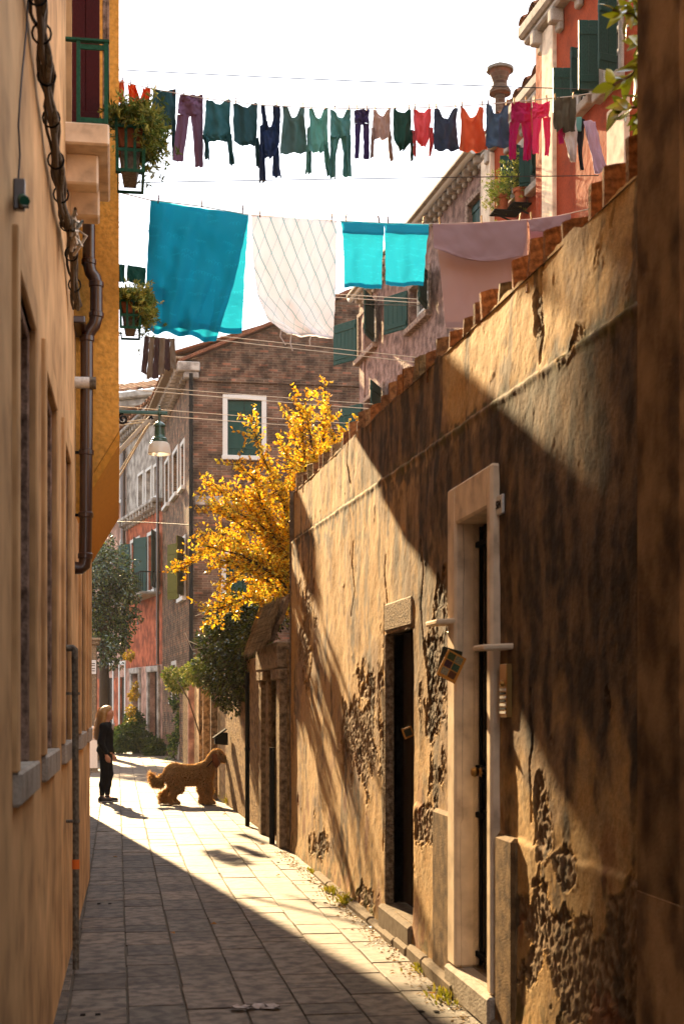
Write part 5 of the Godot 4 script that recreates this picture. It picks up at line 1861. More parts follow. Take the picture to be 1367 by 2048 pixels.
func planter(called: String, d: float, x0: float, x1: float, yt: float, ym: float, yb: float, label: String, seed_: int, dense: float) -> void:
	var b: MB
	var o := thing(called, on_d(x0, yb, d), label, "planter")
	var a := on_d(x0, yt, d); var e := on_d(x1, yb, d)
	var mid := on_d(x0, (ym + yb) * 0.5, d).y
	var dz := 0.42
	b = MB.new()
	var m := 0.02
	# two stacked troughs with sloping sides
	for q in [[mid + 0.03, on_d(x0, ym, d).y + 0.02, 0.0, "trough", M.clay], [e.y + 0.02, mid + 0.01, 0.022, "tray", M.grey_metal]]:
		b = MB.new()
		var y0: float = q[0]; var y1: float = q[1]; var i: float = q[2] + m
		var s := 0.012
		b.prism(PackedVector2Array([Vector2(a.x + i + s, y0), Vector2(e.x - i - s, y0), Vector2(e.x - i + s, y1), Vector2(a.x + i - s, y1)]), Transform3D(Basis(), P(0, 0, d + 0.01 + i)), -(dz - 0.02 - 2.0 * i))
		part(o, q[3], b, q[4])
	# basket of flat iron bars
	b = MB.new()
	for yy in [a.y - 0.03, on_d(x0, ym, d).y, mid, e.y + 0.01]:
		var i := 0.0 if yy > mid - 0.01 else 0.012
		b.bar(P(a.x + i, yy, d), P(e.x - i, yy, d), 0.006, 0.022)
		b.bar(P(a.x + i, yy, d + dz), P(e.x - i, yy, d + dz), 0.006, 0.022)
		b.bar(P(a.x + i, yy, d), P(a.x + i, yy, d + dz), 0.006, 0.022)
		b.bar(P(e.x - i, yy, d), P(e.x - i, yy, d + dz), 0.006, 0.022)
	for k in 4:
		var f := k / 3.0
		var x := lerpf(a.x, e.x, f)
		b.bar(P(x, a.y - 0.03, d - 0.004), P(lerpf(x, (a.x + e.x) * 0.5, 0.12), e.y, d - 0.004), 0.02, 0.006, Vector3.BACK)
		var zz := lerpf(d, d + dz, f)
		b.bar(P(e.x + 0.004, a.y - 0.03, zz), P(e.x - 0.01, e.y, zz), 0.006, 0.02, Vector3.RIGHT)
	part(o, "basket", b, M.green_metal)
	b = MB.new()
	var cols := [Color(0.14, 0.19, 0.04), Color(0.26, 0.29, 0.06), Color(0.08, 0.13, 0.03), Color(0.36, 0.35, 0.08)]
	var w := e.x - a.x
	spiky(b, P(a.x + w * 0.6, a.y - 0.07, d + dz * 0.5), Vector3(w * 0.8, 0.06, dz * 0.9), int(420 * dense), 0.05, cols, seed_)
	spiky(b, P(e.x + 0.03, a.y - 0.15, d + dz * 0.5), Vector3(0.11, 0.18, dz * 0.9), int(480 * dense), 0.05, cols, seed_ + 1)
	spiky(b, P(a.x + w * 0.3, a.y - 0.07, d - 0.02), Vector3(w * 0.7, 0.04, 0.06), int(110 * dense), 0.04, cols, seed_ + 2)
	part(o, "foliage", b, M.succulent)

func make_lamp() -> void:
	var D := 21.5
	var s := D / F * 1.0
	var top := on_d(319, 826, D)
	var o := thing("street_lamp", top, "green iron street lamp with white glass bell on a wall arm", "street lamp")
	var b := MB.new()
	var start := P(-0.72, top.y, D)
	b.bar(start, top + Vector3(0.12, 0, 0), 0.05, 0.05, Vector3.UP, 0.006)
	part(o, "arm", b, M.lamp_green)
	b = MB.new()
	var sp := PackedVector3Array()
	var cc := on_d(246, 838, D)
	for k in 24:
		var a := k * 0.42 + 1.5
		var rr := 0.085 * (1.0 - k / 30.0)
		sp.append(cc + Vector3(cos(a) * rr, sin(a) * rr, 0))
	b.tube(sp, 0.018, 6)
	part(o, "scroll", b, M.black_metal)
	b = MB.new()
	var t := Transform3D(Basis(), top)
	b.lathe([Vector2(0, 16), Vector2(2, 14), Vector2(1.2, 10), Vector2(3.2, 7), Vector2(3.2, 3), Vector2(5, 2), Vector2(5, -3), Vector2(2.4, -6), Vector2(2.4, -16), Vector2(4, -17)].map(func(p): return p * s), t, 16)
	part(o, "finial", b, M.lamp_green)
	b = MB.new()
	b.lathe([Vector2(3, -16), Vector2(5, -18), Vector2(10, -21), Vector2(12, -24), Vector2(12.5, -27), Vector2(9.5, -28), Vector2(10.5, -44), Vector2(12.5, -49), Vector2(15, -51), Vector2(15.5, -55), Vector2(17, -56), Vector2(17, -58)].map(func(p): return p * s), t, 24)
	part(o, "hood", b, M.lamp_green)
	b = MB.new()
	b.lathe([Vector2(16, -58), Vector2(19.5, -61), Vector2(21.5, -68), Vector2(23, -80), Vector2(22.3, -82), Vector2(21.7, -80), Vector2(20.4, -68), Vector2(18.4, -62), Vector2(15, -59)].map(func(p): return p * s), t, 24)
	part(o, "glass_bell", b, M.milk_glass)
	b = MB.new()
	b.lathe([Vector2(0, -60), Vector2(6, -61), Vector2(7, -70), Vector2(4, -77), Vector2(0, -78)].map(func(p): return p * s), t, 14)
	part(o, "bulb", b, M.milk_glass)
	# folded awning arms fixed to the corner behind it
	var aw := thing("awning_frame", on_d(160, 990, 23.6), "white awning arm reaching out from the corner behind the lamp", "awning")
	b = MB.new()
	b.bar(on_d(158, 990, 23.6), on_d(301, 836, 22.6), 0.03, 0.075, Vector3.UP, 0.006)
	part(aw, "arm", b, M.white_paint)
	for q in [[205, 1000, 296, 850], [213, 1000, 300, 846]]:
		b = MB.new()
		b.tube(PackedVector3Array([on_d(q[0], q[1], 23.4), on_d(q[2], q[3], 22.7)]), 0.013, 6)
		part(aw, "strut", b, M.pale_cord)
	for q in [[228, 846, 300, 838], [228, 852, 300, 842]]:
		b = MB.new()
		b.tube(PackedVector3Array([on_d(q[0], q[1], 23.4), on_d(q[2], q[3], 22.6)]), 0.010, 6)
		part(aw, "stay", b, M.pale_cord)
	b = MB.new()
	b.tube(PackedVector3Array([on_d(298, 838, 22.6), on_d(303, 833, 22.6), on_d(305, 838, 22.6)]), 0.022, 6)
	part(aw, "hook", b, M.black_metal)
	# small security camera on the pink house wire
	var cam := thing("security_camera", on_d(226, 1036, 44.0), "small white security camera on a wire before the pink house", "camera")
	b = MB.new()
	b.bar(on_d(222, 1036, 44.0), on_d(233, 1033, 43.8), 0.10, 0.10, Vector3.UP, 0.02)
	part(cam, "body", b, M.white_paint)
	b = MB.new()
	b.tube(PackedVector3Array([on_d(233, 1034, 43.8), on_d(235, 1033, 43.7)]), 0.035, 8)
	part(cam, "lens", b, M.black_metal)
	# little wall lantern and a white cloth at the far corner
	var wl := thing("wall_lantern", on_d(212, 1060, 30.0), "dark wall lantern with a yellow glimmer under the awning arm", "lantern")
	b = MB.new()
	b.bar(on_d(195, 993, 30.0), on_d(213, 993, 30.0), 0.03, 0.03)
	part(wl, "bracket", b, M.black_metal)
	b = MB.new()
	b.lathe([Vector2(0.0, 0.0), Vector2(0.06, -0.03), Vector2(0.05, -0.14), Vector2(0.09, -0.62), Vector2(0.0, -0.66)], Transform3D(Basis(), on_d(212, 993, 30.0)), 10)
	part(wl, "body", b, M.grey_metal)
	b = MB.new()
	b.lathe([Vector2(0.0, -0.14), Vector2(0.066, -0.16), Vector2(0.072, -0.24), Vector2(0.0, -0.27)], Transform3D(Basis(), on_d(212, 993, 30.0)), 10)
	part(wl, "amber_glass", b, mk("amber_glass", lin(0.8, 0.4, 0.04), {"rough": 0.2}))
	var hc := thing("hanging_cloth", on_d(188, 960, 29.0), "small white cloth hanging by the corner of the ochre house", "cloth")
	b = MB.new()
	cloth(b, 29.0, [[955, 176, 194], [990, 176, 195], [1020, 176, 192]], {"amp": 0.02, "hem": 5.0})
	part(hc, "cloth", b, M.white_cloth)

# ---------------------------------------------------------------- along the garden wall
func make_wall_items() -> void:
	var b: MB
	# small stone shelf and letter box left of the cream frame, with leaflets stuck in it
	var p := on_x(922, 1248, XR)
	var o := thing("letter_box", on_x(915, 1430, XR), "slim brass letter box under a little stone shelf beside the cream frame", "letter box")
	b = MB.new()
	b.box(Transform3D(Basis(Vector3.BACK, 0.06), P(XR - 0.07, p.y + 0.015, -p.z + 0.12)), Vector3(0.17, 0.03, 0.30), 0.008)
	part(o, "shelf", b, M.cream_frame)
	b = MB.new()
	var lo := on_x(917, 1412, XR)
	b.span(P(XR - 0.035, lo.y, -p.z + 0.02), P(XR + 0.01, p.y - 0.03, -p.z + 0.22), 0.006)
	part(o, "box", b, M.brass)
	b = MB.new()
	b.span(P(XR - 0.04, p.y - 0.16, -p.z + 0.04), P(XR - 0.034, p.y - 0.12, -p.z + 0.2))
	part(o, "slot", b, M.black_metal)
	var lt := thing("leaflet", on_x(905, 1340, XR - 0.06), "folded colour leaflets sticking out of the letter box", "leaflet")
	for k in 2:
		b = MB.new()
		var t := Transform3D(Basis(Vector3.BACK, -0.45 + 0.2 * k) * Basis(Vector3.UP, 0.25), on_x(902 - 4 * k, 1333 - 8 * k, XR - 0.09))
		b.box(t, Vector3(0.13, 0.16, 0.006), 0.001)
		var pg := part(lt, "sheet", b, M.paper_orange if k == 0 else M.paper_dark)
		if k == 0:
			var cols := [lin(0.10, 0.12, 0.05), lin(0.33, 0.32, 0.20), lin(0.12, 0.06, 0.07), lin(0.10, 0.17, 0.11), lin(0.38, 0.34, 0.24), lin(0.20, 0.09, 0.05)]
			for q in 6:
				b = MB.new()
				b.box(t * Transform3D(Basis(), Vector3(-0.028 + 0.052 * (q % 2), 0.05 - 0.046 * (q / 2), 0.0045)), Vector3(0.046, 0.04, 0.002))
				part(pg, "picture", b, mk("print_%d" % q, cols[q], {"rough": 0.5, "tex": T.stain, "ts": 12.0}))
	# door bell panel on the near side
	p = on_x(1012, 1300, XR)
	o = thing("doorbell_panel", on_x(1014, 1435, XR), "brass doorbell panel with name plates under a small stone shelf", "doorbell")
	b = MB.new()
	b.box(Transform3D(Basis(Vector3.BACK, 0.04), P(XR - 0.07, p.y + 0.012, -p.z - 0.02)), Vector3(0.17, 0.03, 0.22), 0.008)
	part(o, "shelf", b, M.cream_frame)
	var y0 := on_x(1014, 1435, XR).y; var y1 := on_x(1014, 1328, XR).y
	b = MB.new()
	b.span(P(XR - 0.028, y0, -p.z - 0.10), P(XR + 0.01, y1, -p.z + 0.03), 0.004)
	part(o, "plate", b, M.brass)
	for k in 7:
		b = MB.new()
		var yy := lerpf(y0 + 0.02, (y0 + y1) * 0.5, k / 6.0)
		b.span(P(XR - 0.032, yy, -p.z - 0.09), P(XR - 0.027, yy + 0.012, -p.z + 0.02))
		part(o, "name_plate", b, M.white_paint if k % 2 == 0 else M.black_metal)
	b = MB.new()
	b.lathe([Vector2(0, 0.02), Vector2(0.014, 0.016), Vector2(0.02, 0.0)], Transform3D(Basis(Vector3.UP, Vector3.LEFT, Vector3.BACK), P(XR - 0.028, y1 - 0.10, -p.z - 0.035)), 10)
	part(o, "button", b, M.brass)
	# house number
	o = thing("number_plate", on_x(1003, 1010, XR - 0.06), "small white stone house number plate on the cream frame corner", "sign")
	var c := on_x(1004, 1010, XR)
	b = MB.new()
	b.span(P(XR - 0.02, c.y - 0.05, -c.z - 0.06), P(XR - 0.005, c.y + 0.05, -c.z + 0.06), 0.004)
	part(o, "plate", b, M.white_paint)
	var tm := TextMesh.new()
	var sf := SystemFont.new()
	sf.font_names = PackedStringArray(["Droid Serif"])
	tm.font = sf
	tm.text = "504"
	tm.font_size = 32
	tm.pixel_size = 0.0017
	tm.depth = 0.003
	var num := MeshInstance3D.new()
	num.name = "digits"
	num.mesh = tm
	num.material_override = M.dark_wood
	o.add_child(num)
	num.transform = Transform3D(Basis(Vector3.BACK, Vector3.UP, Vector3.LEFT), P(XR - 0.023, c.y, -c.z) - o.position)
	# a notice tucked into the narrow doorway
	o = thing("notice", on_x(812, 1465, XR + 0.1), "small printed card tucked into the narrow doorway", "card")
	b = MB.new()
	var t2 := Transform3D(Basis(Vector3.BACK, 0.35) * Basis(Vector3.UP, 0.4), on_x(815, 1465, XR + 0.06))
	b.box(t2, Vector3(0.085, 0.075, 0.004))
	part(o, "card", b, M.paper_orange)
	b = MB.new()
	b.box(t2 * Transform3D(Basis(), Vector3(0, 0, 0.0035)), Vector3(0.06, 0.05, 0.002))
	part(o, "print", b, M.paper_dark)
	# weeds and moss at the foot
	var r := RandomNumberGenerator.new()
	r.seed = 19
	for q in [[697, 1808, 0.11], [672, 1786, 0.08], [897, 2000, 0.07], [466, 1610, 0.22], [455, 1600, 0.18], [640, 1745, 0.05], [850, 1940, 0.05]]:
		b = MB.new()
		var g := on_g(q[0], q[1])
		for k in 70:
			var f := g + Vector3(r.randfn() * 0.04 - 0.02, 0, r.randfn() * 0.09)
			f.x = minf(f.x, XR - 0.055)
			leaf(b, f, Vector3(r.randfn() * 0.5 - 0.2, 1.0, r.randfn() * 0.5), rdir(r), q[2] * r.randf_range(0.4, 1.1), 0.016, Color(0.20, 0.22, 0.03).lerp(Color(0.36, 0.30, 0.04), r.randf()))
		single("grass_tuft", b, M.leaf_green, g, "tuft of yellow green grass at the foot of the garden wall", "grass", "grass tufts along the wall foot", "stuff")
	# crumpled paper and fallen leaves on the paving
	b = MB.new()
	var rows := []
	var pc := on_g(512, 2018)
	for i in 6:
		var row := PackedVector3Array()
		for j in 12:
			row.append(pc + Vector3((j / 11.0 - 0.5) * 0.27 + r.randfn() * 0.008, 0.006 + absf(r.randfn()) * 0.012, (i / 5.0 - 0.5) * 0.07 + (j / 11.0 - 0.5) * 0.02 + r.randfn() * 0.012))
		rows.append(row)
	b.grid(rows, true)
	single("crumpled_paper", b, M.paper_pink, pc, "torn piece of pale crumpled paper on the paving", "paper")
	for q in [[745, 1855], [770, 1877], [800, 1905], [350, 1870], [270, 1620], [445, 1630], [560, 1752], [655, 1800], [870, 1990], [420, 1850], [236, 1715], [520, 1690]]:
		b = MB.new()
		var g := on_g(q[0], q[1])
		g.x = minf(g.x, XR - 0.1)
		leaf(b, g + Vector3(0, 0.008, 0), Vector3(r.randfn(), 0.15, r.randfn()), Vector3(r.randfn() * 0.3, 1, r.randfn() * 0.3), 0.06, 0.035, Color(0.36, 0.16, 0.04))
		single("fallen_leaf", b, M.leaf_green, g, "dry brown leaf fallen on the lane paving", "leaf", "fallen leaves on the paving")
	# dirt, crumbs of plaster and dry leaves gathered along the wall foot
	b = MB.new()
	for k in 900:
		var d := r.randf_range(6.2, 16.0)
		var x := XR - 0.085 - absf(r.randfn()) * 0.07
		var tone := r.randf()
		leaf(b, P(x, 0.004, d), Vector3(r.randfn(), 0.1, r.randfn()), Vector3(r.randfn() * 0.5, 1, r.randfn() * 0.5), r.randf_range(0.01, 0.04), r.randf_range(0.008, 0.02), Color(0.34, 0.20, 0.07).lerp(Color(0.10, 0.075, 0.05), tone))
	single("leaf_litter", b, M.leaf_green, P(XR - 0.1, 0, 10), "crumbs and dry litter gathered at the foot of the wall", "litter", "", "stuff")
	# pairs of drain slots cut into slabs
	for q in [[166, 2031], [196, 2030], [842, 2024], [872, 2024], [198, 1808], [220, 1808], [628, 1806], [650, 1806], [556, 1725], [536, 1716]]:
		b = MB.new()
		var g := on_g(q[0], q[1])
		b.span(g + Vector3(-0.014, 0.003, -0.02), g + Vector3(0.014, 0.0065, 0.02))
		single("drain_slot", b, M.void, g, "small square drain hole in a paving slab", "drain", "drain holes in the paving")

# ---------------------------------------------------------------- second wall, gate, plants, far things
func make_garden() -> void:
	var b: MB
	var r := RandomNumberGenerator.new()
	r.seed = 88
	# courtyard wall beyond the garden wall
	var q0 := P(1.93, 0, 16.25)
	var q1 := P(1.74, 0, 25.0)
	var q2 := P(1.70, 0, 37.6)
	var cw := thing("courtyard_wall", q1, "lower ochre courtyard wall under the dark climbing bush", "wall")
	var t := upright(q1, q0 - q1)
	var L := q0.distance_to(q1)
	var u_gate := [L - 2.05, L - 0.12]
	b = MB.new()
	b.wall(t, L, 0.0, 2.3, 0.35, [[u_gate[0] + 0.3, 0.05, u_gate[1] - 0.3, 2.0]])
	part(cw, "wall", b, M.court_plaster)
	b = MB.new()
	b.wall(upright(q2, q1 - q2), q1.distance_to(q2), 0.0, 2.3, 0.35, [])
	part(cw, "wall", b, M.court_plaster)
	# gate: two pilasters, a board door and a tiled hood
	var gt := thing("tiled_gate", t * Vector3((u_gate[0] + u_gate[1]) * 0.5, 0, 0), "gateway with stone pilasters under a shaggy tiled hood", "gate")
	for q in [[u_gate[0] - 0.04, u_gate[0] + 0.22], [u_gate[0] + 0.34, u_gate[0] + 0.56], [u_gate[1] - 0.56, u_gate[1] - 0.36], [u_gate[1] - 0.24, u_gate[1] + 0.06]]:
		b = MB.new()
		b.box(t * Transform3D(Basis(), Vector3((q[0] + q[1]) * 0.5, 0.98, 0.01)), Vector3(q[1] - q[0], 1.96, 0.15 if q[0] < u_gate[0] + 0.3 or q[0] > u_gate[1] - 0.3 else 0.06), 0.012)
		part(gt, "pilaster", b, M.gate_stone)
		b = MB.new()
		b.box(t * Transform3D(Basis(), Vector3((q[0] + q[1]) * 0.5, 2.02, 0.02)), Vector3(q[1] - q[0] + 0.05, 0.12, 0.18), 0.012)
		part(gt, "capital", b, M.gate_stone)
	b = MB.new()
	b.box(t * Transform3D(Basis(), Vector3((u_gate[0] + u_gate[1]) * 0.5, 2.24, 0.02)), Vector3(u_gate[1] - u_gate[0] + 0.1, 0.3, 0.2), 0.015)
	part(gt, "lintel", b, M.gate_stone)
	for k in 7:
		b = MB.new()
		var a := lerpf(u_gate[0] + 0.3, u_gate[1] - 0.3, k / 7.0)
		b.box(t * Transform3D(Basis(), Vector3(a + 0.078, 1.02, -0.12)), Vector3(0.15, 1.94, 0.04), 0.004)
		part(gt, "door_board", b, M.grey_wood)
	for k in 9:
		for row in 2:
			b = MB.new()
			var u := lerpf(u_gate[0] - 0.12, u_gate[1] + 0.08, (k + 0.5) / 9.0) + r.randfn() * 0.01
			var rows := []
			b.col = Color(0.33, 0.22, 0.13).lerp(Color(0.22, 0.15, 0.10), r.randf()) * r.randf_range(0.8, 1.2)
			var y0 := 2.40 + row * 0.20
			var z0 := 0.15 - row * 0.09
			for i in 3:
				var pr := PackedVector3Array()
				for j in 6:
					var an := PI * j / 5.0
					pr.append(t * Vector3(u - cos(an) * 0.105, y0 + i * 0.17 + r.randfn() * 0.006, z0 - i * 0.06 + sin(an) * 0.05 + r.randfn() * 0.008))
				rows.append(pr)
			b.grid(rows)
			part(gt, "hood_tile", b, M.terracotta)
	b = MB.new()
	for k in 1600:   # dry needles and twigs lying over the hood
		var u := r.randf_range(u_gate[0] - 0.15, u_gate[1] + 0.1)
		var f := r.randf()
		var p := t * Vector3(u, 2.44 + f * 0.50, 0.22 - f * 0.16)
		b.col = Color(0.40, 0.28, 0.15) * r.randf_range(0.5, 1.2)
		var dd := t.basis * Vector3(r.randfn() * 0.2, -0.95, 0.25)
		leaf(b, p, dd, rdir(r), r.randf_range(0.1, 0.25), 0.008, b.col)
	part(gt, "dry_litter", b, M.terracotta, "", "stuff")
	# black pipes on that wall
	drainpipe("black_downpipe", [on_g(499, 1652) + Vector3(-0.03, 2.1, 0), on_g(499, 1652) + Vector3(-0.03, 0.0, 0)], 0.032, M.black_metal, "thin black downpipe on the courtyard wall near the dog")
	drainpipe("gate_downpipe", [on_g(549, 1688) + Vector3(-0.03, 1.15, 0), on_g(549, 1688) + Vector3(-0.03, 0.0, 0)], 0.035, M.black_metal, "short black pipe standing at the tiled gate")
	# posts of the further gate
	for q in [[383, 1352, 1545, 0.16, "rose"], [402, 1372, 1552, 0.10, ""], [413, 1378, 1556, 0.14, ""], [428, 1368, 1562, 0.12, ""]]:
		b = MB.new()
		var g := on_x(q[0], 1500, 1.66)
		var y1 := on_d(q[0], q[1], -g.z).y
		g.y = 0.0
		b.box(Transform3D(Basis(), g + Vector3(0, y1 * 0.5, 0)), Vector3(q[3], y1, 0.16), 0.012)
		b.box(Transform3D(Basis(), g + Vector3(0, y1 + 0.03, 0)), Vector3(q[3] + 0.06, 0.06, 0.22), 0.012)
		single("gate_post", b, M.rose_plaster if q[4] else M.gate_stone, g, "rose painted post at the end of the courtyard wall" if q[4] else "upright stone post along the far courtyard wall", "post", "posts of the far courtyard wall")
	# black letter box on the wall above the dog's nose
	var mb := on_x(452, 1490, 1.72)
	var o := thing("wall_box", mb, "black metal wall box with a sloping lid above the dog", "box")
	b = MB.new()
	b.prism(PackedVector2Array([Vector2(0, 0), Vector2(-0.20, 0.02), Vector2(-0.20, 0.1), Vector2(-0.06, 0.2), Vector2(0, 0.2)]), Transform3D(Basis(), mb + Vector3(0.02, 0.0, 0.15)), -0.3)
	part(o, "body", b, M.black_metal)
	b = MB.new()
	b.bar(mb + Vector3(-0.21, 0.11, 0.0), mb + Vector3(0.0, 0.26, 0.0), 0.34, 0.02, Vector3.UP, 0.004)
	part(o, "lid", b, M.black_metal)

	# climbing evergreen that spills over the courtyard wall
	var cols := [Color(0.03, 0.06, 0.016), Color(0.06, 0.10, 0.022), Color(0.018, 0.04, 0.012), Color(0.10, 0.13, 0.025)]
	b = MB.new()
	var balls := []
	for q in [[540, 1225, 42, 20.0], [505, 1235, 46, 20.5], [470, 1250, 46, 21.0], [450, 1290, 46, 21.5], [490, 1300, 52, 20.6], [440, 1340, 40, 22.0], [475, 1350, 46, 21.0], [505, 1340, 32, 20.3], [455, 1385, 34, 21.6], [465, 1410, 22, 21.2], [428, 1370, 24, 22.4], [515, 1275, 40, 20.0], [520, 1205, 36, 20.6], [425, 1285, 34, 22.0], [415, 1325, 26, 22.4], [545, 1190, 30, 19.6], [440, 1245, 34, 21.6], [470, 1215, 34, 21.0], [495, 1380, 24, 20.6]]:
		balls.append([on_d(q[0], q[1], q[3]), q[2] * q[3] / F])
	bush(b, balls, 21000, 0.062, cols + [Color(0.14, 0.17, 0.03)], 301)
	var ivy := thing("climbing_bush", on_d(500, 1400, 21.0) * Vector3(1, 0, 1), "dense dark glossy climbing bush spilling over the courtyard wall", "bush")
	part(ivy, "foliage", b, M.glossy_leaf)
	b = MB.new()
	for k in 10:
		var a := on_d(520 + r.randfn() * 10, 1250 + r.randfn() * 20, 20.6)
		var e := on_d(450 + r.randfn() * 30, 1340 + r.randfn() * 40, 21.5)
		b.tube(PackedVector3Array([P(2.4, 0.3, 20.6), a, (a + e) * 0.5 + Vector3(0, 0.1, 0), e]), [0.03, 0.02, 0.012, 0.005], 5)
	part(ivy, "stem", b, M.bark)
	b = MB.new()
	for q in [[430, 1290, 385, 1300, 370, 1265], [430, 1300, 395, 1290, 378, 1282], [440, 1250, 410, 1225, 390, 1232], [440, 1240, 420, 1200, 405, 1208]]:
		b.tube(PackedVector3Array([on_d(q[0], q[1], 21.8), on_d(q[2], q[3], 21.8), on_d(q[4], q[5], 21.8)]), 0.005, 4)
	part(ivy, "tendril", b, M.pale_cord)
	# lighter flowering shrub just beyond
	var fcol := [Color(0.16, 0.20, 0.05), Color(0.30, 0.30, 0.10), Color(0.08, 0.13, 0.03)]
	b = MB.new()
	balls = []
	for q in [[400, 1345, 26, 27.0], [425, 1335, 22, 26.0], [378, 1345, 16, 28.0], [355, 1362, 22, 30.0], [340, 1350, 14, 30.0]]:
		balls.append([on_d(q[0], q[1], q[3]), q[2] * q[3] / F])
	bush(b, balls, 4200, 0.075, fcol, 302)
	var fs := thing("pale_shrub", on_g(400, 1560), "pale green feathery shrub leaning over the far courtyard wall", "shrub")
	part(fs, "foliage", b, M.leaf_green)
	b = MB.new()
	for q in [[400, 1345], [355, 1362], [425, 1340]]:
		b.tube(PackedVector3Array([on_d(400, 1470, 27.5), on_d((q[0] + 400) * 0.5, 1400, 27.5), on_d(q[0], q[1], 28.0)]), 0.014, 5)
	part(fs, "stem", b, M.bark)
	# plant in a pale tub
	var pot := on_g(369, 1520)
	o = thing("potted_shrub", pot, "tall leafy shrub in a pale round tub at the bend", "potted plant")
	b = MB.new()
	b.lathe([Vector2(0.0, 0.0), Vector2(0.21, 0.0), Vector2(0.25, 0.46), Vector2(0.27, 0.46), Vector2(0.27, 0.52), Vector2(0.22, 0.52), Vector2(0.2, 0.44), Vector2(0.0, 0.44)], Transform3D(Basis(), pot), 20)
	part(o, "tub", b, M.white_plaster)
	b = MB.new()
	balls = []
	for q in [[368, 1470, 20], [352, 1485, 12], [348, 1500, 10], [345, 1475, 8], [372, 1440, 20], [362, 1405, 18], [376, 1410, 16], [350, 1400, 10], [368, 1375, 14], [340, 1520, 8]]:
		balls.append([on_d(q[0], q[1], -pot.z), q[2] * -pot.z / F])
	bush(b, balls, 3600, 0.11, [Color(0.07, 0.11, 0.02), Color(0.16, 0.19, 0.04), Color(0.03, 0.06, 0.02)], 303)
	part(o, "foliage", b, M.leaf_green)
	b = MB.new()
	for k in 4:
		b.tube(PackedVector3Array([pot + Vector3(r.randfn() * 0.05, 0.44, 0), pot + Vector3(r.randfn() * 0.12, 1.2, r.randfn() * 0.1), pot + Vector3(r.randfn() * 0.2, 2.0, r.randfn() * 0.15)]), 0.015, 5)
	part(o, "stem", b, M.bark)

	make_yellow_tree()
	make_magnolia()
	# flower pots on the red house sill
	for q in [[1003, 402, 17, 20.6, "terracotta pot of feathery greenery on a bracket of the red house"], [1040, 388, 16, 20.2, "terracotta pot with tall bright greenery on the red house sill"]]:
		var D: float = q[3]
		var s := D / F
		var base := on_d(q[0], q[1] + 22, D)
		o = thing("flower_pot", base, q[4], "flower pot", "flower pots on the red house")
		b = MB.new()
		b.lathe([Vector2(0, 0), Vector2(q[2] * 0.62, 0), Vector2(q[2] * 0.8, 26), Vector2(q[2], 26), Vector2(q[2], 33), Vector2(q[2] * 0.8, 33), Vector2(q[2] * 0.7, 26), Vector2(0, 26)].map(func(p): return p * s), Transform3D(Basis(), base), 16)
		part(o, "pot", b, M.clay)
		b = MB.new()
		var fc := [Color(0.22, 0.27, 0.04), Color(0.33, 0.33, 0.06), Color(0.13, 0.2, 0.03)]
		var tall := 0.42 if q[0] > 1010 else 0.30
		spiky(b, base + Vector3(0, 33 * s + tall * 0.42, 0), Vector3(0.24, tall, 0.24), 150, 0.05, fc, int(q[0]))
		if q[0] < 1010:
			spiky(b, base + Vector3(-0.12, 0.2, 0), Vector3(0.14, 0.22, 0.2), 90, 0.045, fc, int(q[0]) + 7)
		part(o, "greenery", b, M.succulent)
		b = MB.new()
		b.bar(base + Vector3(-0.16, -0.015, 0), base + Vector3(0.7, -0.015, 0.0), 0.28, 0.02)
		b.bar(base + Vector3(-0.14, -0.02, 0), base + Vector3(0.6, -0.3, 0.0), 0.02, 0.02)
		part(o, "bracket", b, M.black_metal)

	# dark tree and gate pier on the left beyond the house corner
	var DT := 44.0
	var k := DT / F
	o = thing("dark_evergreen_tree", on_d(200, HY, DT) * Vector3(1, 0, 1), "dark evergreen tree hanging over the stone gate pier", "tree")
	b = MB.new()
	balls = []
	for q in [[195, 1130, 42], [225, 1140, 40], [248, 1170, 30], [205, 1190, 60], [235, 1215, 40], [190, 1250, 55], [225, 1270, 38], [255, 1250, 22], [262, 1160, 14], [200, 1300, 34], [150, 1200, 70], [170, 1120, 50], [228, 1310, 16], [222, 1325, 12], [262, 1190, 18], [268, 1122, 9], [274, 1232, 12], [240, 1098, 14], [212, 1082, 16], [272, 1170, 10], [236, 1330, 9], [190, 1075, 18], [248, 1285, 12]]:
		balls.append([on_d(q[0], q[1], DT + r.randfn() * 0.4), q[2] * k])
	bush(b, balls, 19000, 0.12, cols, 304)
	part(o, "crown", b, M.glossy_leaf)
	b = MB.new()
	var foot := on_d(206, HY, DT) * Vector3(1, 0, 1)
	b.tube(PackedVector3Array([foot, foot + Vector3(0.05, 1.6, 0), on_d(208, 1270, DT), on_d(205, 1180, DT)]), [0.2, 0.16, 0.13, 0.05], 8)
	for q in [[240, 1200], [180, 1160], [225, 1140]]:
		b.tube(PackedVector3Array([on_d(208, 1290, DT), on_d((q[0] + 208) * 0.5, 1225, DT), on_d(q[0], q[1], DT)]), [0.08, 0.05, 0.02], 6)
	part(o, "trunk", b, M.bark)
	var pf := on_d(170, HY, 42.0) * Vector3(1, 0, 1)
	o = thing("gate_pier", pf, "tall grey stone gate pier with a small white notice", "pier")
	b = MB.new()
	var hp := on_d(180, 1290, 42.0).y
	b.box(Transform3D(Basis(), pf + Vector3(0, hp * 0.5, 0)), Vector3(0.68, hp, 0.6), 0.02)
	part(o, "shaft", b, M.lintel_stone)
	b = MB.new()
	b.box(Transform3D(Basis(), pf + Vector3(0, hp + 0.05, 0)), Vector3(0.84, 0.12, 0.76), 0.03)
	b.box(Transform3D(Basis(), pf + Vector3(0, hp + 0.15, 0)), Vector3(0.94, 0.09, 0.86), 0.03)
	part(o, "cap", b, M.lintel_stone)
	b = MB.new()
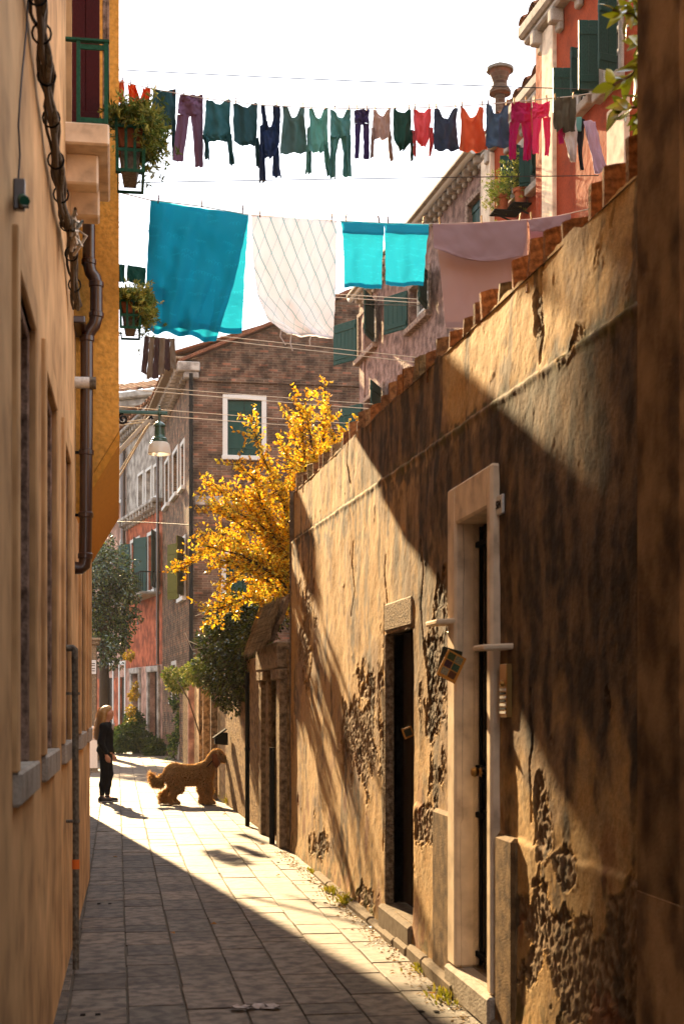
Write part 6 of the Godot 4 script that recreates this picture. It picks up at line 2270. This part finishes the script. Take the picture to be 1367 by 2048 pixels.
	b.box(Transform3D(Basis(), pf + Vector3(0, 0.5, 0)), Vector3(0.84, 1.0, 0.76), 0.03)
	part(o, "base", b, M.lintel_stone)
	b = MB.new()
	var sg := on_d(186, 1334, 41.68)
	b.box(Transform3D(Basis(), sg), Vector3(0.19, 0.40, 0.012))
	var sgn := part(o, "notice", b, M.white_paint)
	b = MB.new()
	for yy in [0.1, 0.04, -0.04, -0.11]:
		b.box(Transform3D(Basis(), sg + Vector3(0, yy, 0.009)), Vector3(0.12, 0.022, 0.006))
	part(sgn, "print", b, M.dark_wood)
	# low wall of the little square behind the pier
	b = MB.new()
	b.wall(upright(P(-9, 0, 43.0), Vector3.RIGHT), 7.6, 0.0, 2.6, 0.3, [])
	single("square_wall", b, M.lintel_stone, P(-5, 0, 43.0), "grey stone wall beside the gate pier", "wall")
	# white cabinet leaning by the corner
	var cb := on_g(184, 1544)
	o = thing("white_cabinet", cb, "white utility cabinet with a rounded top behind the woman", "cabinet")
	b = MB.new()
	var cs := -cb.z / F
	b.prism(PackedVector2Array([Vector2(-30, 0), Vector2(11, 0), Vector2(11, 10), Vector2(9, 80), Vector2(5, 89), Vector2(-2, 91), Vector2(-30, 91)].map(func(p): return p * cs)), Transform3D(Basis(), cb), -0.4)
	part(o, "body", b, M.white_paint)
	b = MB.new()
	b.prism(PackedVector2Array([Vector2(-30, -0.5), Vector2(11.6, -0.5), Vector2(11.6, 7), Vector2(-30, 7)].map(func(p): return p * cs)), Transform3D(Basis(), cb + Vector3(0, 0.01, 0.01)), -0.42)
	part(o, "foot", b, M.grey_metal)
	# shrubs along the foot of the far houses
	for q in [[255, 1470, 46.0, 22, 38, 305], [285, 1480, 47.0, 18, 30, 306], [268, 1440, 48.0, 16, 26, 307], [235, 1480, 47.0, 16, 26, 308], [310, 1490, 45.0, 14, 12, 309]]:
		var D2: float = q[2]
		o = thing("wall_shrub", on_d(q[0], HY, D2) * Vector3(1, 0, 1), "dark leafy shrub at the foot of the far house fronts", "shrub", "shrubs at the far house fronts")
		b = MB.new()
		balls = [[on_d(q[0], q[1], D2), q[3] * D2 / F], [on_d(q[0] - 8, q[1] + 14, D2), q[3] * 0.8 * D2 / F], [on_d(q[0] + 8, q[1] + 10, D2), q[3] * 0.8 * D2 / F], [on_d(q[0], q[1] - q[4] * 0.6, D2), q[3] * 0.5 * D2 / F]]
		bush(b, balls, 1200, 0.14, cols, q[5])
		part(o, "foliage", b, M.leaf_green)
	o = thing("yellow_climber", on_d(263, HY, 47.5) * Vector3(1, 0, 1), "thin yellowing climber on the two tone house front", "shrub")
	b = MB.new()
	balls = []
	for q in [[262, 1420, 8], [268, 1390, 9], [262, 1440, 7], [258, 1310, 9], [270, 1370, 6]]:
		balls.append([on_d(q[0], q[1], 47.0), q[2] * 47.0 / F])
	bush(b, balls, 700, 0.12, [Color(0.45, 0.28, 0.02), Color(0.3, 0.22, 0.03)], 310)
	part(o, "foliage", b, M.leaf_green)
	# green shoots on the corner of the ochre house
	o = thing("corner_climber", on_d(188, 1130, 26.0), "light green climber at the corner of the ochre house", "plant")
	b = MB.new()
	balls = []
	for q in [[186, 1060, 16], [190, 1085, 14], [184, 1040, 14]]:
		balls.append([on_d(q[0], q[1], 26.0), q[2] * 26.0 / F])
	bush(b, balls, 700, 0.09, [Color(0.12, 0.17, 0.03), Color(0.2, 0.22, 0.04)], 311)
	part(o, "foliage", b, M.leaf_green)
	# dark wreath-like hood of leaves on the garden corner: ground of the garden
	b = MB.new()
	b.quad(P(2.4, 0.05, 4), P(30, 0.05, 4), P(30, 0.05, 37.5), P(2.4, 0.05, 37.5))
	var gd := single("garden_soil", b, M.earth, P(4, 0.05, 20), "", "", "", "structure")
	gd.set_meta("label", "bare soil of the walled garden")

func make_yellow_tree() -> void:
	var r := RandomNumberGenerator.new()
	r.seed = 404
	var D := 18.6
	var root := P(2.95, 0.05, D)
	var o := thing("golden_tree", root, "small tree with golden yellow autumn leaves behind the garden wall", "tree")
	var wood := MB.new()
	var lv := MB.new()
	var fork := P(2.85, 1.6, D)
	wood.tube(PackedVector3Array([root, P(2.98, 0.8, D), fork]), [0.11, 0.095, 0.085], 8)
	var paths := [
		[[640, 1240], [590, 1150], [520, 1090], [440, 1085], [366, 1132]], [[630, 1230], [560, 1120], [490, 1010], [425, 975]], [[640, 1220], [590, 1050], [530, 920], [492, 832]],
		[[650, 1200], [620, 1010], [605, 880], [600, 790]], [[655, 1180], [650, 980], [642, 870], [650, 770]], [[665, 1150], [690, 1000], [700, 930], [722, 885]], [[665, 1150], [670, 990], [675, 900], [668, 835]], [[655, 1180], [630, 980], [618, 870], [608, 800]], [[665, 1150], [700, 1020], [712, 950], [735, 915]], [[665, 1180], [680, 1000], [690, 890], [712, 842]],
		[[630, 1250], [560, 1180], [490, 1140], [425, 1120]], [[630, 1260], [570, 1215], [500, 1190], [430, 1225]], [[640, 1240], [600, 1120], [560, 1000], [540, 950]], [[640, 1240], [580, 1100], [510, 1040], [450, 1020]],
		[[640, 1240], [610, 1080], [580, 960], [560, 890]], [[630, 1250], [570, 1140], [530, 1110], [480, 1090]], [[640, 1250], [590, 1180], [545, 1160], [500, 1170]], [[650, 1210], [640, 1060], [620, 960], [600, 930]], [[655, 1210], [660, 1080], [665, 980], [660, 900]],
		[[640, 1230], [600, 1090], [560, 1060], [520, 1000]], [[630, 1240], [550, 1090], [480, 1050], [420, 1010]], [[630, 1250], [560, 1150], [480, 1110], [410, 1100]], [[630, 1240], [540, 1060], [500, 960], [460, 920]], [[640, 1230], [580, 1160], [510, 1130], [455, 1170]], [[650, 1200], [630, 1000], [590, 900], [575, 850]]]
	var gold := [Color(0.88, 0.56, 0.02), Color(0.94, 0.68, 0.05), Color(0.76, 0.40, 0.015), Color(0.86, 0.70, 0.08), Color(0.52, 0.50, 0.06), Color(0.46, 0.24, 0.02)]
	for pth in paths:
		var off := r.randf_range(-0.7, 0.7)
		var pts := PackedVector3Array([fork])
		for i in pth.size():
			pts.append(on_d(pth[i][0] + r.randfn() * 4.0, pth[i][1] + r.randfn() * 4.0, D + off * (i + 1.0) / pth.size()))
		var rad := []
		for i in pts.size(): rad.append(lerpf(0.035, 0.005, float(i) / (pts.size() - 1)))
		wood.tube(pts, rad, 5)
		var segs := pts.size() - 1
		for i in range(1, segs):
			var a := pts[i]; var e := pts[i + 1]
			var sparse: float = 1.0 if pth[i - 1][1] > 960 else 0.40
			var n := int(19 * sparse * a.distance_to(e) / 0.45) + 2
			for q in n:
				var p := a.lerp(e, r.randf())
				var dir := ((e - a).normalized() * 0.7 + rdir(r) * 0.9 + Vector3(0, 0.15, 0)).normalized()
				var ln := r.randf_range(0.12, 0.38)
				var tip := p + dir * ln
				wood.tube(PackedVector3Array([p, p.lerp(tip, 0.5) + rdir(r) * 0.02, tip]), [0.006, 0.004, 0.002], 4, false)
				var nl := int(ln / 0.018)
				for k in nl:
					var f := (k + r.randf()) / nl
					var c: Color = gold[r.randi() % gold.size()] * r.randf_range(0.75, 1.2)
					leaf(lv, p.lerp(tip, f) + rdir(r) * 0.012, (dir * 0.5 + rdir(r)).normalized(), rdir(r), r.randf_range(0.040, 0.076), r.randf_range(0.024, 0.046), c)
	part(o, "trunk", wood, M.bark)
	part(o, "crown", lv, M.gold_leaf)

func make_magnolia() -> void:
	var r := RandomNumberGenerator.new()
	r.seed = 505
	var D := 5.9
	var root := on_d(1330, 160, D)
	var o := thing("magnolia_branch", root, "leafy branch with large glossy leaves hanging at the brown house corner", "branch")
	var wood := MB.new()
	var stems := [[[1330, 40], [1300, 60], [1265, 30], [1225, 20]], [[1330, 60], [1290, 110], [1262, 150], [1225, 170]], [[1330, 100], [1300, 190], [1270, 215], [1235, 215]], [[1330, 10], [1290, 20], [1280, -20]], [[1330, 60], [1295, 90], [1275, 90]], [[1330, 140], [1300, 220], [1285, 240]]]
	var lv := MB.new()
	for s in stems:
		var pts := PackedVector3Array()
		for q in s: pts.append(on_d(q[0], q[1], D + r.randfn() * 0.05))
		wood.tube(pts, 0.006, 5)
		for i in range(1, pts.size()):
			for k in 8:
				var p := pts[i - 1].lerp(pts[i], (k + r.randf()) / 8.0)
				var dir := ((pts[i] - pts[i - 1]).normalized() + rdir(r) * 0.9).normalized()
				big_leaf(lv, p, dir, (Vector3(0, 0.3, 0.6) + rdir(r) * 0.8).normalized(), r.randf_range(0.08, 0.12), Color(0.12, 0.15, 0.014) * r.randf_range(0.6, 1.6))
	part(o, "stem", wood, M.bark)
	part(o, "leaves", lv, M.glossy_leaf)

func big_leaf(b: MB, p: Vector3, dir: Vector3, n: Vector3, l: float, c: Color) -> void:
	b.col = c
	var z := dir
	var x := n.cross(z).normalized()
	var y := z.cross(x)
	var rows := []
	for i in 7:
		var f := i / 6.0
		var w := l * 0.21 * sin(pow(f, 0.8) * PI) + 0.001
		var m := p + z * l * f - y * l * 0.22 * f * f
		rows.append(PackedVector3Array([m - x * w + y * w * 0.35, m, m + x * w + y * w * 0.35]))
	b.grid(rows)

# ---------------------------------------------------------------- smooth bodies from tapered bones (surface nets)
# bones: [a, b, radius a, radius b, (optional) squash Vector3 scale of space]
func body(b: MB, bones: Array, cell: float, k: float, cut: Variant = null) -> void:
	var lo := Vector3.ONE * 1e9
	var hi := -lo
	for q in bones:
		var r := maxf(q[2], q[3]) + k + cell * 2.0
		for e in [q[0], q[1]]:
			lo = lo.min(e - Vector3.ONE * r)
			hi = hi.max(e + Vector3.ONE * r)
	var n := Vector3i(((hi - lo) / cell).ceil()) + Vector3i.ONE
	var f := PackedFloat32Array()
	f.resize(n.x * n.y * n.z)
	f.fill(1.0)
	for q in bones:
		var a: Vector3 = q[0]
		var c: Vector3 = q[1]
		var ra: float = q[2]
		var rb: float = q[3]
		var sq: Vector3 = q[4] if q.size() > 4 else Vector3.ONE
		var r := (maxf(ra, rb)) * maxf(1.0 / sq.x, maxf(1.0 / sq.y, 1.0 / sq.z)) + k + cell * 2.0
		var i0 := Vector3i(((a.min(c) - Vector3.ONE * r - lo) / cell).floor()).clamp(Vector3i.ZERO, n - Vector3i.ONE)
		var i1 := Vector3i(((a.max(c) + Vector3.ONE * r - lo) / cell).ceil()).clamp(Vector3i.ZERO, n - Vector3i.ONE)
		var ab := (c - a) * sq
		var l2 := maxf(ab.length_squared(), 1e-9)
		for z in range(i0.z, i1.z + 1):
			for y in range(i0.y, i1.y + 1):
				var at := (z * n.y + y) * n.x
				for x in range(i0.x, i1.x + 1):
					var p := (lo + Vector3(x, y, z) * cell - a) * sq
					var t := clampf(p.dot(ab) / l2, 0.0, 1.0)
					var d := (p - ab * t).length() - lerpf(ra, rb, t)
					var o := f[at + x]
					var h := maxf(k - absf(d - o), 0.0) / k
					f[at + x] = minf(d, o) - h * h * k * 0.25
	if cut != null:
		for z in n.z:
			for y in n.y:
				for x in n.x:
					var at := (z * n.y + y) * n.x + x
					if f[at] < cell * 3.0:
						f[at] = maxf(f[at], cut.call(lo + Vector3(x, y, z) * cell))
	var idx := PackedInt32Array()
	idx.resize(f.size())
	idx.fill(-1)
	var sx := 1
	var sy := n.x
	var sz := n.x * n.y
	for z in n.z - 1:
		for y in n.y - 1:
			for x in n.x - 1:
				var at := z * sz + y * sy + x
				var neg := 0
				for m in 8:
					if f[at + (m & 1) * sx + ((m >> 1) & 1) * sy + (m >> 2) * sz] < 0.0:
						neg += 1
				if neg == 0 or neg == 8:
					continue
				var s := Vector3.ZERO
				var w := 0
				for e in 12:
					var ax := e / 4
					var o1 := (e & 1)
					var o2 := (e >> 1) & 1
					var c0 := Vector3i.ZERO
					c0[(ax + 1) % 3] = o1
					c0[(ax + 2) % 3] = o2
					var c1 := c0
					c1[ax] = 1
					var v0 := f[at + c0.x * sx + c0.y * sy + c0.z * sz]
					var v1 := f[at + c1.x * sx + c1.y * sy + c1.z * sz]
					if (v0 < 0.0) != (v1 < 0.0):
						s += Vector3(c0).lerp(Vector3(c1), v0 / (v0 - v1))
						w += 1
				var g := Vector3(f[at + sx] - f[at], f[at + sy] - f[at], f[at + sz] - f[at])
				var g2 := Vector3(f[at + sx + sy + sz] - f[at + sy + sz], f[at + sx + sy + sz] - f[at + sx + sz], f[at + sx + sy + sz] - f[at + sx + sy])
				idx[at] = b.pt(lo + (Vector3(x, y, z) + s / w) * cell, (g + g2).normalized())
	for z in range(1, n.z - 1):
		for y in range(1, n.y - 1):
			for x in range(1, n.x - 1):
				var at := z * sz + y * sy + x
				var v0 := f[at]
				for ax in 3:
					var st: int = [sx, sy, sz][ax]
					var v1 := f[at + st]
					if (v0 < 0.0) == (v1 < 0.0):
						continue
					var u: int = [sy, sz, sx][ax]
					var w: int = [sz, sx, sy][ax]
					var q := [idx[at], idx[at - u], idx[at - u - w], idx[at - w]]
					if q.min() < 0:
						continue
					if v0 < 0.0:
						b.t3(q[0], q[1], q[2]); b.t3(q[0], q[2], q[3])
					else:
						b.t3(q[0], q[2], q[1]); b.t3(q[0], q[3], q[2])

# ---------------------------------------------------------------- the woman: faces +x (towards the dog), camera sees her right side
func make_woman() -> void:
	var g := on_g(213, 1604)
	var turn := Basis(Vector3.UP, -0.18)
	var S := 1.0
	var W := func(x: float, y: float, z: float) -> Vector3: return g + turn * (Vector3(x, y, z) * S)
	var o := thing("person", g, "person in black jacket and leggings with long fair hair watching the dog", "person")
	mk("skin", lin(0.55, 0.30, 0.20), {"rough": 0.55})
	mk("black_jersey", lin(0.012, 0.012, 0.014), {"rough": 0.8, "tex": T.weave, "ts": 6.0})
	mk("black_leggings", lin(0.008, 0.008, 0.010), {"rough": 0.7})
	mk("fair_hair", lin(0.66, 0.38, 0.13), {"rough": 0.45, "spec": 0.5, "tex": T.fine, "ts": Vector3(14, 1.2, 14), "back": Color(0.8, 0.75, 0.6)})
	mk("shoe", lin(0.05, 0.045, 0.045), {"rough": 0.6})
	mk("sole", lin(0.35, 0.33, 0.32), {"rough": 0.7})
	# body of one surface: head, neck, trunk, arms, legs
	var bn := []
	var head: Vector3 = W.call(0.035, 1.50, 0.0)
	bn.append([W.call(0.02, 1.515, 0), W.call(0.035, 1.50, 0), 0.088, 0.085])
	bn.append([W.call(0.05, 1.44, 0), W.call(0.075, 1.425, 0), 0.055, 0.035])
	bn.append([W.call(-0.01, 1.30, 0), W.call(0.01, 1.42, 0), 0.052, 0.05])
	bn.append([W.call(-0.02, 1.27, 0), W.call(0.0, 1.05, 0), 0.10, 0.095, Vector3(1, 1, 0.8)])
	bn.append([W.call(0.0, 1.05, 0), W.call(-0.01, 0.88, 0), 0.09, 0.12, Vector3(1, 1, 0.85)])
	bn.append([W.call(0.03, 1.18, 0.06), W.call(0.03, 1.18, -0.06), 0.07, 0.07])
	bn.append([W.call(-0.05, 0.88, 0.06), W.call(-0.05, 0.88, -0.06), 0.09, 0.09])
	var legs := []
	var arms := []
	for s in [1.0, -1.0]:
		bn.append([W.call(-0.01, 1.285, 0), W.call(-0.015, 1.275, 0.155 * s), 0.055, 0.05])
		var e1: float = 0.0 if s > 0 else 0.03
		arms.append([W.call(-0.015, 1.27, 0.165 * s), W.call(-0.05 + e1, 1.02, 0.205 * s), 0.048, 0.038])
		arms.append([W.call(-0.05 + e1, 1.02, 0.205 * s), W.call(0.04 + e1, 0.80, 0.19 * s), 0.037, 0.026])
		var fx: float = -0.03 if s > 0 else 0.03
		legs.append([W.call(-0.02, 0.86, 0.085 * s), W.call(0.01 + fx, 0.47, 0.085 * s), 0.088, 0.056])
		legs.append([W.call(0.01 + fx, 0.47, 0.085 * s), W.call(-0.02 + fx, 0.30, 0.085 * s), 0.055, 0.053])
		legs.append([W.call(-0.02 + fx, 0.30, 0.085 * s), W.call(-0.03 + fx, 0.09, 0.085 * s), 0.052, 0.034])
		bn.append([W.call(-0.03 + fx, 0.06, 0.085 * s), W.call(0.10 + fx, 0.035, 0.095 * s), 0.035, 0.028])
	var b := MB.new()
	body(b, bn + arms + legs, 0.012, 0.03)
	# hands, five fingers each, hanging and slightly curled
	for s in [1.0, -1.0]:
		var e1: float = 0.0 if s > 0 else 0.03
		var hb := []
		var wr: Vector3 = W.call(0.04 + e1, 0.80, 0.19 * s)
		var fwd := turn * Vector3(1, 0, 0)
		var dn := turn * Vector3(0.22, -0.97, 0).normalized()
		hb.append([wr - dn * 0.02, wr + dn * 0.05, 0.022, 0.024, Vector3(1, 1, 1)])
		for q in 4:
			var off := fwd * (0.030 - 0.02 * q)
			var ln: float = [0.062, 0.07, 0.066, 0.052][q]
			var k0 := wr + dn * 0.06 + off
			var k1 := k0 + dn * ln * 0.55 + fwd * 0.004
			var k2: Vector3 = k1 + dn * ln * 0.45 - (turn * Vector3(0, 0, 0.018 * s))
			hb.append([wr + dn * 0.035 + off * 0.8, k0, 0.012, 0.0095])
			hb.append([k0, k1, 0.0095, 0.0085])
			hb.append([k1, k2, 0.0085, 0.0072])
		hb.append([wr + dn * 0.015 + fwd * 0.018, wr + dn * 0.05 + fwd * 0.045, 0.013, 0.010])
		hb.append([wr + dn * 0.05 + fwd * 0.045, wr + dn * 0.08 + fwd * 0.05, 0.010, 0.008])
		body(b, hb, 0.0045, 0.006)
	# finer head: skull, jaw, nose, lips, brow, ears
	var hd := [[W.call(0.01, 1.525, 0), W.call(0.03, 1.515, 0), 0.086, 0.082, Vector3(1, 1, 1.08)], [W.call(0.05, 1.455, 0), W.call(0.078, 1.438, 0), 0.05, 0.03], [W.call(0.085, 1.50, 0), W.call(0.09, 1.475, 0), 0.03, 0.032], [W.call(0.112, 1.512, 0), W.call(0.128, 1.482, 0), 0.008, 0.011], [W.call(0.112, 1.455, 0), W.call(0.114, 1.455, 0.012), 0.008, 0.007], [W.call(0.098, 1.53, 0.03), W.call(0.098, 1.53, -0.03), 0.017, 0.017]]
	for s in [1.0, -1.0]:
		hd.append([W.call(0.0, 1.515, 0.082 * s), W.call(0.0, 1.485, 0.082 * s), 0.013, 0.009])
	body(b, hd, 0.006, 0.012)
	part(o, "body", b, M.skin)
	b = MB.new()
	for s in [1.0, -1.0]:
		b.lathe([Vector2(0, -0.008), Vector2(0.007, -0.004), Vector2(0.008, 0.0), Vector2(0.007, 0.004), Vector2(0, 0.008)], Transform3D(turn, W.call(0.109, 1.507, 0.032 * s)), 8)
	part(o, "eyes", b, M.dark_wood)
	# jacket
	b = MB.new()
	var jb := []
	for q in bn.slice(2, 6) + bn.slice(7, 8) + arms + [bn[6]]:
		jb.append([q[0], q[1], q[2] + 0.016, q[3] + 0.016] + (q.slice(4) if q.size() > 4 else []))
	jb.append([W.call(-0.01, 1.285, 0), W.call(-0.015, 1.275, -0.155), 0.068, 0.064])
	var neck_y := g.y + 1.355
	body(b, jb, 0.013, 0.04, func(p: Vector3) -> float: return maxf(p.y - neck_y, g.y + 0.845 - p.y if absf((turn.inverse() * (p - g)).z) < 0.16 else g.y + 0.81 - p.y))
	part(o, "jacket", b, M.black_jersey)
	b = MB.new()
	b.box(Transform3D(turn * Basis(Vector3.BACK, -0.25), W.call(0.105, 1.24, 0.0)), Vector3(0.03, 0.2, 0.09), 0.012)
	part(o, "shirt", b, M.white_cloth)
	b = MB.new()
	body(b, [[W.call(-0.03, 0.87, 0.0), W.call(-0.02, 0.86, 0.0), 0.125, 0.125, Vector3(1, 1.4, 0.85)]], 0.013, 0.02, func(p: Vector3) -> float: return absf(p.y - g.y - 0.845) - 0.03)
	part(o, "shirt_hem", b, M.white_cloth)
	# leggings
	b = MB.new()
	var lb := [[W.call(-0.01, 0.9, 0), W.call(-0.02, 0.85, 0), 0.12, 0.115, Vector3(1, 1, 0.85)], [W.call(-0.05, 0.88, 0.06), W.call(-0.05, 0.88, -0.06), 0.095, 0.095]]
	for q in legs: lb.append([q[0], q[1], q[2] + 0.006, q[3] + 0.006])
	body(b, lb, 0.013, 0.03, func(p: Vector3) -> float: return g.y + 0.11 - p.y)
	part(o, "leggings", b, M.black_leggings)
	# shoes
	for s in [1.0, -1.0]:
		var fx: float = -0.03 if s > 0 else 0.03
		b = MB.new()
		body(b, [[W.call(-0.05 + fx, 0.05, 0.085 * s), W.call(-0.03 + fx, 0.085, 0.085 * s), 0.045, 0.042], [W.call(-0.05 + fx, 0.045, 0.085 * s), W.call(0.12 + fx, 0.035, 0.10 * s), 0.042, 0.033]], 0.008, 0.02, func(p: Vector3) -> float: return maxf(g.y + 0.014 - p.y, p.y - g.y - 0.115))
		var sh := part(o, "shoe", b, M.shoe)
		b = MB.new()
		b.bar(W.call(-0.09 + fx, 0.012, 0.085 * s), W.call(0.15 + fx, 0.012, 0.10 * s), 0.075, 0.022, Vector3.UP, 0.006)
		part(sh, "sole", b, M.sole)
	# hair: a cap over the skull and long locks down the back and beside the face
	b = MB.new()
	body(b, [[W.call(-0.01, 1.53, 0), W.call(0.025, 1.545, 0), 0.098, 0.09], [W.call(-0.05, 1.50, 0), W.call(-0.11, 1.34, 0), 0.09, 0.085], [W.call(-0.11, 1.34, 0), W.call(-0.165, 1.08, 0), 0.08, 0.035, Vector3(1, 1, 0.8)], [W.call(-0.02, 1.49, 0.08), W.call(-0.04, 1.24, 0.13), 0.045, 0.035], [W.call(-0.02, 1.49, -0.08), W.call(0.0, 1.26, -0.12), 0.045, 0.03]], 0.010, 0.03, func(p: Vector3) -> float:
		var q := turn.inverse() * (p - g)
		return (q.x - 0.055 - maxf(0.0, q.y - 1.53) * 0.7))
	var hr := part(o, "hair", b, M.fair_hair)
	b = MB.new()
	var r := RandomNumberGenerator.new()
	r.seed = 7
	for k in 420:
		var a := r.randf_range(-1.0, 1.0)
		var start: Vector3 = W.call(-0.03 + r.randfn() * 0.035, 1.60 - absf(a) * 0.06, a * 0.095)
		var m: Vector3 = W.call(-0.14 + r.randfn() * 0.025 + absf(a) * 0.06, 1.38, a * 0.115)
		var e: Vector3 = W.call(-0.21 + r.randfn() * 0.03 + absf(a) * 0.10, 1.04 + r.randf() * 0.16, a * 0.12 + r.randfn() * 0.02)
		b.tube(PackedVector3Array([start, start.lerp(m, 0.5) + turn * Vector3(-0.03, 0.01, a * 0.02), m, e]), [0.004, 0.005, 0.005, 0.002], 3, false)
	part(hr, "strands", b, M.fair_hair, "", "stuff")

# ---------------------------------------------------------------- the big shaggy dog
func make_dog() -> void:
	var g := on_g(382, 1609)
	var D := -g.z
	var s := on_d(383, HY, D).x - on_d(382, HY, D).x      # metres per photo pixel there
	var Q := func(px: float, py: float, z := 0.0) -> Vector3: return on_d(px, py, D) + Vector3(0, 0, z)
	var o := thing("dog", g, "large shaggy ginger dog standing with its nose to the wall", "dog")
	mk("ginger", lin(0.88, 0.46, 0.15), {"rough": 0.8, "spec": 0.2, "tex": T.fine, "ts": 5.0})
	mk("ginger_fur", Color(1, 1, 1), {"vc": true, "rough": 0.6, "spec": 0.3, "back": Color(0.95, 0.9, 0.8)})
	var bn := [
		[Q.call(350, 1547), Q.call(374, 1550), 20 * s, 17.5 * s, Vector3(1, 1, 1.25)], [Q.call(374, 1550), Q.call(406, 1549), 17.5 * s, 21 * s, Vector3(1, 1, 1.25)],
		[Q.call(406, 1545), Q.call(426, 1524), 17 * s, 10 * s], [Q.call(426, 1518), Q.call(434, 1510), 11 * s, 11.5 * s], [Q.call(437, 1514), Q.call(446, 1518), 7.5 * s, 5.6 * s], [Q.call(446, 1518), Q.call(454, 1519), 5.4 * s, 4.4 * s],
		[Q.call(336, 1546), Q.call(320, 1566), 6 * s, 4 * s], [Q.call(320, 1566), Q.call(309, 1563), 4 * s, 3.5 * s], [Q.call(309, 1563), Q.call(303, 1547), 3.5 * s, 2 * s]]
	for z in [0.13, -0.13]:
		var dx := 4.0 if z > 0 else -4.0
		bn.append([Q.call(346, 1556, z * 0.8), Q.call(354 + dx, 1576, z), 14 * s, 8 * s])
		bn.append([Q.call(352 + dx, 1576, z), Q.call(338 + dx * 1.8, 1590, z), 7.5 * s, 5.2 * s])
		bn.append([Q.call(338 + dx * 1.8, 1590, z), Q.call(339 + dx * 1.8, 1604, z), 5.2 * s, 5.5 * s])
		bn.append([Q.call(339 + dx * 1.8, 1605, z), Q.call(348 + dx * 1.8, 1606, z), 5.5 * s, 4.5 * s])
		var fx := 3.0 if z > 0 else -3.0
		bn.append([Q.call(408, 1558, z * 0.85), Q.call(411 + fx * 1.8, 1582, z * 0.9), 11 * s, 6.4 * s])
		bn.append([Q.call(411 + fx * 1.8, 1582, z * 0.9), Q.call(411 + fx * 1.8, 1603, z * 0.9), 6.4 * s, 5.6 * s])
		bn.append([Q.call(411 + fx * 1.8, 1605, z * 0.9), Q.call(419 + fx * 1.8, 1606, z * 0.9), 5.6 * s, 4.6 * s])
	for q in bn:   # keep the feet on the ground
		for e in 2:
			q[e].y = maxf(q[e].y, g.y + q[2 + e] * 0.8)
	var b := MB.new()
	body(b, bn, 0.016, 0.05, func(p: Vector3) -> float: return g.y + 0.004 - p.y)
	var bd := part(o, "body", b, M.ginger)
	# shaggy coat: thin locks all over, longer on belly, legs, chest and tail
	var r := RandomNumberGenerator.new()
	r.seed = 33
	var fur := MB.new()
	var nv := b.v.size()
	for k in 46000:
		var i := r.randi() % nv
		var p := b.v[i] + g     # part() moved the vertices to the thing's base
		var n := b.n[i]
		var py := (p.y - g.y) / s
		var ln := 0.030
		if py < 46.0: ln = 0.042
		if py < 26.0: ln = 0.024
		var px := (p.x - g.x) / s + 382.0
		if px < 327.0: ln = 0.085
		if px > 424.0: ln = 0.028
		ln *= r.randf_range(0.6, 1.3)
		if px > 395.0 and py > 22.0 and py < 48.0: ln *= 1.35
		var lay := Vector3(-0.35 if px < 424.0 else -0.15, -0.75, 0)
		if px < 332.0: lay = Vector3(-0.5, -0.6, 0)
		var dd := (n * 0.75 + lay * 0.8 + rdir(r) * 0.35).normalized()
		var tip := p + dd * ln
		tip.y = maxf(tip.y, g.y + 0.004)
		var sd := dd.cross(rdir(r)).normalized() * r.randf_range(0.003, 0.006)
		fur.col = Color(0.93, 0.52, 0.18).lerp(Color(0.98, 0.70, 0.34), r.randf()) * r.randf_range(0.72, 1.08)
		var m := p.lerp(tip, 0.55) + Vector3(0, 0.008, 0)
		var k0 := fur.pt(p - sd, n); fur.pt(p + sd, n); fur.pt(m + sd * 0.8, n); fur.pt(m - sd * 0.8, n); fur.pt(tip, (n + dd).normalized())
		fur.t3(k0, k0 + 1, k0 + 2); fur.t3(k0, k0 + 2, k0 + 3); fur.t3(k0 + 3, k0 + 2, k0 + 4)
	part(o, "coat", fur, M.ginger_fur, "", "stuff")
	for z in [0.10, -0.10]:
		b = MB.new()
		body(b, [[Q.call(428, 1512, z), Q.call(432, 1526, z * 1.25), 6 * s, 7 * s, Vector3(1, 1, 1.6)], [Q.call(432, 1526, z * 1.25), Q.call(432, 1533, z * 1.2), 7 * s, 3 * s, Vector3(1, 1, 1.6)]], 0.012, 0.02)
		part(o, "ear", b, mk("ear_brown", lin(0.16, 0.05, 0.018), {"rough": 0.85}) if z > 0 else M.ear_brown)
	b = MB.new()
	body(b, [[Q.call(457, 1516.5), Q.call(458.5, 1517), 2.6 * s, 2.2 * s]], 0.006, 0.01)
	part(o, "nose", b, M.black_metal)
	b = MB.new()
	for z in [0.07, -0.07]:
		body(b, [[Q.call(442, 1509, z), Q.call(442.5, 1509, z), 1.6 * s, 1.6 * s]], 0.006, 0.005)
	part(o, "eyes", b, M.black_metal)
	b = MB.new()
	var ring := PackedVector3Array()
	for k in 17:
		var a := TAU * k / 16.0
		ring.append(Q.call(421, 1528) + Vector3(cos(a) * 0.10 - sin(a) * 0.03, cos(a) * 0.11, sin(a) * 0.13))
	b.tube(ring, 0.010, 6, false)
	part(o, "collar", b, M.dark_wood)
